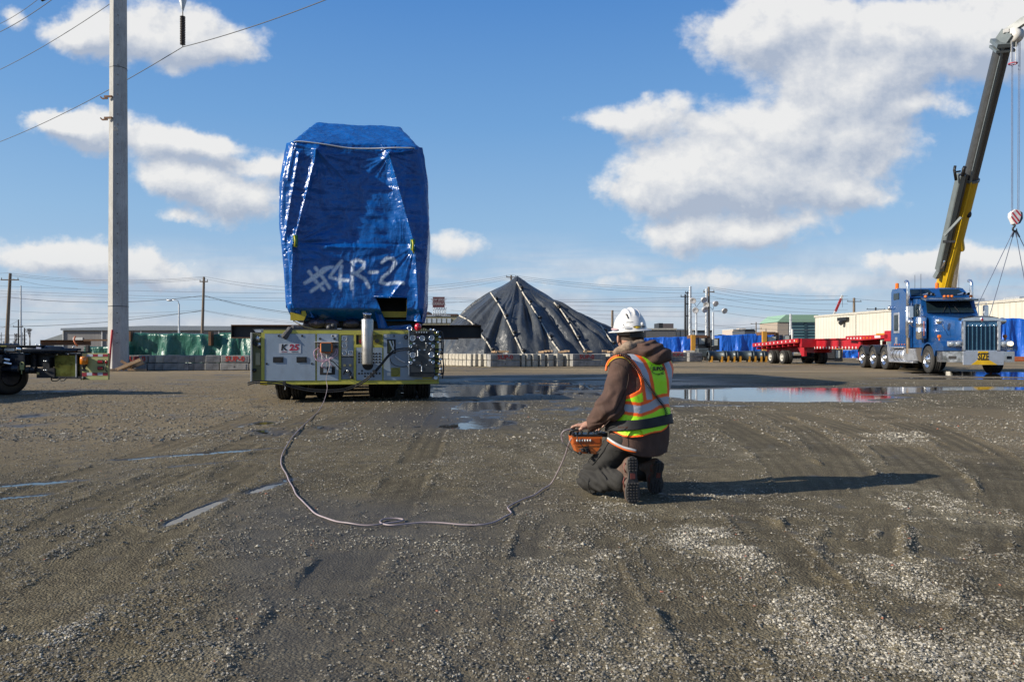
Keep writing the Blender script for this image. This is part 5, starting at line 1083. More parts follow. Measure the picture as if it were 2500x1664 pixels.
# ---------------------------------------------------------------- the blue tarped load
LD = 16.7; LS = F / LD
lx = lambda p: (p - 863) / LS
lz = lambda y: CZ + (HY - y) / LS
L_ = thing('tarped_load', 'tall load wrapped in glossy blue tarp with white spray marking 4R-2', 'tarped load', ((863 - CX) / LS, LD, 0), .13)
NF, NS, NB, NH = 190, 70, 30, 260          # points across front, side, back, height
zt, zc, zb = 1 + (HY - 306) / F * (LD + 1.5), lz(352), 1.60
def seg2(X, Z, a, b):
    ax, az = lx(a[0]), lz(a[1]); bx_, bz = lx(b[0]), lz(b[1]); dx, dz = bx_ - ax, bz - az; L2 = dx * dx + dz * dz
    t = np.clip(((X - ax) * dx + (Z - az) * dz) / L2, 0, 1); return np.hypot(X - ax - t * dx, Z - az - t * dz), t
def make_load():
    # parameter: s round the perimeter, v up
    v = np.linspace(0, 1, NH)
    zz = np.concatenate([np.linspace(zb, zc, int(NH * .8)), np.linspace(zc, zt, NH - int(NH * .8) + 1)[1:]])
    Lw = np.interp(zz, [zb, 1.8, 2.0, 2.6, 3.7, 4.6, 5.2, zc, zc + .02, zt], [1.33, 1.42, 1.47, 1.50, 1.60, 1.57, 1.44, 1.36, 1.35, 1.03])
    Rw = np.interp(zz, [zb, 1.8, 2.0, 2.6, 3.7, 4.6, 5.2, zc, zc + .02, zt], [1.50, 1.54, 1.57, 1.59, 1.66, 1.60, 1.50, 1.42, 1.40, 1.01])
    sb = np.interp(zz, [zb, zc, zt], [0, 0, 1.45])       # set-back of the front hip
    LEN = 9.3
    def row(i):
        z = zz[i]; l, r, y0 = Lw[i], Rw[i], sb[i]; y1 = LEN - sb[i] * .8
        rc = .10
        fxs = np.linspace(-l + rc, r - rc, NF); f = np.stack([fxs, np.full(NF, y0)], 1)
        a = np.linspace(0, math.pi / 2, 8)[1:-1]
        cR = np.stack([r - rc + rc * np.sin(a), y0 + rc - rc * np.cos(a)], 1)
        sR = np.stack([np.full(NS, r), np.linspace(y0 + rc, y1, NS)], 1)
        bk = np.stack([np.linspace(r, -l, NB + 2)[1:-1], np.full(NB, y1)], 1)
        sL = np.stack([np.full(NS, -l), np.linspace(y1, y0 + rc, NS)], 1)
        cL = np.stack([-l + rc - rc * np.cos(a), y0 + rc - rc * np.sin(a)], 1)
        return np.concatenate([f, cR, sR, bk, sL, cL])
    pts = np.stack([row(i) for i in range(NH)]); n = pts.shape[1]; X = pts[..., 0].copy(); Y = pts[..., 1].copy(); Z = np.repeat(zz[:, None], n, 1)
    front = np.zeros(n, bool); front[:NF] = True; front[-6:] = True; front[NF:NF + 6] = True
    u = np.linspace(-1, 1, NF)
    # front relief: sharp folds as ridges towards the camera
    o = np.zeros_like(X)
    def ridge(a, b, h, w, h2=None):
        d, t = seg2(X, Z, a, b); hh = h + (0 if h2 is None else (h2 - h) * t); return hh * np.exp(-np.abs(d) / w)
    o += ridge((778, 374), (722, 600), .15, .10, .12) + ridge((950, 376), (1012, 600), .15, .10, .12)
    o += ridge((708, 352), (778, 374), .10, .10) + ridge((1018, 360), (950, 376), .10, .10)
    o += ridge((722, 600), (716, 745), .10, .09) + ridge((1012, 600), (1022, 760), .08, .09)
    o += ridge((735, 380), (700, 590), .08, .05) + ridge((722, 360), (706, 440), .07, .04)
    o += ridge((778, 374), (862, 455), .05, .05, .0) + ridge((950, 376), (868, 440), .05, .05, .0)
    o += ridge((800, 604), (940, 604), .05, .07) - ridge((735, 594), (1005, 594), .05, .06)
    o += ridge((980, 690), (925, 760), .05, .05)
    # radiating wrinkles
    for (cx, cy, k, amp, reach, sgn) in ((724, 596, 26, .022, 1.5, 1), (1010, 600, 26, .022, 1.5, 1), (862, 470, 0, 0, 1, 1), (778, 376, 30, .018, 1.0, 1), (950, 378, 30, .018, 1.0, 1)):
        if not k: continue
        dx = X - lx(cx); dz = Z - lz(cy); rr = np.hypot(dx, dz) + .05; an = np.arctan2(dz, dx)
        o += amp * vn(an * k / 3.0, rr * .8, int(cx)) * 2 * np.exp(-rr / reach) * sm(rr, .05, .35)
    o += .022 * vn(X * 2.2 + Z * 1.2, Z * 11 + .8 * vn(X * 3, Z * 2, 3), 8) * np.exp(-((Z - lz(500)) / 1.4) ** 2) * 1.6   # fine horizontal creases
    o += .06 * fbm(X * 1.1, Z * .9, 3, 14) + .014 * fbm(X * 7, Z * 7, 3, 15)
    o += -.25 * sm(Z, lz(735), lz(790)) * 0 
    tuck = np.clip((lz(752) - Z) / (lz(752) - zb), 0, 1); o -= .45 * tuck ** 1.3
    # panel between the folds sinks a little
    inside = sm(X, lx(745), lx(790)) * sm(-X, -lx(985), -lx(940)) * sm(Z, lz(600), lz(560)) * sm(-Z, -lz(372), -lz(430)); o -= .07 * inside
    fr = np.zeros(n); fr[:NF] = np.clip((1 - np.abs(u)) * 22, 0, 1); fr[:NF] = np.maximum(fr[:NF], .55)
    up = (Z > zc)
    Y -= np.where(front[None, :], o * np.where(up, .35, 1.0) * np.where(fr[None, :] > 0, fr[None, :], .5), 0)
    # creases of the hip
    Yh = .05 * fbm(X * 3 + Z * 4, Z * 2, 3, 30); Z = Z + np.where(up & front[None, :], Yh, 0)
    # side folds run down
    sideR = np.zeros(n, bool); sideR[NF + 6:NF + 6 + NS] = True; sideL = np.zeros(n, bool); sideL[-6 - NS:-6] = True
    fl = .16 * vn(Y * 1.5 + .3 * Z, Z * .35, 20) + .07 * vn(Y * 5 + .5 * Z, Z * .5, 22) + .02 * fbm(Y * 5, Z * 5, 2, 23)
    X = X + np.where(sideR[None, :], fl, 0) * np.where(up, .4, 1) - np.where(sideL[None, :], fl, 0) * np.where(up, .4, 1)
    hole = front[None, :] & (X > lx(913)) & (X < lx(993)) & (Z > lz(778)) & (Z < lz(725)) & (X > lx(913) + (lz(725) - Z) * .45)
    idx = np.arange(NH * n).reshape(NH, n); nx = np.roll(idx, -1, 1)
    fs = np.stack([idx[:-1], nx[:-1], nx[1:], idx[1:]], -1).reshape(-1, 4)
    hm = (hole[:-1] & hole[1:] & np.roll(hole, -1, 1)[:-1]).reshape(-1)
    vs = np.stack([X, Y, Z], -1).reshape(-1, 3); keep = ~hm; fs = fs[keep]
    # spray marks: distance to strokes, stored on the cloth
    best = np.full(X.shape, 9.0)
    ST = [[(751, 690), (795, 655), (812, 652)], [(762, 712), (792, 690)], [(757, 664), (775, 690), (792, 708)], [(772, 655), (790, 678), (805, 702)], [(748, 692), (765, 683), (790, 665), (806, 653)], [(834, 638), (818, 658), (806, 677), (830, 683), (850, 684)], [(834, 650), (830, 680), (831, 702)],
          [(861, 645), (860, 670), (859, 703)], [(858, 640), (872, 634), (888, 640), (888, 652), (874, 664), (862, 668)], [(868, 668), (890, 680), (900, 700)], [(902, 664), (920, 663)], [(932, 640), (944, 629), (958, 630), (964, 642), (950, 662), (932, 678), (928, 688), (945, 692), (965, 688), (983, 690)]]
    for st in ST:
        for a, b in zip(st[:-1], st[1:]):
            d, _ = seg2(X, Z, a, b); best = np.minimum(best, d)
    wob = .012 * fbm(X * 18, Z * 18, 3, 44)
    paint = sm(-(best + wob), -.058, -.012) * (front[None, :] & ~up)
    # drips
    for (px, y0, y1) in ((862, 700, 735), (833, 700, 716)):
        d, t = seg2(X, Z, (px, y0), (px, y1)); paint = np.maximum(paint, .35 * sm(-d, -.03, -.008) * (1 - t) * front[None, :])
    m = bpy.data.materials.new('blue_tarp'); m.use_nodes = True; nt = m.node_tree; b = nt.nodes['Principled BSDF']; vtx = N(nt, 'ShaderNodeTexCoord').outputs['Object']
    n1 = N(nt, 'ShaderNodeTexNoise', inp={'Vector': V_(nt, 'MULTIPLY', vtx, (2.2, 2.2, 1.0)), 'Scale': 1.4, 'Detail': 4.0, 'Roughness': .45, 'Distortion': 1.5}).outputs['Fac']
    n2 = N(nt, 'ShaderNodeTexNoise', inp={'Vector': vtx, 'Scale': 26.0, 'Detail': 3.0}).outputs['Fac']
    n3 = N(nt, 'ShaderNodeTexNoise', inp={'Vector': V_(nt, 'MULTIPLY', vtx, (1.0, 1.0, 5.0)), 'Scale': 4.0, 'Detail': 3.0, 'Distortion': .8}).outputs['Fac']
    h = M_(nt, 'MULTIPLY_ADD', n2, .035, M_(nt, 'MULTIPLY_ADD', n3, .22, n1))
    bb = N(nt, 'ShaderNodeBump', inp={'Distance': .042, 'Height': h}); nt.links.new(bb.outputs[0], b.inputs['Normal'])
    pa = N(nt, 'ShaderNodeAttribute', attribute_name='spray').outputs['Fac']; pa = M_(nt, 'MULTIPLY', pa, MR(nt, n2, .25, .6, .55, 1.0))
    base = MIX(nt, MR(nt, n1, .3, .7), (.0008, .060, .245), (.0014, .088, .34))
    nt.links.new(MIX(nt, pa, base, (.55, .62, .72)), b.inputs['Base Color'])
    nt.links.new(MR(nt, pa, 0, 1, .24, .7), b.inputs['Roughness']); b.inputs['Specular IOR Level'].default_value = .45
    o_ = obj_np('tarp', vs, fs, m, L_); attr(o_, 'spray', paint.ravel())
    # roof
    top = idx[-1]; me = MB(); me.add([tuple(p) for p in vs[top]], [tuple(range(n))]); me.build('tarp_top', m, L_)
    base_r = idx[0]; me = MB(); me.add([tuple(p) for p in vs[base_r]], [tuple(range(n))[::-1]]); me.build('tarp_underside', m, L_)
    return X, Y, Z, m
LX, LY, LZ, tarp_b = make_load()
def onload(px, py, out=.02):
    x, z = lx(px), lz(py); k = np.argmin((LX[:, :NF] - x) ** 2 + (LZ[:, :NF] - z) ** 2); i, j = divmod(int(k), NF); return Vector((LX[i, j], LY[i, j] - out, LZ[i, j]))
rope = mm('pale_rope', (.55, .58, .62), .7)
MB().tube(catmull([onload(p, y, .03) for p, y in ((706, 349), (740, 351), (790, 356), (850, 362), (905, 362), (960, 360), (1018, 357))], 5), .016, n=6).build('tie_rope', rope, L_)
# end opening with the yellow framed hatch
hx0, hx1 = lx(914), lx(994)
y0 = float(onload(955, 765, 0).y)
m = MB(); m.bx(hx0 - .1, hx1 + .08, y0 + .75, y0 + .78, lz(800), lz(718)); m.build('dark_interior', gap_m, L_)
MB().bx(lx(925), lx(993), y0 + .30, y0 + .40, lz(772), lz(757)).build('yellow_sill', mm('frame_yellow', (.55, .42, .02), .45, dirt=.15), L_)
MB().bx(lx(990), lx(996), y0 + .22, y0 + .5, lz(772), lz(728)).build('yellow_post', mm('frame_yellow'), L_)
m = MB(); A = [onload(910, 724, .06), onload(993, 725, .06)]; m.tube([A[0], (A[0] + A[1]) / 2 + Vector((0, -.02, .01)), A[1]], .012, n=6); m.build('hem', tarp_b, L_)
# hanging flaps of cloth beside the opening
def flap(pts, name='loose_flap', th=.012, n=8):
    """quad patch with thickness, wavy"""
    a, b, c, d = [Vector(p) for p in pts]; vs = []; fs = []
    for i in range(n + 1):
        for j in range(n + 1):
            u, v = i / n, j / n; p = (a * (1 - u) + b * u) * (1 - v) + (d * (1 - u) + c * u) * v
            p = p + Vector((0, -.05 * math.sin(u * 7 + v * 3) * v, .012 * math.sin(v * 9))); vs.append(p)
    k = (n + 1) ** 2; vs2 = [p + Vector((0, th, 0)) for p in vs]
    for i in range(n):
        for j in range(n):
            q = i * (n + 1) + j; fs.append((q, q + 1, q + n + 2, q + n + 1)); fs.append((k + q, k + q + n + 1, k + q + n + 2, k + q + 1))
    m = MB(); m.add(vs + vs2, fs, True)
    rim = [i * (n + 1) for i in range(n + 1)] + [n * (n + 1) + j for j in range(1, n + 1)] + [i * (n + 1) + n for i in range(n - 1, -1, -1)] + [j for j in range(n - 1, 0, -1)]
    m.add(vs + vs2, [(rim[i], rim[(i + 1) % len(rim)], k + rim[(i + 1) % len(rim)], k + rim[i]) for i in range(len(rim))])
    return m.build(name, tarp_b, L_, weld=False)
q = lambda px, py, dy: Vector((lx(px), y0 + dy, lz(py)))
flap([q(907, 725, -.05), q(916, 724, .0), q(946, 800, .1), q(922, 801, -.12)])
flap([q(994, 725, .02), q(1016, 738, -.1), q(1030, 786, -.12), q(990, 780, .08)])
flap([q(935, 795, .25), q(1000, 790, .1), q(1010, 802, .1), q(930, 804, .2)])
# lower left corner: yellow frame peeping out, blue flap
MB().prism([(lx(712), lz(782)), (lx(744), lz(782)), (lx(750), lz(768)), (lx(741), lz(733)), (lx(738), lz(768)), (lx(712), lz(762))], 'y', y0 - .1, y0 - .04).build('yellow_corner', mm('frame_yellow'), L_)
flap([q(700, 726, .05), q(738, 736, -.16), q(736, 768, -.12), q(700, 752, .0)]); flap([q(741, 734, -.12), q(752, 744, -.1), q(768, 776, .0), q(748, 774, .0)])
flap([q(727, 606, -.03 - .1), q(760, 622, -.16), q(752, 640, -.18), q(726, 628, -.16)])
MB().tube([q(718, 783, -.05), q(740, 796, .0), q(770, 803, .05), q(800, 806, .1)], .012, n=6).build('loose_rope', mm('tan_rope', (.45, .38, .25), .8), L_)
for i, (pa, pb) in enumerate((((760, 776), (790, 800)), ((790, 775), (820, 802)), ((830, 778), (880, 800)), ((748, 784), (770, 800)))):
    MB().ell(((lx(pa[0]) + lx(pb[0])) / 2, y0 + .02 + .05 * i, (lz(pa[1]) + lz(pb[1])) / 2), (.20, .10, .10), 12, 8).build('bunched_cloth', mm('tarp_inside', (.045, .035, .055), .35, bump=.05, bscale=6), L_)
MB().bx(lx(735), lx(1025), y0 + .5, y0 + 8.4, 1.45, 1.62).bx(lx(735), lx(1025), y0 + .45, y0 + .6, 1.3, 1.46).build('load_base', gap_m, L_)
MB().bx(lx(760), lx(1000), y0 + .9, y0 + 8.0, 1.24, 1.44).build('cradle', dark_m, L_)
# green and yellow tie loops
for px, py in ((728, 592), (1007, 597)):
    c = onload(px, py, .0); g = MB(); g.box(c + Vector((0, -.03, 0)), (.11, .05, .26), ch=.02); g = g.build('green_tie', mm('tie_green', (.01, .13, .06), .5), L_)
    MB().tube([c + Vector((-.01, -.075, .10)), c + Vector((.01, -.095, 0)), c + Vector((-.005, -.08, -.12)), c + Vector((.03, -.05, -.2 if px > 900 else -.13))], .017, n=6).build('yellow_strap', mm('strap_yellow', (.60, .55, .03), .5), g)
# ---------------------------------------------------------------- control cable on the ground
def gz(x, y): return float(fields(np.array([x]), np.array([y]))[0][0])
pts = []
for p in [(735, 1046), (712, 1071), (697, 1095), (689, 1112), (686, 1128), (688, 1142), (699, 1160), (705, 1175), (715, 1192), (723, 1212), (737, 1226), (752, 1240), (770, 1256), (795, 1266), (822, 1275), (852, 1281), (885, 1284), (915, 1284), (945, 1279), (975, 1275), (984, 1270), (965, 1268), (940, 1270), (928, 1275), (935, 1281), (960, 1284), (1000, 1280), (1040, 1277), (1080, 1279), (1125, 1283), (1170, 1284), (1205, 1278), (1232, 1266), (1248, 1256), (1243, 1247), (1240, 1240), (1256, 1231), (1280, 1220), (1305, 1212), (1322, 1199)]:
    g = G(*p); g.z = gz(g.x, g.y) + .011; pts.append(g)
TW = Matrix.Translation(T.location) @ Matrix.Rotation(.13, 4, 'Z')
f0 = [TW @ Vector((fx(p[0]), p[2], fz(p[1]))) for p in ((806, 877, -.12), (809, 884, -.18), (808, 897, -.2), (804, 908, -.2), (801, 925, -.22))]
e = [G(803, 1000)] ; 
dn = [P(799, 945, 13.35), P(795, 966, 12.85), P(788, 985, 12.2), G(776, 1006), G(754, 1027)]
for g in dn[-2:]: g.z = gz(g.x, g.y) + .014
end = [P(1345, 1180, 5.45), P(1362, 1150, 5.35), P(1378, 1115, 5.25), P(1388, 1085, 5.18), P(1396, 1068, 5.13)]
allp = f0 + dn + pts + end
cb_ = MB(); cb_.tube(catmull(allp, 5), .0048, n=8); tag(cb_.build('control_cable', mm('cable_sheath', (.38, .31, .32), .5, var=.2, nscale=3)), 'pale pink control cable looping over the gravel from transporter to man', 'cable')
# ---------------------------------------------------------------- implicit surfaces for the figure
class Field:
    def __init__(s, lo, hi, h):
        s.lo = np.array(lo, float); s.h = h; n = np.ceil((np.array(hi) - s.lo) / h).astype(int) + 1; s.n = n
        ax = [s.lo[i] + np.arange(n[i]) * h for i in range(3)]; s.X, s.Y, s.Z = np.meshgrid(*ax, indexing='ij')
        s.X = s.X.astype(np.float32); s.Y = s.Y.astype(np.float32); s.Z = s.Z.astype(np.float32)
    def cone(s, a, b, ra, rb):
        a = np.array(a); b = np.array(b); d = b - a; L2 = float(d @ d)
        t = np.clip(((s.X - a[0]) * d[0] + (s.Y - a[1]) * d[1] + (s.Z - a[2]) * d[2]) / L2, 0, 1)
        return np.sqrt((s.X - a[0] - t * d[0]) ** 2 + (s.Y - a[1] - t * d[1]) ** 2 + (s.Z - a[2] - t * d[2]) ** 2) - (ra + (rb - ra) * t)
    def ell(s, c, r, yaw=0, tilt=0, roll=0):
        M = np.array(Matrix.Rotation(yaw, 3, 'Z') @ Matrix.Rotation(tilt, 3, 'X') @ Matrix.Rotation(roll, 3, 'Y')); x, y, z = s.X - c[0], s.Y - c[1], s.Z - c[2]
        u = [M[0, i] * x + M[1, i] * y + M[2, i] * z for i in range(3)]
        k = np.sqrt((u[0] / r[0]) ** 2 + (u[1] / r[1]) ** 2 + (u[2] / r[2]) ** 2); return (k - 1) * min(r)
    def loft(s, zs, ca, aa, bb, r, f, power=2.0):
        cx = np.interp(s.Z, zs, [c[0] for c in ca]); cy = np.interp(s.Z, zs, [c[1] for c in ca]); a = np.interp(s.Z, zs, aa); b = np.interp(s.Z, zs, bb)
        u = (s.X - cx) * r[0] + (s.Y - cy) * r[1]; v = (s.X - cx) * f[0] + (s.Y - cy) * f[1]
        k = (np.abs(u / a) ** power + np.abs(v / b) ** power) ** (1 / power); d = (k - 1) * np.minimum(a, b)
        return np.maximum(np.maximum(d, zs[0] - s.Z), s.Z - zs[-1])
def smin(a, b, k=.03):
    h = np.clip(.5 + .5 * (b - a) / k, 0, 1); return b + (a - b) * h - k * h * (1 - h)
def U(*fs, k=.03):
    r = fs[0]
    for f in fs[1:]: r = smin(r, f, k)
    return r
def nets(fd, f):
    """naive surface nets"""
    s = f < 0; n = fd.n; cells = np.zeros(tuple(n - 1), bool); cnt = np.zeros(tuple(n - 1), np.float32); acc = np.zeros(tuple(n - 1) + (3,), np.float32)
    sh = lambda A, o: A[o[0]:o[0] + n[0] - 1, o[1]:o[1] + n[1] - 1, o[2]:o[2] + n[2] - 1]
    cs = [(i, j, k) for i in (0, 1) for j in (0, 1) for k in (0, 1)]
    for a in cs:
        for ax in range(3):
            if a[ax]: continue
            b = list(a); b[ax] = 1; fa, fb = sh(f, a), sh(f, b); m = (fa < 0) != (fb < 0); t = np.where(m, fa / np.where(m, fa - fb, 1), 0)
            cnt += m
            for q in range(3): acc[..., q] += np.where(m, a[q] + (t if q == ax else 0), 0)
    cells = cnt > 0; ids = -np.ones(cells.shape, np.int64); ids[cells] = np.arange(cells.sum())
    ij = np.argwhere(cells); V = fd.lo + (ij + acc[cells] / cnt[cells][:, None]) * fd.h; Fs = []
    for ax in range(3):
        o = [slice(None)] * 3; p = [slice(None)] * 3; o[ax] = slice(0, -1); p[ax] = slice(1, None)
        m = s[tuple(o)] != s[tuple(p)]; e = np.argwhere(m); inside = s[tuple(o)][m]
        b, c = [q for q in range(3) if q != ax]
        ok = (e[:, b] > 0) & (e[:, c] > 0) & (e[:, b] < n[b] - 1) & (e[:, c] < n[c] - 1); e = e[ok]; inside = inside[ok]
        def cid(db, dc):
            q = e.copy(); q[:, b] -= db; q[:, c] -= dc; return ids[q[:, 0], q[:, 1], q[:, 2]]
        quad = np.stack([cid(1, 1), cid(0, 1), cid(0, 0), cid(1, 0)], 1); flip = inside if ax != 1 else ~inside
        quad = np.where(flip[:, None], quad, quad[:, ::-1]); Fs.append(quad)
    Fq = np.concatenate(Fs); return V, Fq[(Fq >= 0).all(1)]
def net_obj(fd, f, name, m, par):
    V, Q = nets(fd, f.astype(np.float32)); return obj_np(name, V, Q, m, par), V
MO = Vector((.765, 5.05, 0))
def mpx(X, Y, Z):
    D = Y + MO.y; return CX + F * (X + MO.x) / D, HY - F * (Z - CZ) / D
r_ = (.77, .64); f_ = (-.64, .77)
man = thing('person', 'kneeling worker seen from behind in white hard hat, brown jacket and lime safety vest', 'person', MO)
fold = lambda fd, a, s_, sd_: a * (vn(fd.X * s_ + fd.Z * s_ * .7, fd.Y * s_ - fd.Z * s_, sd_) + .5 * vn(fd.X * s_ * 2.3, fd.Z * s_ * 2.6 + fd.Y * s_, sd_ + 1))
skin_m = mm('skin', (.50, .27, .185), .55, var=.12, nscale=18, bump=.0008, bscale=200); skin_m.node_tree.nodes['Principled BSDF'].inputs['Subsurface Weight'].default_value = .12; skin_m.node_tree.nodes['Principled BSDF'].inputs['Subsurface Radius'].default_value = (.012, .005, .003)
def cloth(name, col, bump=.0018, sc=60, wr=.006, wsc=9, rough=.85, var=.18):
    m = mat(name, col, rough, var=var, nscale=14, spec=.25, dirt=.25, dirtcol=tuple(q * 1.7 for q in col)); nt = m.node_tree; b = nt.nodes['Principled BSDF']; v = N(nt, 'ShaderNodeTexCoord').outputs['Object']
    a = N(nt, 'ShaderNodeTexNoise', inp={'Vector': V_(nt, 'MULTIPLY', v, (1, 1, .7)), 'Scale': wsc, 'Detail': 4.0, 'Distortion': 1.4}).outputs['Fac']; c = N(nt, 'ShaderNodeTexNoise', inp={'Vector': v, 'Scale': sc * 4, 'Detail': 2.0}).outputs['Fac']
    b1 = N(nt, 'ShaderNodeBump', inp={'Distance': wr, 'Height': a}); b2 = N(nt, 'ShaderNodeBump', inp={'Distance': bump, 'Height': c, 'Normal': b1.outputs[0]}); nt.links.new(b2.outputs[0], b.inputs['Normal']); MT[name] = m; return m
jack_m = cloth('brown_duck_cloth', (.105, .062, .048), wr=.010, wsc=7); trou_m = cloth('charcoal_trousers', (.040, .038, .035), wr=.010, wsc=8)
# torso shape shared by body, jacket, vest and belt
ZS = [.28, .34, .42, .52, .62, .72, .80, .86, .90, .935, .965]
CA = [(.105, .09), (.105, .09), (.10, .09), (.10, .095), (.10, .10), (.105, .105), (.11, .11), (.113, .12), (.112, .125), (.105, .13), (.10, .135)]
AA = [.205, .215, .222, .212, .20, .205, .213, .215, .195, .14, .07]; BB = [.15, .158, .165, .155, .148, .150, .150, .142, .122, .10, .06]
shL, shR = (-.03, -.005, .875), (.265, .24, .875)
elL, wrL = (-.118, -.06, .610), (-.235, .085, .478)
elR, wrR = (.22, .44, .62), (-.03, .33, .48)
def torso(fd, g=0.0):
    t = fd.loft(ZS, CA, [a + g for a in AA], [b + g for b in BB], r_, f_, 2.4)
    return U(t, fd.cone(shL, shR, .062 + g, .062 + g), k=.05)
# ---- body: one continuous mesh (head, neck, trunk, arms, legs); hands are part of it
def make_body():
    fd = Field((-.46, -.34, 0.0), (.46, .72, 1.28), .0062)
    hd = fd.ell((.05, .195, 1.085), (.073, .094, .105), yaw=.25); jaw = fd.ell((.032, .265, 1.035), (.052, .055, .055), yaw=.25)
    nose = fd.cone((.022, .29, 1.075), (.018, .312, 1.05), .010, .015); nk = fd.cone((.09, .145, .90), (.055, .185, 1.03), .064, .060)
    b = U(hd, jaw, nk, k=.03); b = U(b, nose, k=.01)
    for sgn in (-1, 1):
        c = np.array((.05, .185, 1.062)) + sgn * .076 * np.array((.968, .25, 0)); e = fd.ell(c + sgn * np.array((.008, -.006, 0)), (.011, .022, .036), yaw=.25 + sgn * .5, tilt=-.15)
        b = U(b, e, k=.010)
    tr = np.maximum(fd.loft(ZS, CA, [a - .03 for a in AA], [q - .03 for q in BB], r_, f_, 2.2), .40 - fd.Z); b = U(b, tr, k=.03)
    for (s_, e, w) in ((shL, elL, wrL), (shR, elR, wrR)): b = U(b, fd.cone(s_, e, .052, .042), fd.cone(e, w, .042, .029), k=.02)
    for (h, kn, an) in (((.0, .01, .40), (-.245, .155, .085), (-.06, -.10, .15)), ((.21, .17, .40), (.0, .48, .085), (.19, .26, .15))): b = U(b, fd.cone(h, kn, .082, .055), fd.cone(kn, an, .052, .04), k=.03)
    V, Q = nets(fd, b.astype(np.float32)); return V, Q
V, Q = make_body()
# hand at finer grain, welded into the same mesh
def make_hand(w, d, mir=1, h=.0030):
    """w wrist, d palm direction; fingers splayed and curled over the controls"""
    w = np.array(w); d = np.array(d, float); d /= np.linalg.norm(d); up = np.array((0, 0, 1.0)); sd_ = np.cross(d, up); sd_ /= np.linalg.norm(sd_); up = np.cross(sd_, d)
    fd = Field(w - .13, w + .13, h); p = lambda a, b, c: w + d * a + sd_ * b * mir + up * c
    f = fd.cone(p(-.03, 0, 0), p(.02, 0, .002), .028, .027)
    for k_ in (-.024, -.008, .008, .024): f = U(f, fd.cone(p(.01, k_ * .6, .002), p(.072, k_ * 1.05, .008), .014, .0115), k=.012)
    L = [(.026, .022, .019), (.031, .025, .020), (.029, .023, .019), (.022, .018, .016)]
    for k_, (l1, l2, l3), dr in zip((-.027, -.009, .010, .028), L, (.0, .004, .008, .0)):
        a = p(.078, k_ * 1.05, .010); b = p(.078 + l1, k_ * 1.18, .006 - dr); c = p(.078 + l1 + l2 * .86, k_ * 1.24, -.010 - dr); e = p(.078 + l1 + l2 * .86 + l3 * .55, k_ * 1.25, -.027 - dr)
        g = U(fd.cone(a, b, .0098, .0086), fd.cone(b, c, .0086, .0078), fd.cone(c, e, .0078, .0068), k=.004); f = U(f, g, k=.006)
    g = U(fd.cone(p(.012, -.022, -.004), p(.042, -.046, -.012), .0150, .0115), fd.cone(p(.042, -.046, -.012), p(.070, -.056, -.026), .0112, .0082), k=.006); f = U(f, g, k=.012)
    return nets(fd, f.astype(np.float32))
V1, Q1 = make_hand((-.243, .092, .474), (-.95, .30, -.16), mir=1); V2, Q2 = make_hand((-.045, .325, .475), (-.95, -.15, -.22), mir=-1)
allV = np.concatenate([V, V1, V2]); allQ = np.concatenate([Q, Q1 + len(V), Q2 + len(V) + len(V1)])
obj_np('body', allV, allQ, skin_m, man)
# ---- trousers
fd = Field((-.40, -.24, 0.0), (.42, .66, .56), .0075)
t = fd.ell((.105, .09, .43), (.205, .15, .13), yaw=math.atan2(.64, .77))
t = U(t, fd.cone((.0, .01, .40), (-.225, .150, .125), .100, .074), k=.03)
t = U(t, fd.cone((-.235, .150, .085), (-.055, -.095, .135), .080, .070), k=.014)
t = U(t, fd.cone((.21, .17, .40), (.0, .48, .10), .105, .085), fd.cone((.0, .48, .09), (.18, .27, .145), .084, .075), k=.035)
cre = np.exp(-((fd.X * .7 - fd.Y * .2 - fd.Z * .8 + .34) / .02) ** 2)
t = t + fold(fd, .020, 9, 3) + .010 * np.abs(vn(fd.X * 13 + fd.Z * 9, fd.Y * 13 - fd.Z * 12, 8)) + .006 * np.sin((fd.X * .9 + fd.Z * 1.3 + .25 * vn(fd.X * 8, fd.Z * 8, 2)) * 75) * sm(-fd.X, .06, .14) * sm(.2 - fd.Z, -.05, .05)
t = np.maximum(t, .006 - fd.Z)
net_obj(fd, t, 'trousers', trou_m, man)
m = MB()
TVV = np.array([v.co[:] for v in bpy.data.objects['trousers'].data.vertices])
# ---- jacket
fd = Field((-.40, -.26, .26), (.46, .60, 1.04), .0065)
j = torso(fd, .0)
hem = .335 - .055 * sm(fd.X, -.08, .1) + .015 * vn(fd.X * 9, fd.Y * 9, 4); j = np.maximum(j, hem - fd.Z)
slL = U(fd.cone(shL, elL, .082, .082), fd.cone(elL, wrL, .080, .050), k=.03); slR = U(fd.cone(shR, elR, .080, .072), fd.cone(elR, wrR, .070, .05), k=.03)
# sleeve wrinkles gather at the elbow
ew = np.exp(-(((fd.X + .12) ** 2 + (fd.Y + .06) ** 2 + (fd.Z - .60) ** 2) / .020))
slL = slL + .007 * np.sin((fd.X * .8 - fd.Z * .9 + .12 * vn(fd.X * 10, fd.Z * 12, 7)) * 95) * ew + fold(fd, .018, 8, 11) 
j = U(j + fold(fd, .013, 7, 15), slL, slR + fold(fd, .010, 9, 12), k=.035)
wr = np.array(wrL); dv = np.array((-.95, .30, -.16)); dv /= np.linalg.norm(dv)
j = np.maximum(j, (fd.X - wr[0]) * dv[0] + (fd.Y - wr[1]) * dv[1] + (fd.Z - wr[2]) * dv[2] - .012 - 9 * (fd.X > -.1))
net_obj(fd, j, 'jacket', jack_m, man)
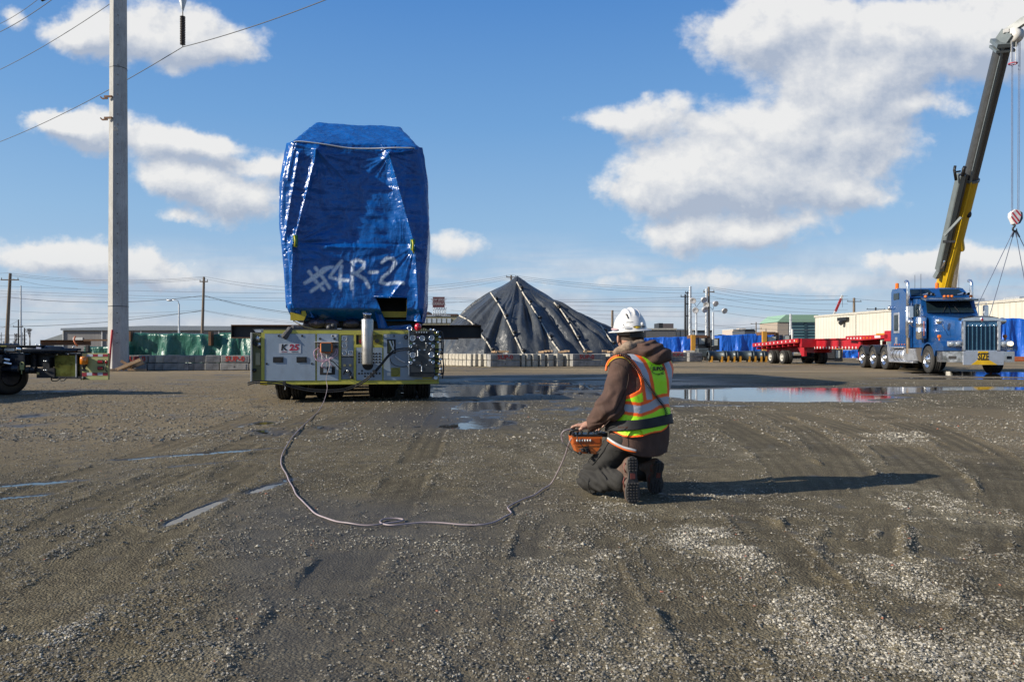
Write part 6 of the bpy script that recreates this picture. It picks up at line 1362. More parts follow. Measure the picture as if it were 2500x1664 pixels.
# seams on the sleeve
def proj_tube(V, pts, r, out, m, name, par, n=6, kk=4):
    """tube along picture points laid on the nearest visible surface of vertex cloud V"""
    px, py = mpx(V[:, 0], V[:, 1], V[:, 2]); res = []
    for (x, y) in pts:
        d = (px - x) ** 2 + (py - y) ** 2; c = np.where(d < 9)[0]
        if len(c) == 0: c = np.argsort(d)[:6]
        k = c[np.argmin(V[c, 1])]; D = V[k, 1] + MO.y - out; res.append(P(x, y, D) - MO)
    o = MB(); o.tube(catmull(res, kk), r, n=n); return o.build(name, m, par), res
JV = JVv0 = nets(fd, j.astype(np.float32))[0]
proj_tube(JV, [(1524, 893), (1535, 915), (1530, 945), (1518, 975), (1502, 1005), (1485, 1030), (1462, 1052)], .0028, -.0005, mm('seam_brown', (.05, .03, .024), .9), 'sleeve_seam', man)
proj_tube(JV, [(1500, 884), (1516, 890), (1528, 902), (1538, 918)], .0022, -.0005, mm('seam_brown'), 'shoulder_seam', man)
proj_tube(JV, [(1532, 1068), (1534, 1082), (1533, 1098)], .0025, -.0005, mm('seam_brown'), 'jacket_vent', man)
for pts_ in ([(1488, 1075), (1476, 1095), (1460, 1118), (1446, 1134)], [(1446, 1134), (1436, 1126), (1447, 1112), (1466, 1095)], [(1438, 1166), (1436, 1186), (1444, 1204)], [(1500, 1098), (1520, 1100), (1540, 1100)], [(1466, 1150), (1480, 1168), (1484, 1190)]):
    proj_tube(TVV, pts_, .0024, .0002, mm('seam_charcoal', (.02, .019, .018), .9), 'trouser_seam', man)
# ---- hood and fleece lining
fd = Field((-.16, -.10, .84), (.36, .34, 1.08), .0055)
ring = np.sqrt((np.sqrt(((fd.X - .085) / 1.15) ** 2 + (fd.Y - .15) ** 2) - .092) ** 2 + ((fd.Z - .955 - .12 * (fd.X - .08)) * .8) ** 2) - .034
bag = fd.ell((.185, .055, .964), (.122, .085, .060), yaw=.35, roll=.30); bag2 = fd.cone((-.02, .06, .935), (.19, .06, .985), .040, .060); bag3 = fd.ell((.215, .075, .938), (.080, .075, .056), yaw=.4)
hd_ = U(ring, bag, bag2, bag3, k=.03) + fold(fd, .020, 9, 21) + .006 * np.sin((fd.X * .5 - fd.Z + .15 * vn(fd.X * 8, fd.Z * 8, 3)) * 70)
nkc = fd.cone((.09, .145, .88), (.05, .19, 1.10), .066, .072); hd_ = np.maximum(hd_, -nkc)
HV = net_obj(fd, hd_, 'hood', jack_m, man)[1]
fl = U(fd.cone((-.055, .075, .972), (.02, .055, 1.005), .026, .034), fd.cone((.02, .055, 1.005), (.115, .085, 1.032), .034, .024), k=.02) + .004 * vn(fd.X * 60, fd.Z * 60 + fd.Y * 30, 5)
fl = np.maximum(fl, -nkc)
net_obj(fd, fl, 'fleece_lining', mat('fleece', (.30, .215, .15), .95, var=.3, nscale=60, bump=.003, bscale=150), man)
# ---- safety vest: colours painted from the pattern of the real one
def pl_dist(x, y, pts):
    best = np.full(x.shape, 1e9)
    for (a, b) in zip(pts[:-1], pts[1:]):
        dx, dy = b[0] - a[0], b[1] - a[1]; t = np.clip(((x - a[0]) * dx + (y - a[1]) * dy) / (dx * dx + dy * dy), 0, 1); best = np.minimum(best, np.hypot(x - a[0] - t * dx, y - a[1] - t * dy))
    return best
def inpoly(x, y, pl):
    c = np.zeros(x.shape, bool); n = len(pl)
    for i in range(n):
        (x1, y1), (x2, y2) = pl[i], pl[(i + 1) % n]; c ^= ((y1 > y) != (y2 > y)) & (x < (x2 - x1) * (y - y1) / (y2 - y1 + 1e-9) + x1)
    return c
Cc = lambda pts: [(1350 + a / 2.903, 720 + b / 2.903) for a, b in pts]
HOLE = Cc([(300, 620), (360, 560), (383, 505), (400, 470), (440, 448), (480, 445), (520, 455), (560, 490), (596, 540), (618, 600), (625, 645), (612, 672), (580, 690), (548, 705), (480, 720), (380, 700)])
HEM = Cc([(395, 940), (425, 968), (500, 1003), (560, 1008), (640, 1000), (700, 980), (770, 968), (805, 945), (835, 890), (870, 870)])
hx, hy = zip(*HEM)
fd = Field((-.16, -.12, .36), (.38, .34, .99), .0042)
tor = torso(fd, .0) + fold(fd, .013, 7, 15)
X_, Y_ = mpx(fd.X, fd.Y, fd.Z); uu = (fd.X - .105) * r_[0] + (fd.Y - .11) * r_[1]; vv_ = (fd.X - .105) * f_[0] + (fd.Y - .11) * f_[1]
vest = np.abs(tor - .011 + .004 * vn(fd.X * 12, fd.Z * 9 + fd.Y * 8, 31)) - .005
hemy = np.interp(X_, hx, hy); rel = np.maximum((Y_ - hemy) * .0027, -.5)
vest = np.maximum(vest, rel)
hol = inpoly(X_, Y_, HOLE) & (uu < .0); vest = np.where(hol, np.maximum(vest, .004), vest)
arm_r = np.sqrt(((vv_ - .0) / .085) ** 2 + ((fd.Z - .80) / .115) ** 2) < 1; vest = np.where(arm_r & (uu > .12), np.maximum(vest, .004), vest)
nkh = fd.cone((.09, .145, .88), (.05, .19, 1.10), .075, .075); vest = np.maximum(vest, -nkh)
vm = bpy.data.materials.new('vest_fabric'); vm.use_nodes = True; nt = vm.node_tree; b = nt.nodes['Principled BSDF']; ca = N(nt, 'ShaderNodeAttribute', attribute_name='Col'); nt.links.new(ca.outputs['Color'], b.inputs['Base Color']); b.inputs['Roughness'].default_value = .6
vx = N(nt, 'ShaderNodeTexCoord').outputs['Object']; a = N(nt, 'ShaderNodeTexNoise', inp={'Vector': vx, 'Scale': 9.0, 'Detail': 4.0, 'Distortion': 1.2}).outputs['Fac']; nt.links.new(N(nt, 'ShaderNodeBump', inp={'Distance': .007, 'Height': a}).outputs[0], b.inputs['Normal'])
vo, VV = net_obj(fd, vest, 'safety_vest', vm, man)
X_, Y_ = mpx(VV[:, 0], VV[:, 1], VV[:, 2]); back = ((VV[:, 0] - .105) * f_[0] + (VV[:, 1] - .11) * f_[1]) < .06
col = np.tile(np.array((.42, .85, .010)), (len(VV), 1)); OR = np.array((.95, .13, .008)); GY = np.array((.36, .38, .42)); YL = np.array((.95, .55, .01))
tape1 = Cc([(540, 425), (575, 445), (620, 490), (655, 560), (672, 640), (685, 740)]); tape2 = Cc([(785, 440), (805, 480), (825, 530), (840, 600), (845, 690)]); band = Cc([(480, 795), (530, 800), (620, 812), (690, 788), (740, 758), (800, 745), (850, 745)])
d1, d2, d3 = pl_dist(X_, Y_, tape1), pl_dist(X_, Y_, tape2), pl_dist(X_, Y_, band)
dh = pl_dist(X_, Y_, HOLE + HOLE[:1]); dm = np.interp(X_, hx, hy) - Y_
def paint(m, c): col[m] = c
paint(back & (d1 < 15.5), OR); paint(back & (d2 < 12), OR); paint(back & (d3 < 17), OR)
paint(back & (d1 < 7.2) & (Y_ < 975), GY); paint(back & (d2 < 6.5), GY); paint(back & (d3 < 9), GY)
paint((dh < 9) & (X_ < 1575), OR); paint((dh < 3.5) & (dh > 1.2) & (X_ < 1530) & (Y_ < 900), YL)
paint(dm < 4.2, OR); paint(back & (X_ > 1641), OR)
paint((~back) & (np.abs(Y_ - 1000) < 10), GY)
ca = vo.data.attributes.new('Col', 'FLOAT_COLOR', 'POINT'); ca.data.foreach_set('color', np.concatenate([col, np.ones((len(col), 1))], 1).astype(np.float32).ravel())
ORM = mm('vest_orange', (.95, .16, .01), .6)
for r0, out, mt_, pts_ in ((.0085, .001, ORM, [(377, 535), (379, 515), (386, 488), (404, 460), (436, 438), (478, 430), (520, 440), (556, 468), (590, 512)]), (.0030, .009, mm('trim_yellow', (.95, .60, .02), .5), [(388, 500), (406, 470), (440, 447), (480, 440), (520, 452), (552, 482)])):
    proj_tube(np.concatenate([JVv0, VV]), Cc(pts_), r0, out - r0 * .4, mt_, 'shoulder_trim', vo, n=8)
# belt
fd = Field((-.18, -.14, .38), (.40, .36, .62), .0048)
tor = torso(fd, .0) + fold(fd, .013, 7, 15); X_, Y_ = mpx(fd.X, fd.Y, fd.Z); BY = np.interp(X_, *zip(*Cc([(440, 928), (470, 926), (600, 920), (700, 905), (800, 884), (870, 870)])))
belt = np.maximum(np.abs(tor - .020) - .006, (np.abs(Y_ - BY) - 12.5) * .0027)
net_obj(fd, belt, 'waist_belt', mm('belt_black', (.014, .014, .015), .7), man)
def surf(V, x, y, out=.004):
    px, py = mpx(V[:, 0], V[:, 1], V[:, 2]); d = (px - x) ** 2 + (py - y) ** 2; c = np.where(d < 12)[0]
    if len(c) == 0: c = np.argsort(d)[:6]
    k = c[np.argmin(V[c, 1])]; return P(x, y, V[k, 1] + MO.y - out) - MO
bt = bpy.data.objects['waist_belt']
BVt = np.array([v.co[:] for v in bt.data.vertices])
p = surf(BVt, 1525, 1042, .006); text_obj('belt_lettering', 'hetronic', .026, mm('belt_orange', (.25, .07, .02), .7), bt, p, rot=(R(90), 0, .12), ext=.0006)
# logo on the back
lc = surf(VV, 1607, 894, .004); ry = math.atan2(.55, .83)
black_ink = mm('logo_black', (.015, .02, .012), .7)
text_obj('logo_lettering', 'SUPOR', .034, black_ink, vo, surf(VV, 1608, 900, .007), rot=(R(90), 0, .62), ext=.0012, bold=.0012, sx=1.05)
text_obj('logo_small_lettering', 'EST. 1965', .012, black_ink, vo, surf(VV, 1614, 913, .006), rot=(R(90), R(-6), .62), ext=.001, sx=1.2)
arc = [surf(VV, 1606 + 17.5 * math.cos(t), 898 + 14.5 * math.sin(t), .005) for t in np.linspace(R(-42), R(150), 16)]; MB().tube(arc, .0020, n=6).build('logo_ring', black_ink, vo)
arc = [surf(VV, 1606 + 17.5 * math.cos(t), 898 + 14.5 * math.sin(t), .005) for t in np.linspace(R(165), R(215), 6)]; MB().tube(arc, .0016, n=6).build('logo_ring', black_ink, vo)
# lower front hem of the vest showing over the thigh
TV = np.array([v.co[:] for v in bpy.data.objects['trousers'].data.vertices]); JVv = np.array([v.co[:] for v in bpy.data.objects['jacket'].data.vertices]); CV = np.concatenate([TV, JVv])
for off, w_, mt_ in ((0, .0085, mm('reflective_white', (.62, .62, .62), .4)), (4.5, .0065, mm('vest_orange', (.95, .16, .01), .6))):
    proj_tube(CV, [(1484 - off * .2, 1069 + off), (1500, 1080 + off), (1522, 1091 + off), (1540, 1096 + off), (1553, 1100 + off * .6)], w_, .008, mt_, 'front_hem', man)
# coiled lead running over the shoulder and down the back
AV = np.concatenate([VV, HV, JVv])
cp = [surf(AV, *q_, .014) for q_ in Cc([(452, 425), (480, 422), (510, 435), (545, 465), (565, 490), (600, 535), (640, 585), (672, 632), (700, 672), (735, 715), (765, 755), (790, 790), (803, 825), (806, 858)])]
cp = catmull(cp, 10); coil = []; acc_ = 0
for i in range(len(cp) - 1):
    d = (cp[i + 1] - cp[i]); L = d.length; d.normalize(); x = d.orthogonal().normalized(); y = d.cross(x); k = 10
    for q_ in range(k):
        t = q_ / k; acc_ += L / k; ang = acc_ / .0125 * 2 * math.pi; coil.append(cp[i].lerp(cp[i + 1], t) + (Vector((0, -1, 0)) * math.sin(ang) + d.cross(Vector((0, -1, 0))).normalized() * math.cos(ang)) * .0088)
MB().tube(coil, .0026, n=5).build('coiled_lead', mm('coil_black', (.012, .012, .013), .35), man)
# short hair at the nape
hm = mat('short_hair', (.075, .052, .038), .9, var=.3, nscale=90, bump=.0015, bscale=260)
fd = Field((-.06, .06, .98), (.16, .30, 1.20), .0042)
h1 = fd.ell((.05, .195, 1.085), (.0755, .0965, .1075), yaw=.25); cut = fd.Z - (1.035 + .02 * vn(fd.X * 30, fd.Y * 30, 2) + .25 * (fd.Y - .11))
h1 = np.maximum(h1, -(cut)); h1 = np.maximum(h1, fd.Y - .20); net_obj(fd, h1, 'hair', hm, man)
# ---- hard hat
hc = Vector((.052, .205, 1.118)); fy = .25
hat_m = mm('hard_hat_white', (.80, .79, .76), .32, var=.04, nscale=12, dirt=.22, dirtcol=(.42, .40, .36), coat=.3)
fd = Field((-.13, -.0, 1.05), (.24, .42, 1.30), .0040)
dome = fd.ell(hc, (.112, .134, .148), yaw=fy); 
cx_ = (fd.X - hc.x) * math.cos(fy) + (fd.Y - hc.y) * math.sin(fy); cy_ = -(fd.X - hc.x) * math.sin(fy) + (fd.Y - hc.y) * math.cos(fy)
rid = (np.exp(-(cx_ / .013) ** 2) + .8 * np.exp(-((np.abs(cx_) - .040) / .010) ** 2)) * .011 * sm(fd.Z, 1.17, 1.235) * sm(.115 - np.abs(cy_), 0, .04)
dome = dome - rid; shell = np.maximum(np.maximum(dome, -(dome + .006)), 1.118 - fd.Z)
tz = fd.Z - (1.121 - .30 * (np.sqrt((cx_ / .112) ** 2 + (cy_ / .134) ** 2) - 1) * .11 + .06 * cx_ * 1.0)
rr = np.sqrt((cx_ / .141) ** 2 + (cy_ / .170) ** 2); brim = np.maximum(np.maximum(np.abs(tz) - .0032, (rr - 1) * .141), -(dome + .004))
lip = np.sqrt(((rr - .985) * .148) ** 2 + tz ** 2) - .0048; brim = np.minimum(brim, lip)
net_obj(fd, U(shell, brim, k=.008), 'hard_hat', hat_m, man)
hat = bpy.data.objects['hard_hat']
HVv = np.array([v.co[:] for v in hat.data.vertices])
def stick(px, py, w, h, col, nm='sticker'):
    c = surf(HVv, px, py, .003); m = MB(); ring = []
    for i in range(18):
        t = i / 18 * 2 * math.pi; ring.append(surf(HVv, px + w * math.cos(t), py + h * math.sin(t), .0035))
    m.add([c] + ring, [(0, i + 1, (i + 1) % 18 + 1) for i in range(18)]); m.add([c + Vector((0, .002, 0))] + [q_ + Vector((0, .002, 0)) for q_ in ring], [(0, (i + 1) % 18 + 1, i + 1) for i in range(18)]); return m.build(nm, col, hat)
stick(1530, 799.5, 11.5, 2.6, mm('sticker_grey', (.42, .43, .45), .4)); stick(1555.5, 797.5, 10, 2.9, mm('sticker_yellow', (.72, .48, .02), .4)); stick(1500, 803, 8, 3.0, mm('sticker_pink', (.60, .42, .42), .4)); stick(1572, 797, 4, 2.2, mm('sticker_dark', (.06, .06, .07), .4))
proj_tube(HVv, [(1546, 797.5), (1555, 795.6), (1565, 797.5), (1556, 799.6), (1546, 797.8)], .0010, .004, mm('decal_black'), 'sticker_outline', hat, kk=3)
for (a, b, r) in (((1529, 766), (1534, 777), .0042), ((1521, 790), (1523, 795), .0028)): proj_tube(HVv, [a, ((a[0] + b[0]) / 2, (a[1] + b[1]) / 2), b], r, -.001, mm('vent_dark', (.03, .03, .035), .6), 'vent_slot', hat)
proj_tube(HVv, [(1524, 787.5), (1531, 786), (1538, 786.3), (1546, 785.5)], .0011, .0008, mm('vent_dark'), 'scuff_mark', hat)
m = MB(); m.ell(surf(HVv, 1568, 791, -.004), (.012, .012, .014), 8, 6); m.build('accessory_slot', hat_m, hat)
fd = Field((-.06, .06, 1.03), (.17, .34, 1.14), .0040)
band_ = np.maximum(np.abs(fd.ell((.05, .20, 1.09), (.084, .106, .2), yaw=fy)) - .004, np.abs(fd.Z - 1.100) - .017); cxx = (fd.X - .05) * math.cos(fy) + (fd.Y - .2) * math.sin(fy)
net_obj(fd, np.maximum(band_, fd.Y - .20), 'headband', mm('band_grey', (.20, .19, .18), .6), hat)
rat = np.maximum(np.abs(fd.ell((.05, .20, 1.09), (.090, .112, .2), yaw=fy)) - .007, np.abs(fd.Z - 1.086) - .021); rat = np.maximum(np.maximum(rat, fd.Y - .18), .035 - (fd.X)); net_obj(fd, rat, 'ratchet', mm('ratchet_black', (.018, .016, .016), .55), hat)
# ---- boots
sole_m = mat('boot_sole', (.050, .045, .042), .8, var=.35, nscale=30, bump=.004, bscale=60, dirt=.6, dirtcol=(.14, .12, .095)); boot_m = mat('boot_leather', (.13, .075, .05), .7, var=.3, nscale=20, bump=.003, bscale=60, dirt=.6, dirtcol=(.17, .15, .12)); bred = mm('boot_red', (.22, .05, .035), .6, var=.2, nscale=20)
def boot(base, nrm, H, tilt, lb):
    """sole stands on its toe; nrm points from the foot out through the sole"""
    n = Vector(nrm).normalized(); rt = Vector((-n.y, n.x, 0)); up = Vector((0, 0, 1)); up = (up + n * tilt).normalized(); n2 = rt.cross(up) * (1 if rt.cross(up).dot(n) > 0 else -1)
    b = Vector(base); W = lambda a, h, d: b + rt * a + up * h + n2 * d
    out = [(.0, .0), (.024, .003), (.042, .022), (.051, .055), (.052, .09), (.044, .13), (.032, .165), (.029, .19), (.034, .22), (.038, .255), (.034, .285), (.020, .300), (0, .304)]
    out = [(a, h * H / .304) for a, h in out]; full = out + [(-a * .92, h) for a, h in out[::-1]][1:-1]
    bt_ = thing('boot', None, None); bt_.parent = man
    m = MB(); N_ = len(full); vs = [W(a, h, 0) for a, h in full] + [W(a * .96, h * .99 + .001, .018) for a, h in full]; m.add(vs, [(i, (i + 1) % N_, N_ + (i + 1) % N_, N_ + i) for i in range(N_)] + [tuple(range(N_))[::-1], tuple(range(N_, 2 * N_))]); m.build('outsole', sole_m, bt_)
    for h in np.arange(.02, .14, .018):
        for a in (-.030, -.010, .010, .030):
            w = np.interp(h, [q[1] for q in out], [q[0] for q in out])
            if abs(a) > w - .008: continue
            q = MB(); c = W(a + .003 * (-1) ** int(h * 100), h * H / .304, .022); mtx = Matrix((rt, n2, up)).transposed(); q.box(c, (.014, .009, .011), mtx, ch=.002); q.build('tread_lug', sole_m, bt_)
    for h in np.arange(.215, .29, .018):
        for a in (-.020, 0, .020): q = MB(); mtx = Matrix((rt, n2, up)).transposed(); q.box(W(a, h * H / .304, .022), (.014, .009, .011), mtx, ch=.002); q.build('tread_lug', sole_m, bt_)
    q = MB(); q.box(W(0, .178 * H / .304, .0195), (.030, .004, .035), Matrix((rt, n2, up)).transposed()); q.build('shank_patch', bred, bt_)
    lo = np.array(b) - .2; fd = Field((b.x - .12, b.y - .10, 0.0), (b.x + .13, b.y + .20, .36), .0055)
    p_ = lambda a, h, d: tuple(W(a, h * H / .304, d))
    u = U(fd.cone(p_(0, .035, -.030), p_(0, .12, -.045), .036, .042), fd.cone(p_(0, .12, -.045), p_(0, .262, -.035), .040, .034), fd.cone(p_(0, .235, -.045), p_(-.02, .17, -.135), .042, .046), k=.03)
    dpl = (fd.X - W(0, 0, -.002).x) * n2.x + (fd.Y - W(0, 0, -.002).y) * n2.y + (fd.Z - W(0, 0, -.002).z) * n2.z
    u = np.maximum(u + .003 * vn(fd.X * 30, fd.Z * 30, 3), dpl); u = np.maximum(u, .002 - fd.Z); net_obj(fd, u, 'upper', boot_m, bt_)
    for (h0, h1, a) in ((.10, .17, -.043), (.20, .26, -.038)):
        q = MB(); q.tube([W(a, h0 * H / .304, -.012), W(a - .004, (h0 + h1) / 2 * H / .304, -.03), W(a, h1 * H / .304, -.014)], .004, n=6); q.build('red_piping', bred, bt_)
    return bt_
boot((.004, -.195, .003), (.22, -.97, 0), .300, -.03, 'l')['label'] = 'worn brown boot with its whole sole showing'
boot((.215, .155, .003), (.30, -.95, 0), .235, .25, 'r')['label'] = 'dark boot half hidden behind the other'
# ---- the radio controller he rests his hand on
CD = 5.10
ct = thing('remote_controller', 'orange wired remote control box with six white lights at the waist of the worker', 'remote controller', P(1434, 1087, CD), .10)
cx = lambda p: (p - 1434) * CD / F; cz = lambda y: (1087 - y) * CD / F
orb = mm('controller_orange', (.75, .17, .02), .38, var=.06, nscale=30, dirt=.15, coat=.2)
m = MB(); xs = [(cx(1397), cz(1066)), (cx(1471), cz(1066)), (cx(1470), cz(1083)), (cx(1463), cz(1107)), (cx(1450), cz(1108)), (cx(1410), cz(1105)), (cx(1402), cz(1086)), (cx(1399), cz(1084))]
bm_ = MB().prism(xs, 'y', -.0, .15).build('housing', orb, ct)
MB().bx(cx(1400), cx(1466), -.006, -.0005, cz(1081.5), cz(1069.5), .002).build('light_bar', mm('light_bar_orange', (.55, .10, .01), .4), bm_)
for i in range(6): MB().ell((cx(1408 + i * 6.6), -.008, cz(1074.3)), (.0062, .004, .0090), 10, 6).build('white_light', mm('white_button', (.85, .85, .82), .25), bm_)
m = MB(); m.prism([(cx(1403), cz(1084.5)), (cx(1466), cz(1084.5)), (cx(1464), cz(1088)), (cx(1405), cz(1088))], 'y', -.004, -.0005); m.build('rib', orb, bm_)
for (a, b, c, d) in ((1427, 1437, 1089, 1093), ): MB().bx(cx(a), cx(b), -.004, -.0005, cz(d), cz(c)).build('name_plate', gap_m, bm_)
for (x, y, r) in ((1422, 1098, .013), (1431, 1098, .015), (1415, 1105, .012), (1436, 1104, .008)): MB().lathe((cx(x), -.0, cz(y)), (0, -1, 0), [(0, r), (.018, r * .95), (.03, r * .7), (.032, 0)], n=12).build('connector', black_m, bm_)
MB().tube([(cx(1412), -.02, cz(1096)), (cx(1420), -.035, cz(1092)), (cx(1436), -.03, cz(1094)), (cx(1441), -.01, cz(1106))], .004, n=6).build('guard_loop', black_m, bm_)
MB().bx(cx(1400), cx(1474), .005, .145, cz(1065.9), cz(1060), .004).build('top_panel', mm('panel_black', (.02, .02, .022), .45), ct)
for (x, y, d) in ((1412, 1057, .03), (1424, 1058, .06), (1440, 1058, .05), (1452, 1057, .03), (1462, 1057, .05), (1470, 1058, .03)): 
    q = MB(); q.cyl((cx(x), d, cz(1060)), (cx(x), d, cz(y - 2)), .007, n=8); q.ell((cx(x), d, cz(y - 2)), (.010, .010, .008), 8, 6); q.build('switch', black_m if x < 1445 else steel_m, ct)
MB().tube([(cx(1392), .02, cz(1062)), (cx(1394), .0, cz(1050)), (cx(1402), .0, cz(1050)), (cx(1420), .02, cz(1049))], .007, n=6).build('handrail', black_m, ct)
MB().tube([(cx(1403), .03, cz(1064)), (cx(1400), .02, cz(1055)), (cx(1396), .02, cz(1049))], .0085, n=6).build('joystick', black_m, ct); MB().ell((cx(1396), .02, cz(1048)), (.013, .013, .011), 10, 6).build('joystick_knob', black_m, ct)
MB().bx(cx(1462), cx(1486), .02, .13, cz(1068), cz(1058)).build('side_guard', black_m, ct)
MB().tube([(cx(1410), -.02, cz(1105)), (cx(1404), -.03, cz(1100)), (cx(1399), -.02, cz(1099)), (cx(1392), -.0, cz(1096)), (cx(1384), .0, cz(1088)), (cx(1374), .02, cz(1078))], .0035, n=6).build('short_lead', black_m, ct)
pkk = [P(*q_) for q_ in ((1374, 1078, 5.12), (1371, 1066, 5.12), (1371, 1058, 5.11), (1376, 1051, 5.1), (1385, 1048, 5.1), (1395, 1049, 5.11), (1400, 1058, 5.11))]
MB().tube([q_ - P(1434, 1087, CD) for q_ in catmull(pkk, 5)], .0048, n=7).build('pink_loop', mm('cable_sheath'), ct)
MB().tube([(cx(1407), -.012, cz(1062)), (cx(1410), -.016, cz(1075)), (cx(1418), -.018, cz(1084)), (cx(1424), -.03, cz(1092))], .0028, n=6).build('antenna_lead', black_m, ct)
# ---------------------------------------------------------------- blue truck
tb_m = mat('truck_blue', (.008, .085, .29), .28, .2, var=.06, nscale=2, coat=.6, dirt=.12, dirtcol=(.12, .12, .12)); MT['truck_blue'] = tb_m
chr_m = mm('bright_metal', (.74, .75, .77), .2, .95, var=.05, dirt=.15, dirtcol=(.3, .28, .25))
alu_m = mm('tank_aluminium', (.62, .63, .66), .34, .8, var=.06, dirt=.2, dirtcol=(.3, .28, .26))
tglass = mm('truck_glass', (.012, .022, .026), .06, var=.02)
amber = mm('amber_lamp', (.75, .17, .01), .3, var=.05)
TR = thing('truck', 'blue bonneted heavy truck with chrome stacks and yellow oversize banner', 'truck', (17.5, 29.45, 0), -.13)
def tyre_wheel(par, x, y, r=.53, w=.32, dual=0, side=-1, rim_m=None, lip=.0):
    wh = thing('wheel', None, None); wh.parent = par; wh.location = (x, y, 0); m = MB()
    for k in range(dual + 1):
        xo = -side * k * (w + .04); prof = [(-w / 2, r * .56), (-w / 2 - .012, r * .78), (-w / 2, r * .93), (-w / 2 + .03, r)]
        for g_ in (-.07, 0, .07): prof += [(g_ - .012, r), (g_ - .008, r - .018), (g_ + .008, r - .018), (g_ + .012, r)]
        prof += [(w / 2 - .03, r), (w / 2, r * .93), (w / 2 + .012, r * .78), (w / 2, r * .56)]; m.lathe((xo, 0, r - .004), (1, 0, 0), prof, n=40)
    m.build('tyre', tyre_m, wh)
    if r > .45:
        q = MB(); q.lathe((side * (w / 2 + .010), 0, r - .004), (1, 0, 0), [(-.004, r * .80), (.003, r * .815), (.003, r * .79), (-.004, r * .775)], n=40); q.build('sidewall_ring', mm('sidewall_grey', (.16, .15, .14), .8), wh)
    s = side * 1.0; q = MB(); xo = side * (w / 2); d = -side
    q.lathe((xo, 0, r - .004), (d, 0, 0), [(-.01, r * .575), (.0, r * .56), (.02, r * .50), (.06, r * .46), (.05 + lip, r * .40), (-.0 + lip, r * .30), (-.03, r * .20), (-.05, r * .17), (-.06, .0)], n=30); q.build('rim', rim_m or chr_m, wh)
    q = MB()
    for k in range(10):
        a = k * math.pi / 5; c = (xo + d * (.02 + lip), math.cos(a) * r * .33, r - .004 + math.sin(a) * r * .33); q.cyl(c, (c[0] - d * .05, c[1], c[2]), .018, n=6)
    q.build('wheel_nut', dark_m if rim_m is None else steel_m, wh)['kind'] = 'stuff'
    return wh
for sx_ in (-1, 1):
    tyre_wheel(TR, sx_ * 1.10, 0, .535, .36, 0, sx_)
    for y in (4.85, 6.35, 7.92): tyre_wheel(TR, sx_ * 1.10, y, .53, .27, 1, sx_, lip=.05)
# chassis
MB().bx(-.45, -.35, -.9, 8.6, .62, .88).build('frame_rail', dark_m, TR); MB().bx(.35, .45, -.9, 8.6, .62, .88).build('frame_rail', dark_m, TR)
MB().bx(-.34, .34, .2, 8.3, .55, .80).build('drive_line', dark_m, TR); MB().lathe((0, 6.0, .98), (0, 0, 1), [(0, .55), (.08, .55), (.1, .4)], n=20).build('fifth_wheel', dark_m, TR)
# bonnet: rings of section from grille to windscreen
def loft_y(rings, m, name, par, smooth=True, cap=True):
    n = len(rings[0]); vs = [p for r in rings for p in r]; fs = [(i * n + j, i * n + (j + 1) % n, (i + 1) * n + (j + 1) % n, (i + 1) * n + j) for i in range(len(rings) - 1) for j in range(n)]
    if cap: fs += [tuple(range(n))[::-1], tuple(range((len(rings) - 1) * n, len(rings) * n))]
    o = MB(); o.add(vs, fs, smooth); o = o.build(name, m, par)
    if smooth:
        for i in (0, 1):
            if cap: o.data.polygons[len(o.data.polygons) - 1 - i].use_smooth = False
    return o
def sec(y, w0, w1, z0, z1, r=.16, k=5):
    """section narrower at the top, rounded upper corners"""
    pts = [(-w0, y, z0), (-w0 * .98, y, (z0 + z1) * .5)]
    for i in range(k + 1):
        a = math.pi - i * math.pi / 2 / k; pts.append((-w1 + r + r * math.cos(a), y, z1 - r + r * math.sin(a)))
    for i in range(k + 1):
        a = math.pi / 2 - i * math.pi / 2 / k; pts.append((w1 - r + r * math.cos(a), y, z1 - r + r * math.sin(a)))
    pts += [(w0 * .98, y, (z0 + z1) * .5), (w0, y, z0)]; return pts
loft_y([sec(-1.42, .63, .60, .95, 2.02), sec(-.9, .68, .66, .95, 2.12), sec(-.2, .78, .76, .95, 2.20), sec(.6, .88, .86, .95, 2.30), sec(1.05, .95, .92, .95, 2.36)], tb_m, 'bonnet', TR)
MB().prism([(-.62, 2.03), (.62, 2.03), (.60, 2.10), (.3, 2.16), (-.3, 2.16), (-.60, 2.10)], 'y', -1.50, -1.1).build('bug_guard', dark_m, TR)
gs = MB()
for x in (-.60, .60): gs.bx(x - .055, x + .055, -1.56, -1.43, .88, 1.98, .02)
gs.prism([(-.66, 1.985), (.66, 1.985), (.62, 2.07), (.25, 2.12), (-.25, 2.12), (-.62, 2.07)], 'y', -1.56, -1.43); gs.bx(-.54, .54, -1.53, -1.43, .86, .90); g = gs.build('grille_surround', chr_m, TR)
MB().bx(-.54, .54, -1.48, -1.43, .90, 1.98).build('grille_screen', mm('grille_blue_dark', (.012, .055, .11), .35, .3), g)
MB().bx(-.54, .54, -1.50, -1.482, 1.78, 1.975).build('grille_header', mm('header_blue', (.10, .25, .42), .3, .4), g)
for i in range(7):
    x = -.45 + i * .15; MB().bx(x - .010, x + .010, -1.535, -1.485, .90, 1.78).build('grille_bar', mm('bar_blue', (.14, .30, .42), .25, .8), g); MB().ell((x, -1.52, 1.80), (.020, .02, .04), 8, 6).build('bar_cap', chr_m, g)
em = MB(); em.ell((0, -1.58, 2.03), (.055, .02, .10), 14, 8); em = em.build('emblem', chr_m, g); MB().ell((0, -1.597, 2.03), (.038, .010, .06), 12, 6).build('emblem_badge', mm('emblem_red', (.35, .02, .05), .35), em)
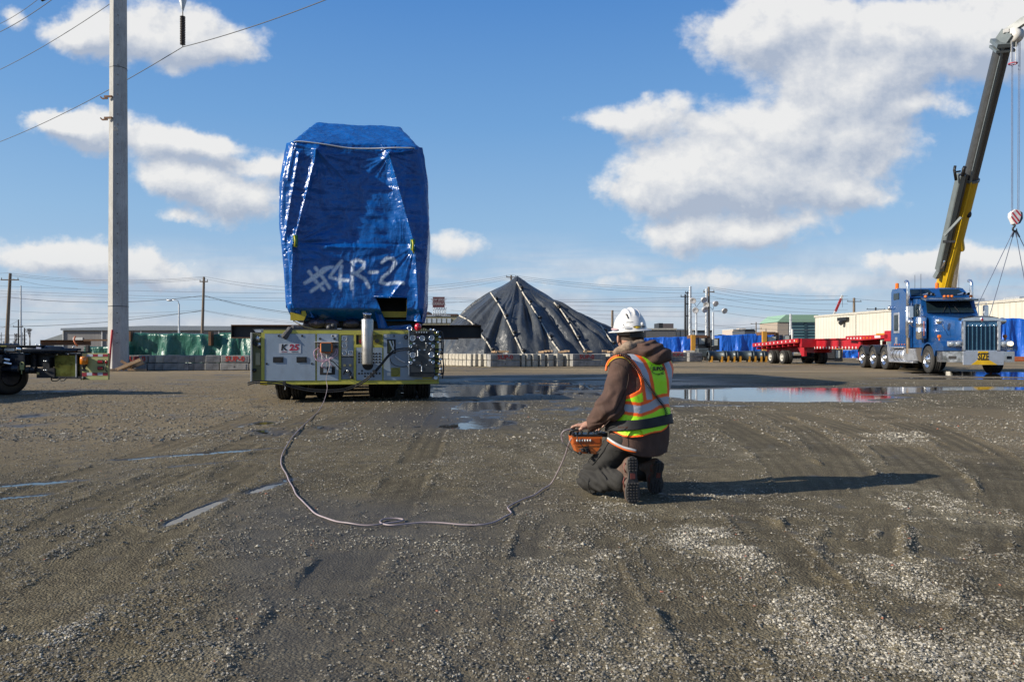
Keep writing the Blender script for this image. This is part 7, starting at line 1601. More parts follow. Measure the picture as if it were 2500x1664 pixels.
# bumper
b = MB(); b.prism([(-1.30, -.95), (-1.25, -1.30), (-.72, -1.66), (.72, -1.66), (1.25, -1.30), (1.30, -.95), (1.24, -.95), (1.19, -1.26), (.70, -1.60), (-.70, -1.60), (-1.19, -1.26), (-1.24, -.95)], 'z', .46, .86); b = b.build('bumper', chr_m, TR)
MB().bx(-.70, .70, -1.69, -1.664, .36, .87, .006).build('bumper_plate', alu_m, b)
for sx_ in (-1, 1):
    q = MB(); q.box((sx_ * .98, -1.49, .63), (.26, .02, .11), R(-34 * sx_ * -1) if False else Matrix.Rotation(sx_ * R(34), 3, 'Z')); q.build('tow_slot', gap_m, b)
bn = MB(); bn.prism([(-.18, .865), (.16, .865), (.16, .56), (.48, .37), (-.42, .37), (-.18, .56)], 'y', -1.70, -1.692); bn = bn.build('oversize_banner', mm('banner_yellow', (.80, .48, .01), .6), TR)
text_obj('banner_letters', 'SIZE', .36, mm('banner_black', (.015, .015, .015), .6), bn, (-.01, -1.703, .655), rot=(R(90), 0, 0), sx=.58, bold=.012, ext=.001)
# lamps and front wings
for sx_ in (-1, 1):
    prof = []
    for a in np.linspace(12, 168, 16): prof.append((math.cos(R(a)) * -.66, .54 + math.sin(R(a)) * .66))
    inn = [(p[0] * .93, .54 + (p[1] - .54) * .93) for p in prof[::-1]]
    w = MB(); w.prism([(-1.42, .88)] + [(-1.42, 1.05), (-1.15, 1.24), (-.75, 1.30)] + [(q[0], q[1]) for q in prof if q[0] > -.45] + [(q[0], q[1]) for q in inn if True] + [(-.72, .88)], 'x', sx_ * .62, sx_ * 1.27); w.build('front_wing', tb_m, TR)
    h = MB(); h.box((sx_ * .90, -1.44, 1.14), (.48, .14, .23), Matrix.Rotation(sx_ * R(8), 3, 'Z'), .04); h = h.build('headlight', chr_m, TR)
    for k, dx in enumerate((-.11, .11)):
        q = MB(); q.ell((sx_ * .90 + dx, -1.535, 1.14), (.095, .035, .085), 12, 8); q.build('lamp', mm('lamp_glass_lit', (.9, .8, .65), .2, emit=((1, .8, .5), 1.2)) if (dx * sx_ > 0) == (sx_ > 0) and dx * sx_ > 0 else mm('lamp_glass', (.45, .48, .5), .1, .5), h)
    MB().box((sx_ * 1.16, -.80, 1.42), (.14, .09, .13), ch=.03).cyl((sx_ * 1.16, -.8, 1.28), (sx_ * 1.16, -.8, 1.36), .03, n=8).build('marker_lamp', amber, TR)
    q = MB(); q.tube([(sx_ * .80, -.7, 1.45), (sx_ * 1.05, -.75, 1.9), (sx_ * 1.08, -.72, 1.98)], .014, n=6); q.ell((sx_ * 1.10, -.72, 2.0), (.15, .09, .13), 12, 8); q.build('hood_mirror', chr_m, TR)
    # air cleaner
    q = MB(); q.lathe((sx_ * 1.13, .95, 1.32), (0, 0, 1), [(0, .05), (.0, .15), (.06, .20), (.3, .20), (.31, .208), (.34, .208), (.35, .20), (.62, .20), (.63, .208), (.66, .208), (.67, .20), (.86, .20), (.93, .15), (.95, .0)], n=26); a = q.build('air_cleaner', chr_m, TR)
    for k in range(7): MB().ell((sx_ * 1.13 + .02, .745, 1.50 + k * .085), (.028, .014, .028), 8, 6).build('cleaner_light', amber, a)
    # exhaust stack
    q = MB(); q.tube([(sx_ * 1.24, 2.05, .95), (sx_ * 1.24, 2.05, 3.55), (sx_ * 1.24, 2.07, 3.68), (sx_ * 1.24, 2.16, 3.76), (sx_ * 1.24, 2.28, 3.78)], .068, n=16); q.lathe((sx_ * 1.24, 2.05, 1.5), (0, 0, 1), [(0, .07), (.03, .095), (1.2, .095), (1.23, .07)], n=18); q.build('exhaust_stack', chr_m, TR)
    MB().cyl((sx_ * 1.24, 2.05, .75), (sx_ * 1.24, 2.05, 1.4), .075, n=12).build('stack_elbow', mm('scorched_steel', (.22, .17, .12), .5, .6), TR)
    # door mirror
    q = MB(); q.box((sx_ * 1.42, 1.25, 2.45), (.20, .10, .50), ch=.03); q.ell((sx_ * 1.42, 1.25, 2.05), (.13, .07, .11), 12, 8); q.tube([(sx_ * 1.05, 1.3, 2.75), (sx_ * 1.42, 1.22, 2.80), (sx_ * 1.42, 1.22, 1.9), (sx_ * 1.08, 1.3, 1.75)], .015, n=6); q.build('door_mirror', chr_m, TR)
    MB().cyl((sx_ * 1.10, 1.15, 1.5), (sx_ * 1.10, 1.15, 2.75), .018, n=8).build('grab_handle', chr_m, TR)
    # tank, steps
    tnk = MB().lathe((sx_ * 1.0, 2.55, .68), (0, 1, 0), [(0, 0), (0, .24), (.03, .285), (1.35, .285), (1.38, .24), (1.38, 0)], n=26).build('fuel_tank', alu_m, TR)
    for y in (2.85, 3.25, 3.65): q = MB(); q.lathe((sx_ * 1.0, y, .68), (0, 1, 0), [(0, .286), (0, .295), (.04, .295), (.04, .286)], n=26); q.build('tank_strap', dark_m, tnk)
    MB().bx(sx_ * 1.29, sx_ * 1.02, 2.5, 3.95, .97, 1.04, .015).bx(sx_ * 1.34, sx_ * 1.10, 1.35, 4.0, .36, .44, .015).build('step_rail', alu_m, TR)
    MB().prism([(1.05, .46), (2.42, .46), (2.42, .96), (1.35, .96)], 'x', sx_ * .75, sx_ * 1.26).build('battery_box', alu_m, TR)
    MB().prism([(.72, .40), (1.02, .46), (1.30, .98), (.72, .98)], 'x', sx_ * .75, sx_ * 1.22).build('wing_skirt', mm('skirt_brown', (.10, .085, .07), .5), TR)
    for k in range(5): MB().ell((sx_ * 1.235, 2.45 + k * .28, 1.13), (.02, .035, .03), 8, 6).build('side_light', amber, TR)
    # rear quarter fenders
    for y in (4.85, 6.35, 7.92):
        pr = [(y + math.cos(R(a)) * .60, .53 + math.sin(R(a)) * .60) for a in np.linspace(25, 165, 14)]; pi_ = [(y + math.cos(R(a)) * .575, .53 + math.sin(R(a)) * .575) for a in np.linspace(165, 25, 14)]
        MB().prism(pr + pi_, 'x', sx_ * .78, sx_ * 1.27).build('rear_fender', mm('fender_dark', (.05, .055, .06), .3, .3), TR)
    MB().prism([(3.98, .42), (4.22, .42), (4.38, .9), (4.34, 1.18), (4.10, 1.05), (3.98, .8)], 'x', sx_ * .75, sx_ * 1.27).build('fender_shield', alu_m, TR)
# cab
cabp = [(1.02, 1.0), (1.02, 2.34), (1.38, 2.98), (2.28, 3.04), (2.28, 1.0)]
cb2 = MB().prism(cabp, 'x', -1.02, 1.02).build('cab', tb_m, TR)
q = MB(); q.add([(-.86, 1.045, 2.44), (-.02, .99, 2.44), (-.02, 1.30, 2.93), (-.80, 1.335, 2.93)], [(0, 1, 2, 3)]); q.add([(-.86, 1.085, 2.44), (-.02, 1.03, 2.44), (-.02, 1.34, 2.93), (-.80, 1.375, 2.93)], [(3, 2, 1, 0)]); 
for sx_ in (-1, 1):
    w = MB(); p4 = [(sx_ * .88, 1.03, 2.40), (sx_ * .025, 1.0, 2.40), (sx_ * .025, 1.32, 2.92), (sx_ * .82, 1.35, 2.92)]; w.add([Vector(p_) + Vector((0, -.03, 0)) for p_ in p4] + [Vector(p_) + Vector((0, .05, 0)) for p_ in p4], [(0, 1, 2, 3), (7, 6, 5, 4), (0, 4, 5, 1), (1, 5, 6, 2), (2, 6, 7, 3), (3, 7, 4, 0)]); w.build('windscreen_pane', tglass, cb2)
    MB().bx(sx_ * 1.035, sx_ * 1.00, 1.30, 2.0, 2.28, 2.78).build('door_window', tglass, cb2)
    MB().cyl((sx_ * .3, .97, 2.42), (sx_ * .12, 1.12, 2.74), .012, n=6).build('wiper', dark_m, cb2)
    MB().bx(sx_ * 1.036, sx_ * 1.0, 1.12, 2.1, 1.15, 2.2, .005).build('door', tb_m, cb2)
MB().prism([(.86, 2.93), (1.36, 3.02), (1.38, 2.975), (.88, 2.87)], 'x', -.98, .98).build('sun_visor', mm('visor_blue_chrome', (.25, .35, .45), .2, .9), TR)
for x in (-.86, -.14, 0, .14, .86): MB().ell((x, 1.25, 3.07), (.060, .09, .055), 10, 6).build('roof_light', amber, TR)
for x in (-.78, .55): q = MB(); q.lathe((x, 1.15, 3.17), (0, 1, 0), [(-.06, .055), (-.02, .05), (.45, .022), (.5, .03)], n=12); q.lathe((x + .14, 1.1, 3.15), (0, 1, 0), [(-.05, .06), (.0, .05), (.5, .02)], n=12); q.build('air_horn', chr_m, TR)
for x, y in ((-1.0, 1.35), (.98, 2.6), (-.65, 2.9)): MB().cyl((x, y, 2.9), (x, y, 4.0 if y < 2 else 4.1), .008, n=5).build('aerial', dark_m, TR)
# sleeper
sl_ = MB(); sl_.prism([(2.30, 1.0), (2.30, 3.02), (2.05, 3.08), (2.75, 3.50), (3.1, 3.56), (3.95, 3.56), (4.08, 3.42), (4.08, 1.0)], 'x', -1.20, 1.20); sl_ = sl_.build('sleeper', tb_m, TR)
for sx_ in (-1, 1):
    w = MB(); p4 = [(sx_ * 1.08, 2.16, 3.14), (sx_ * .12, 2.16, 3.14), (sx_ * .22, 2.64, 3.43), (sx_ * .95, 2.64, 3.43)]; w.add([Vector(p_) + Vector((0, -.02, .03)) for p_ in p4] + [Vector(p_) + Vector((0, .03, -.02)) for p_ in p4], [(0, 1, 2, 3), (7, 6, 5, 4), (0, 4, 5, 1), (1, 5, 6, 2), (2, 6, 7, 3), (3, 7, 4, 0)]); w.build('roof_window', tglass, sl_)
    f = MB().bx(sx_ * 1.225, sx_ * 1.19, 3.35, 4.35, 2.05, 2.72, .01).build('side_window', tglass, sl_) if False else None
    w = MB().bx(sx_ * 1.222, sx_ * 1.195, 3.15, 3.75, 3.08, 3.36, .005).build('upper_window', tglass, sl_)
    fr = MB().bx(sx_ * 1.218, sx_ * 1.195, 3.12, 3.75, 1.62, 2.52, .01).build('vent_frame', alu_m, sl_); MB().bx(sx_ * 1.226, sx_ * 1.21, 3.20, 3.67, 1.72, 2.42).build('vent_window', tglass, fr)
    fr = MB().bx(sx_ * 1.218, sx_ * 1.195, 3.05, 3.80, 1.10, 1.52, .01).build('locker_frame', tb_m, sl_); MB().bx(sx_ * 1.226, sx_ * 1.21, 3.3, 3.55, 1.16, 1.45).build('locker_louvre', alu_m, fr)
q = MB(); q.lathe((-1.05, 3.8, 3.58), (0, 0, 1), [(0, .09), (.03, .09), (.035, .075), (.22, .075), (.25, .05), (.25, 0)], n=14); q.build('beacon', amber, TR); q = MB(); q.lathe((.6, 3.8, 3.58), (0, 0, 1), [(0, .09), (.03, .09), (.035, .075), (.22, .075), (.25, .05), (.25, 0)], n=14); q.build('beacon', amber, TR)
MB().lathe((-1.27, 4.05, 2.75), (-.3, -1, 0), [(-.05, .05), (0, .09), (.04, .10), (.05, .0)], n=12).build('work_lamp', chr_m, TR)
MB().bx(-.9, .9, 4.10, 4.45, 1.0, 1.7).build('rear_box', dark_m, TR)
text_obj('fleet_number', '402236', .15, white_paint, TR, (.93, -1.425, .96), sx=.9, ext=.004)
# ---------------------------------------------------------------- red trailer
red = mm('trailer_red', (.46, .012, .022), .42, var=.10, nscale=2, dirt=.25, dirtcol=(.14, .05, .04)); wmk = mm('white_marker', (.70, .70, .68), .5)
RT = thing('trailer', 'long red drop deck trailer coupled behind the blue truck', 'trailer', (17.85, 46, 0), .09)
# sloping tail deck
q = MB(); q.prism([(-2.1, 1.50), (4.3, 1.24), (4.3, 1.08), (-2.1, 1.32)], 'x', -1.45, 1.45); q.build('tail_deck', mm('deck_planks', (.17, .05, .04), .8), RT)
for sx_ in (-1, 1):
    q = MB(); q.prism([(-2.15, 1.53), (4.35, 1.27), (4.35, 1.05), (-2.15, 1.28)], 'x', sx_ * 1.46, sx_ * 1.54); r0 = q.build('side_rail', red, RT)
    for k in range(11):
        y = -1.7 + k * .55; z = 1.53 - (y + 2.15) * .04; MB().bx(sx_ * 1.56, sx_ * 1.541, y - .05, y + .05, z - .17, z - .06).build('rail_marker', wmk, r0)
    MB().bx(sx_ * 1.565, sx_ * 1.541, -2.05, -1.9, 1.32, 1.42).build('amber_marker', amber, r0)
    m = MB(); m.bx(sx_ * .50, sx_ * .36, -2.1, 4.5, .70, 1.04); m.build('bogie_beam', red, RT)
    for y in (.35, 2.0): tyre_wheel(RT, sx_ * 1.24, y, .42, .24, 1, sx_, mm('wheel_white', (.60, .58, .52), .5, dirt=.3, dirtcol=(.35, .3, .22)), .06)
    # main spine
    m = MB(); m.bx(sx_ * .52, sx_ * .44, -7.0, -2.2, 1.0, 1.44); m.bx(sx_ * .62, sx_ * .40, -7.0, -2.2, 1.44, 1.50); m.bx(sx_ * .62, sx_ * .40, -7.0, -2.2, .94, 1.0); sb_ = m.build('spine_beam', red, RT)
    for k in range(14): MB().bx(sx_ * .635, sx_ * .621, -6.75 + k * .34, -6.67 + k * .34, .98 - .05, 1.06).build('spine_marker', wmk, sb_)
    m = MB(); m.prism([(-9.9, 1.62), (-6.1, 1.60), (-6.1, 1.40), (-7.4, 1.36), (-9.9, 1.44)], 'x', sx_ * .86, sx_ * .74); gn = m.build('gooseneck_rail', red, RT)
    for k in range(8): MB().bx(sx_ * .875, sx_ * .861, -6.4 - k * .3, -6.3 - k * .3, 1.44, 1.52).build('neck_marker', wmk if k < 5 else amber, gn)
    MB().bx(sx_ * .872, sx_ * .861, -9.3, -8.8, 1.47, 1.58).build('reflective_plate', wmk, gn)
    MB().bx(sx_ * .70, sx_ * .58, -7.25, -7.05, .42, 1.36).build('landing_leg', red, RT)
    MB().bx(sx_ * .86, sx_ * .60, -10.1, -9.6, 1.30, 1.80, .02).build('neck_upright', red, RT)
MB().bx(-.72, .72, -9.8, -6.1, 1.42, 1.58).build('gooseneck_plate', red, RT); MB().bx(-.43, .43, -7.0, -2.2, 1.40, 1.46).build('spine_top', red, RT); MB().bx(-1.4, 1.4, -2.3, -2.05, 1.02, 1.5).build('transition_plate', red, RT)
MB().bx(-.55, .55, -9.6, -8.4, 1.62, 1.70).build('neck_ramp', yellow_p, RT)
for k in range(8): 
    y = -1.4 + k * .75; z = 1.30 - (y + 2.1) * .04; MB().bx(-1.44, 1.44, y - .05, y + .05, z - .18, z - .02).build('cross_member', red, RT)
for y in (.35, 2.0): MB().cyl((-1.2, y, .42), (1.2, y, .42), .08, n=10).build('axle', dark_m, RT)
MB().prism([(-2.0, 1.0), (-1.2, 1.0), (-1.7, .5), (-2.0, .5)], 'x', -1.1, -.95).build('bracket_plate', red, RT)
for k in range(3): MB().bx(-1.30 + k * .10, -1.24 + k * .10, -2.12, -2.105 + .0, 1.12, 1.24).build('gauge_port', wmk, RT)
MB().bx(-.5, .5, -8.0, -7.3, .55, .95).build('tool_box', mm('tool_box_navy', (.02, .04, .08), .4), RT); MB().cyl((-.75, -7.6, .85), (-.68, -7.6, .85), .17, n=16).build('orange_disc', mm('disc_orange', (.8, .13, .02), .5), RT)
MB().bx(-.9, -.2, -7.9, -7.2, .38, .42).build('step', alu_m, RT)

# ---------------------------------------------------------------- mobile crane
CN = thing('mobile_crane', 'mobile crane behind the truck with raised yellow and grey telescopic boom', 'crane', (32.2, 58, 0))
cy_ = mm('crane_yellow', (.68, .42, .008), .4, var=.06, nscale=1, dirt=.12); cg_ = mm('crane_grey', (.17, .20, .205), .42, var=.08, nscale=1.5, dirt=.15, dirtcol=(.1, .1, .1)); cgs = mm('crane_dark_grey', (.075, .078, .080), .4, .2, var=.1)
L = lambda px, py, D: P(px, py, D) - Vector((32.2, 58, 0))
P0, P2 = L(2303, 703, 56), L(2450, 105, 46); bd = (P2 - P0).normalized(); PB = P0 - bd * 3.3; PM = P0.lerp(P2, .497); side = bd.cross(Vector((0, -1, 0))).normalized(); fr_ = side.cross(bd).normalized()
def boom(a, b, w, h, m, name, par=CN, rnd=True):
    n = 16; vs = []
    for c in (a, b):
        for i in range(n):
            t = 2 * math.pi * (i + .5) / n; x, y = math.cos(t), math.sin(t); k = 1 / max(abs(x), abs(y)); k = k * .35 + 1.02 * .65; vs.append(c + side * x * k * w / 2 + fr_ * y * k * h / 2)
    o = MB(); o.add(vs, [(i, (i + 1) % n, n + (i + 1) % n, n + i) for i in range(n)] + [tuple(range(n))[::-1], tuple(range(n, 2 * n))]); return o.build(name, m, par)
boom(PB, PM, .92, 1.15, cy_, 'boom_base_section'); boom(PM - bd * .2, P2, .80, 1.0, cgs, 'boom_extension')
boom(PM - bd * .12, PM + bd * .02, 1.0, 1.25, cg_, 'boom_collar')
MB().beam(PM - side * .02 + fr_ * .56 - bd * 0 + side * -.30, P2 + fr_ * .5 - side * .30, .16, .06, up=fr_).build('wear_strip', cg_, CN)
MB().beam(PB + fr_ * .63 - side * .32, PM + fr_ * .63 - side * .30, .08, .05, up=fr_).build('edge_strip', mm('crane_yellow_light', (.75, .50, .02), .4), CN)
# stowed jib on the left
j0, j1 = L(2293, 660, 55), L(2347, 425, 50.4); m = MB(); m.beam(j0, j1, .42, .55, up=fr_, ch=.05); m = m.build('stowed_jib', cg_, CN)
MB().beam(j0 + side * .30, j1 + side * .28, .12, .5, up=fr_).build('jib_shadow_plate', cgs, m)
q = MB(); q.tube([L(2334, 440, 50.4), L(2330, 415, 50.2), L(2332, 405, 50.2)], .09, n=6); q.tube([L(2350, 430, 50.2), L(2353, 412, 50), L(2356, 407, 50)], .12, n=6); q.tube([L(2330, 420, 50.2), L(2345, 418, 50.2)], .06, n=6); q.build('jib_head_hook', dark_m, m)
MB().beam(L(2306, 575, 52.6), L(2347, 530, 51.6), .12, .16).build('jib_strut', cg_, m)
MB().beam(L(2302, 590, 53), L(2332, 590, 52.6), .3, .16).build('jib_bracket', dark_m, CN); MB().tube([L(2297, 655, 54.6), L(2303, 645, 54.4), L(2305, 635, 54.2)], .09, n=8).build('jib_pin_guard', chr_m, m)
MB().beam(j0 - bd * .1, j0 - bd * .6 - side * .15, .3, .3).build('jib_foot', cg_, m)
MB().ell(L(2366, 523, 52), (.16, .16, .26), 8, 6).build('boom_lamp', dark_m, CN)
# lift cylinder and its bracket
q = MB(); q.beam(L(2333, 560, 53), L(2340, 612, 53.9), .8, .5, ch=.1); q.build('cylinder_bracket', cy_, CN); MB().cyl(L(2338, 612, 54), L(2322, 760, 56.2), .21, n=16).build('lift_cylinder', mm('cylinder_rod', (.75, .76, .80), .15, .95), CN)
MB().cyl(L(2324, 745, 55.9), L(2310, 800, 57.0), .32, n=14).build('cylinder_barrel', cg_, CN)
# head
hd = MB(); hd.beam(P2 - bd * .1, P2 + bd * .12, 1.1, 1.3); hd.beam(P2 - bd * .4, P2 - bd * .25, 1.05, 1.25); hd.build('head_collar', cg_, CN)
H1 = L(2466, 87, 45.6); q = MB(); q.beam(L(2450, 103, 46), L(2466, 80, 45.6), .55, .9); q.beam(L(2455, 82, 45.8), L(2505, 48, 45), .34, .42); q.build('boom_head', cg_, CN)
q = MB(); q.lathe(L(2477, 87, 45.5), (1, .25, .05), [(-.28, .1), (-.28, .42), (.28, .42), (.28, .1)], n=20); q.build('head_sheave', mm('sheave_white', (.72, .70, .66), .5), CN)
for a, b in (((2449, 78), (2462, 76)), ((2470, 80), (2480, 79)), ((2492, 58), (2502, 46))): MB().beam(L(a[0], a[1], 45.7), L(b[0], b[1], 45.6), .28, .22).build('head_guard', mm('sheave_white'), CN)
q = MB(); q.lathe(L(2473, 156, 45.3), (0, 0, 1), [(-.02, .24), (.03, .26), (.03, .20), (-.02, .19)], n=16); q.build('limit_weight', mm('weight_red', (.45, .03, .06), .5), CN)
for px, py in ((2469, 100), (2481, 100)): MB().cyl(L(px, py, 45.3), L(2468 if px < 2475 else 2479, 156, 45.3), .015, n=5).build('limit_chain', white_paint, CN)
for k, (a, b) in enumerate(((2469.5, 2469.5), (2472.5, 2472.5), (2487, 2484), (2490.5, 2487.5))): MB().cyl(L(a, 95, 45.4), L(b, 518, 45.4), .019, n=5).build('hoist_rope', mm('rope_blue_grey', (.16, .20, .30), .5), CN)
HB = thing('hook_block', 'red and white striped crane hook block hanging at the right edge', 'hook block', P(2477, 532, 45.4))
q = MB(); pr = [(-.30, .28), (-.05, .50), (.22, .44), (.30, .15), (.18, -.25), (.02, -.42), (-.12, -.36), (-.30, .02)]; q.prism(pr, 'y', -.16, .16); bl = q.build('block_plate', mm('hook_white', (.80, .78, .78), .45), HB)
MB().prism([(.22, .42), (.40, .30), (.42, -.05), (.26, -.34), (.02, -.42), (.18, -.25), (.30, .15)], 'y', -.12, .2).build('block_side', mm('block_navy', (.03, .03, .06), .4), HB)
for a, b in (((-.24, .30), (.16, -.22)), ((-.02, .44), (.26, .10)), ((-.30, .06), (.04, -.38))): MB().beam((a[0], -.168, a[1]), (b[0], -.168, b[1]), .012, .085, up=(0, 0, 1)).build('red_stripe', mm('hook_red', (.60, .03, .05), .4), bl)
hk = MB(); hk.tube([(.0, 0, -.40), (.0, 0, -.5), (-.10, 0, -.60), (-.10, 0, -.72), (.0, 0, -.80), (.12, 0, -.74), (.13, 0, -.62)], [.07, .06, .06, .06, .06, .045, .02], n=10); hk.build('hook', dark_m, HB)
for i, (px, py, D, ds) in enumerate(((2372, 775, 48, 'outer left'), (2412, 784, 48, 'inner left'), (2520, 784, 47, 'inner right'), (2590, 784, 48, 'outer right'))):
    a = P(2475 + i * 2, 562, 45.4); b = P(px, py, D); m = MB(); m.cyl(a, b, .022, n=5); m.cyl(a, a.lerp(b, .07), .045, n=6); o = m.build('lifting_sling', mm('rope_blue_grey')); tag(o, 'thin steel sling from the hook down, ' + ds + ' one', 'sling', 'slings under the hook block')
# superstructure and carrier, mostly hidden by the truck
MB().bx(-1.3, 1.3, -3.6, 4.5, 1.2, 1.6, .05).build('carrier_frame', cg_, CN); MB().lathe((0, 0, 1.6), (0, 0, 1), [(0, 1.1), (.3, 1.1), (.3, 0)], n=24).build('slew_ring', dark_m, CN)
MB().bx(-.95, .95, -.8, 2.6, 1.92, 2.5, .05).build('turntable', cy_, CN); MB().bx(-1.25, 1.25, 2.65, 3.5, 1.9, 3.1, .05).build('counterweight', cg_, CN)
c = MB().bx(-1.35, -1.0, -1.2, .6, 1.95, 3.3, .05).build('operator_cab', cy_, CN); MB().bx(-1.37, -1.34, -1.0, .4, 2.5, 3.15).build('cab_window', tglass, c)
MB().beam((.0, .9, 2.3), PB + bd * .3, .7, .7).build('boom_foot', cy_, CN)
for sx_ in (-1, 1):
    for y in (-2.8, -1.3, 2.4, 3.9): tyre_wheel(CN, sx_ * 1.1, y, .62, .4, 0, sx_, cg_)
q = thing('tarped_load_stack', 'tall bright blue tarped load at the right edge behind the truck bumper', 'tarped stack', (0, 0, 0))
bpy.data.objects.remove(q)
bs = drape('tarped_stack', 'tall bright blue tarped load at the right edge behind the truck', 2418, 2640, 55, 781, 874, blue_far, cat='tarped stack', seed=12, pleat=.16, z0=.35, depth=3.5, rz=-.04)
steel_rack('red and yellow timbers under the blue load at the right edge', 2420, 2640, 54.6, .10, .26, orange_p, 6)
# ---------------------------------------------------------------- dark hydraulic trailer at the left edge
HD = 16.0; HS = F / HD; LM = thing('hydraulic_trailer', 'black hydraulic trailer with big tyres and lime tail plate at the left edge', 'trailer', ((100 - CX) / HS, HD, 0))
hx_ = lambda p: (p - 100) / HS
hz_ = lambda y: CZ + (HY - y) / HS
def hb(name, px0, px1, y0, y1, d0, d1, m, par=LM, ch=0.0): return MB().bx(hx_(px0), hx_(px1), d0, d1, hz_(y1), hz_(y0), ch).build(name, m, par)
gl = mm('gloss_black_blue', (.018, .024, .036), .22, .2, var=.2, dirt=.15, dirtcol=(.06, .055, .05)); olv = mm('tail_lime', (.42, .42, .17), .5, var=.06, dirt=.2, dirtcol=(.2, .2, .1))
q = MB(); q.lathe((hx_(66), -.1, hz_(853)), (1, 0, -.02), [(0, .03), (0, .075), (.03, .088), (.80, .088), (.83, .07), (.86, .05), (1.1, .045), (1.1, 0)], n=22); cyl_ = q.build('hydraulic_cylinder', gl, LM)
MB().box((hx_(108), -.185, hz_(849)), (.10, .012, .035)).build('label_plate', mm('label_lilac_white', (.55, .58, .72), .4), cyl_)
q = MB(); q.ell((hx_(56), -.1, hz_(852)), (.085, .085, .085), 14, 10); q.build('ball_joint', chrome, LM); hb('rod_clevis', 20, 46, 849, 857, -.15, -.03, steel_m, ch=.01)
q = MB(); q.lathe((hx_(-60), -.1, hz_(853)), (1, 0, .0), [(0, .09), (.66, .09), (.68, .06), (.68, 0)], n=20); q.build('hydraulic_cylinder', gl, LM)
hb('upper_rail', -120, 118, 842.5, 845, -.2, .2, dark_m); hb('cover_strip', 20, 34, 843, 846, -.24, -.21, mm('olive_strip', (.20, .20, .04), .5))
hb('main_frame', -160, 66, 862, 892, -.1, .9, gl, ch=.02); hb('side_frame', 66, 135, 858, 896, .1, .8, dark_m, ch=.01); hb('frame_post', 82, 87, 858, 895, .0, .09, gl)
hb('valve_block', 108, 124, 872, 900, -.05, .09, dark_m)
for a, b in ((114, 881), (119, 881), (114, 903), (119, 903), (40, 876), (30, 884), (44, 882)): MB().ell((hx_(a), -.08, hz_(b)), .020, 8, 6).build('fitting', steel_m, LM)
hb('electric_box', 92, 137, 898, 922, -.05, .5, dark_m, ch=.01); hb('lamp', 95, 101, 908, 914, -.08, -.051, mm('brass'))
ob = hb('reflective_box', 134, 188, 866, 920, -.02, .5, mat('olive_gloss', (.13, .14, .035), .12, .7, var=.35, nscale=5, bump=.01, bscale=3), ch=.01)
hb('box_top', 140, 200, 862, 866, -.05, .5, gl); hb('hinge_bar', 150, 202, 857, 861, -.05, .05, dark_m); hb('arm', 160, 196, 850, 856, -.06, .05, gl, ch=.01); hb('frame_foot', 130, 204, 918, 924, -.03, .3, dark_m); hb('inner_post', 187, 189, 866, 920, -.04, .0, galv); hb('plate_post', 200, 204, 858, 927, -.05, .3, dark_m)
for a, b in ((104, 842), (112, 842), (166, 858), (180, 857), (185, 847), (145, 865), (172, 864)): MB().ell((hx_(a), -.2 if a < 130 else -.08, hz_(b)), .022, 8, 6).build('pin', steel_m, LM)
tp = hb('tail_plate', 204, 268, 862, 926.5, -.06, .0, olv, ch=.004)
tr_ = mm('tape_red', (.30, .012, .03), .4); tw_ = mm('tape_white', (.48, .50, .58), .4)
for i, (a, b) in enumerate(((231, 243), (255, 267))): hb('red_tape', a, b, 864, 870, -.066, -.061, tr_, tp)
for a, b in ((243.2, 254.8), (216, 230.8)): hb('white_tape', a, b, 864, 870, -.066, -.061, tw_, tp)
for a, b in ((204.5, 216), (229.5, 242), (255, 267)): hb('red_tape', a, b, 909, 916 if a > 210 else 918, -.066, -.061, tr_, tp)
for a, b in ((216.3, 229.2), (242.3, 254.7)): hb('white_tape', a, b, 909, 916, -.066, -.061, tw_, tp)
for y in (882.5, 898): 
    h = MB(); h.box((hx_(250), -.075, hz_(y)), (.135, .028, .080), ch=.014); h = h.build('tail_lamp', dark_m, tp); MB().box((hx_(250), -.092, hz_(y)), (.105, .012, .050), ch=.006).build('lens', mm('lens_red', (.35, .01, .015), .2, coat=.5), h)
MB().ell((hx_(264), -.07, hz_(883)), (.03, .02, .04), 8, 6).build('side_lamp', mm('lens_red'), tp)
q = MB(); q.lathe((hx_(213), -.12, hz_(889)), (0, 0, 1), [(0, .06), (.02, .078), (.14, .078), (.165, .06), (.17, 0)], n=18); q.build('amber_beacon', mat('beacon_amber', (.70, .20, .01), .15, coat=.6), tp); MB().lathe((hx_(213), -.12, hz_(897)), (0, 0, 1), [(-.03, .02), (0, .03), (.04, .05), (.065, .062)], n=12).build('beacon_mount', black_m, tp)
hb('latch', 205, 213, 900, 905, -.08, -.061, gl, tp); MB().ell((hx_(209), -.07, hz_(922)), (.045, .03, .03), 10, 6).build('rubber_stop', black_m, tp)
MB().tube([(hx_(264), -.07, hz_(885)), (hx_(262), -.09, hz_(900)), (hx_(266), -.07, hz_(908))], .008, n=5).build('lamp_lead', black_m, tp)
MB().tube(catmull([(hx_(126), .0, hz_(921)), (hx_(130), -.05, hz_(928)), (hx_(142), -.06, hz_(929)), (hx_(150), -.03, hz_(923))], 5), .012, n=6).tube(catmull([(hx_(146), .0, hz_(921)), (hx_(150), -.05, hz_(928)), (hx_(160), -.06, hz_(928)), (hx_(164), -.03, hz_(922))], 5), .012, n=6).build('looped_hose', hose_m, LM)['kind'] = 'stuff'
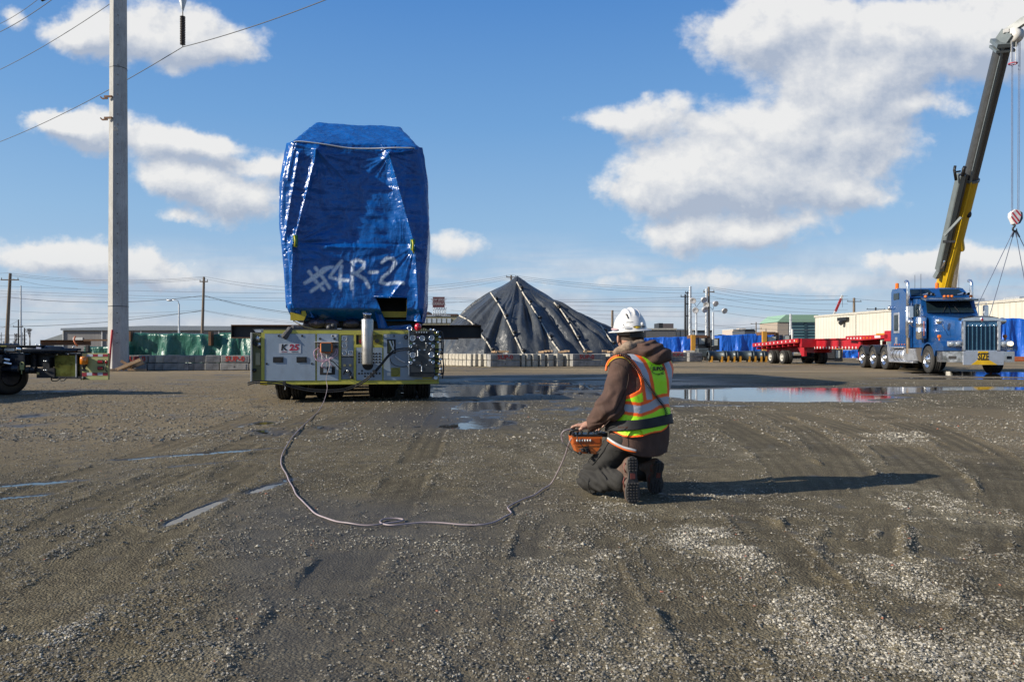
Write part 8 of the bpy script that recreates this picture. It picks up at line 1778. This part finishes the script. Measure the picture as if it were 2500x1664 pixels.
q = MB(); q.prism([(hx_(57), hz_(902)), (hx_(67), hz_(902)), (hx_(67.5), hz_(886)), (hx_(65), hz_(882.5)), (hx_(59.5), hz_(882.5)), (hx_(57), hz_(886))], 'y', -.12, -.10); tg_ = q.build('lashing_lug', olv, LM); MB().cyl((hx_(62.2), -.125, hz_(887)), (hx_(62.2), -.121, hz_(887)), .022, n=12).build('lug_hole', gap_m, tg_); MB().cyl((hx_(61), -.11, hz_(903)), (hx_(61), -.11, hz_(912)), .01, n=6).build('lug_tail', olv, tg_)
q = MB()
for i in range(2): q.cyl((hx_(70 + i * 12), -.05, hz_(903)), (hx_(80 + i * 12), -.05, hz_(903)), .075, n=14)
q.build('suspension_hub', dark_m, LM)
q = MB(); q.cyl((hx_(-80), -.12, hz_(899)), (hx_(42), -.12, hz_(899)), .07, n=16); q.build('axle_beam', gl, LM); q = MB(); q.cyl((hx_(40), -.15, hz_(899)), (hx_(52), -.10, hz_(899)), .08, n=14); q.build('axle_cap', gl, LM)
for i, (px, y, yw) in enumerate(((-8, .15, -.40), (-85, .1, -.40), (-150, -2.0, -.1), (-150, -.6, -.1), (-290, -2.0, -.1))):
    w = thing('wheel', None, None); w.parent = LM; w.location = (hx_(px), y, 0); w.rotation_euler = (0, 0, yw)
    m = MB(); r = .40; ww = .30
    for xs in (-.17, .17): m.lathe((xs, 0, r - .004), (1, 0, 0), [(-ww / 2, r * .55), (-ww / 2 - .01, r * .8), (-ww / 2 + .01, r * .95), (-ww / 2 + .05, r), (ww / 2 - .05, r), (ww / 2 - .01, r * .95), (ww / 2 + .01, r * .8), (ww / 2, r * .55)], n=40)
    m.build('tyre', mm('tyre_gloss', (.02, .02, .021), .38, var=.2, bump=.002, bscale=50, dirt=.2, dirtcol=(.06, .055, .045)), w); MB().cyl((-.3, 0, r), (.3, 0, r), r * .5, n=20).build('rim', gl, w)
hb('deck', -330, -40, 838, 862, -3.0, 1.2, gl, ch=.02); hb('deck_side', -330, -42, 862, 890, -2.9, -2.7, dark_m)
hb('outer_arm', -40, 30, 866, 888, -.35, -.1, gl, ch=.03)
for a, b, c in ((0, 40, 870), (5, 44, 880)): MB().cyl((hx_(a), -.30, hz_(c)), (hx_(b), -.2, hz_(c + 8)), .03, n=10).build('bright_pipe', chrome, LM)
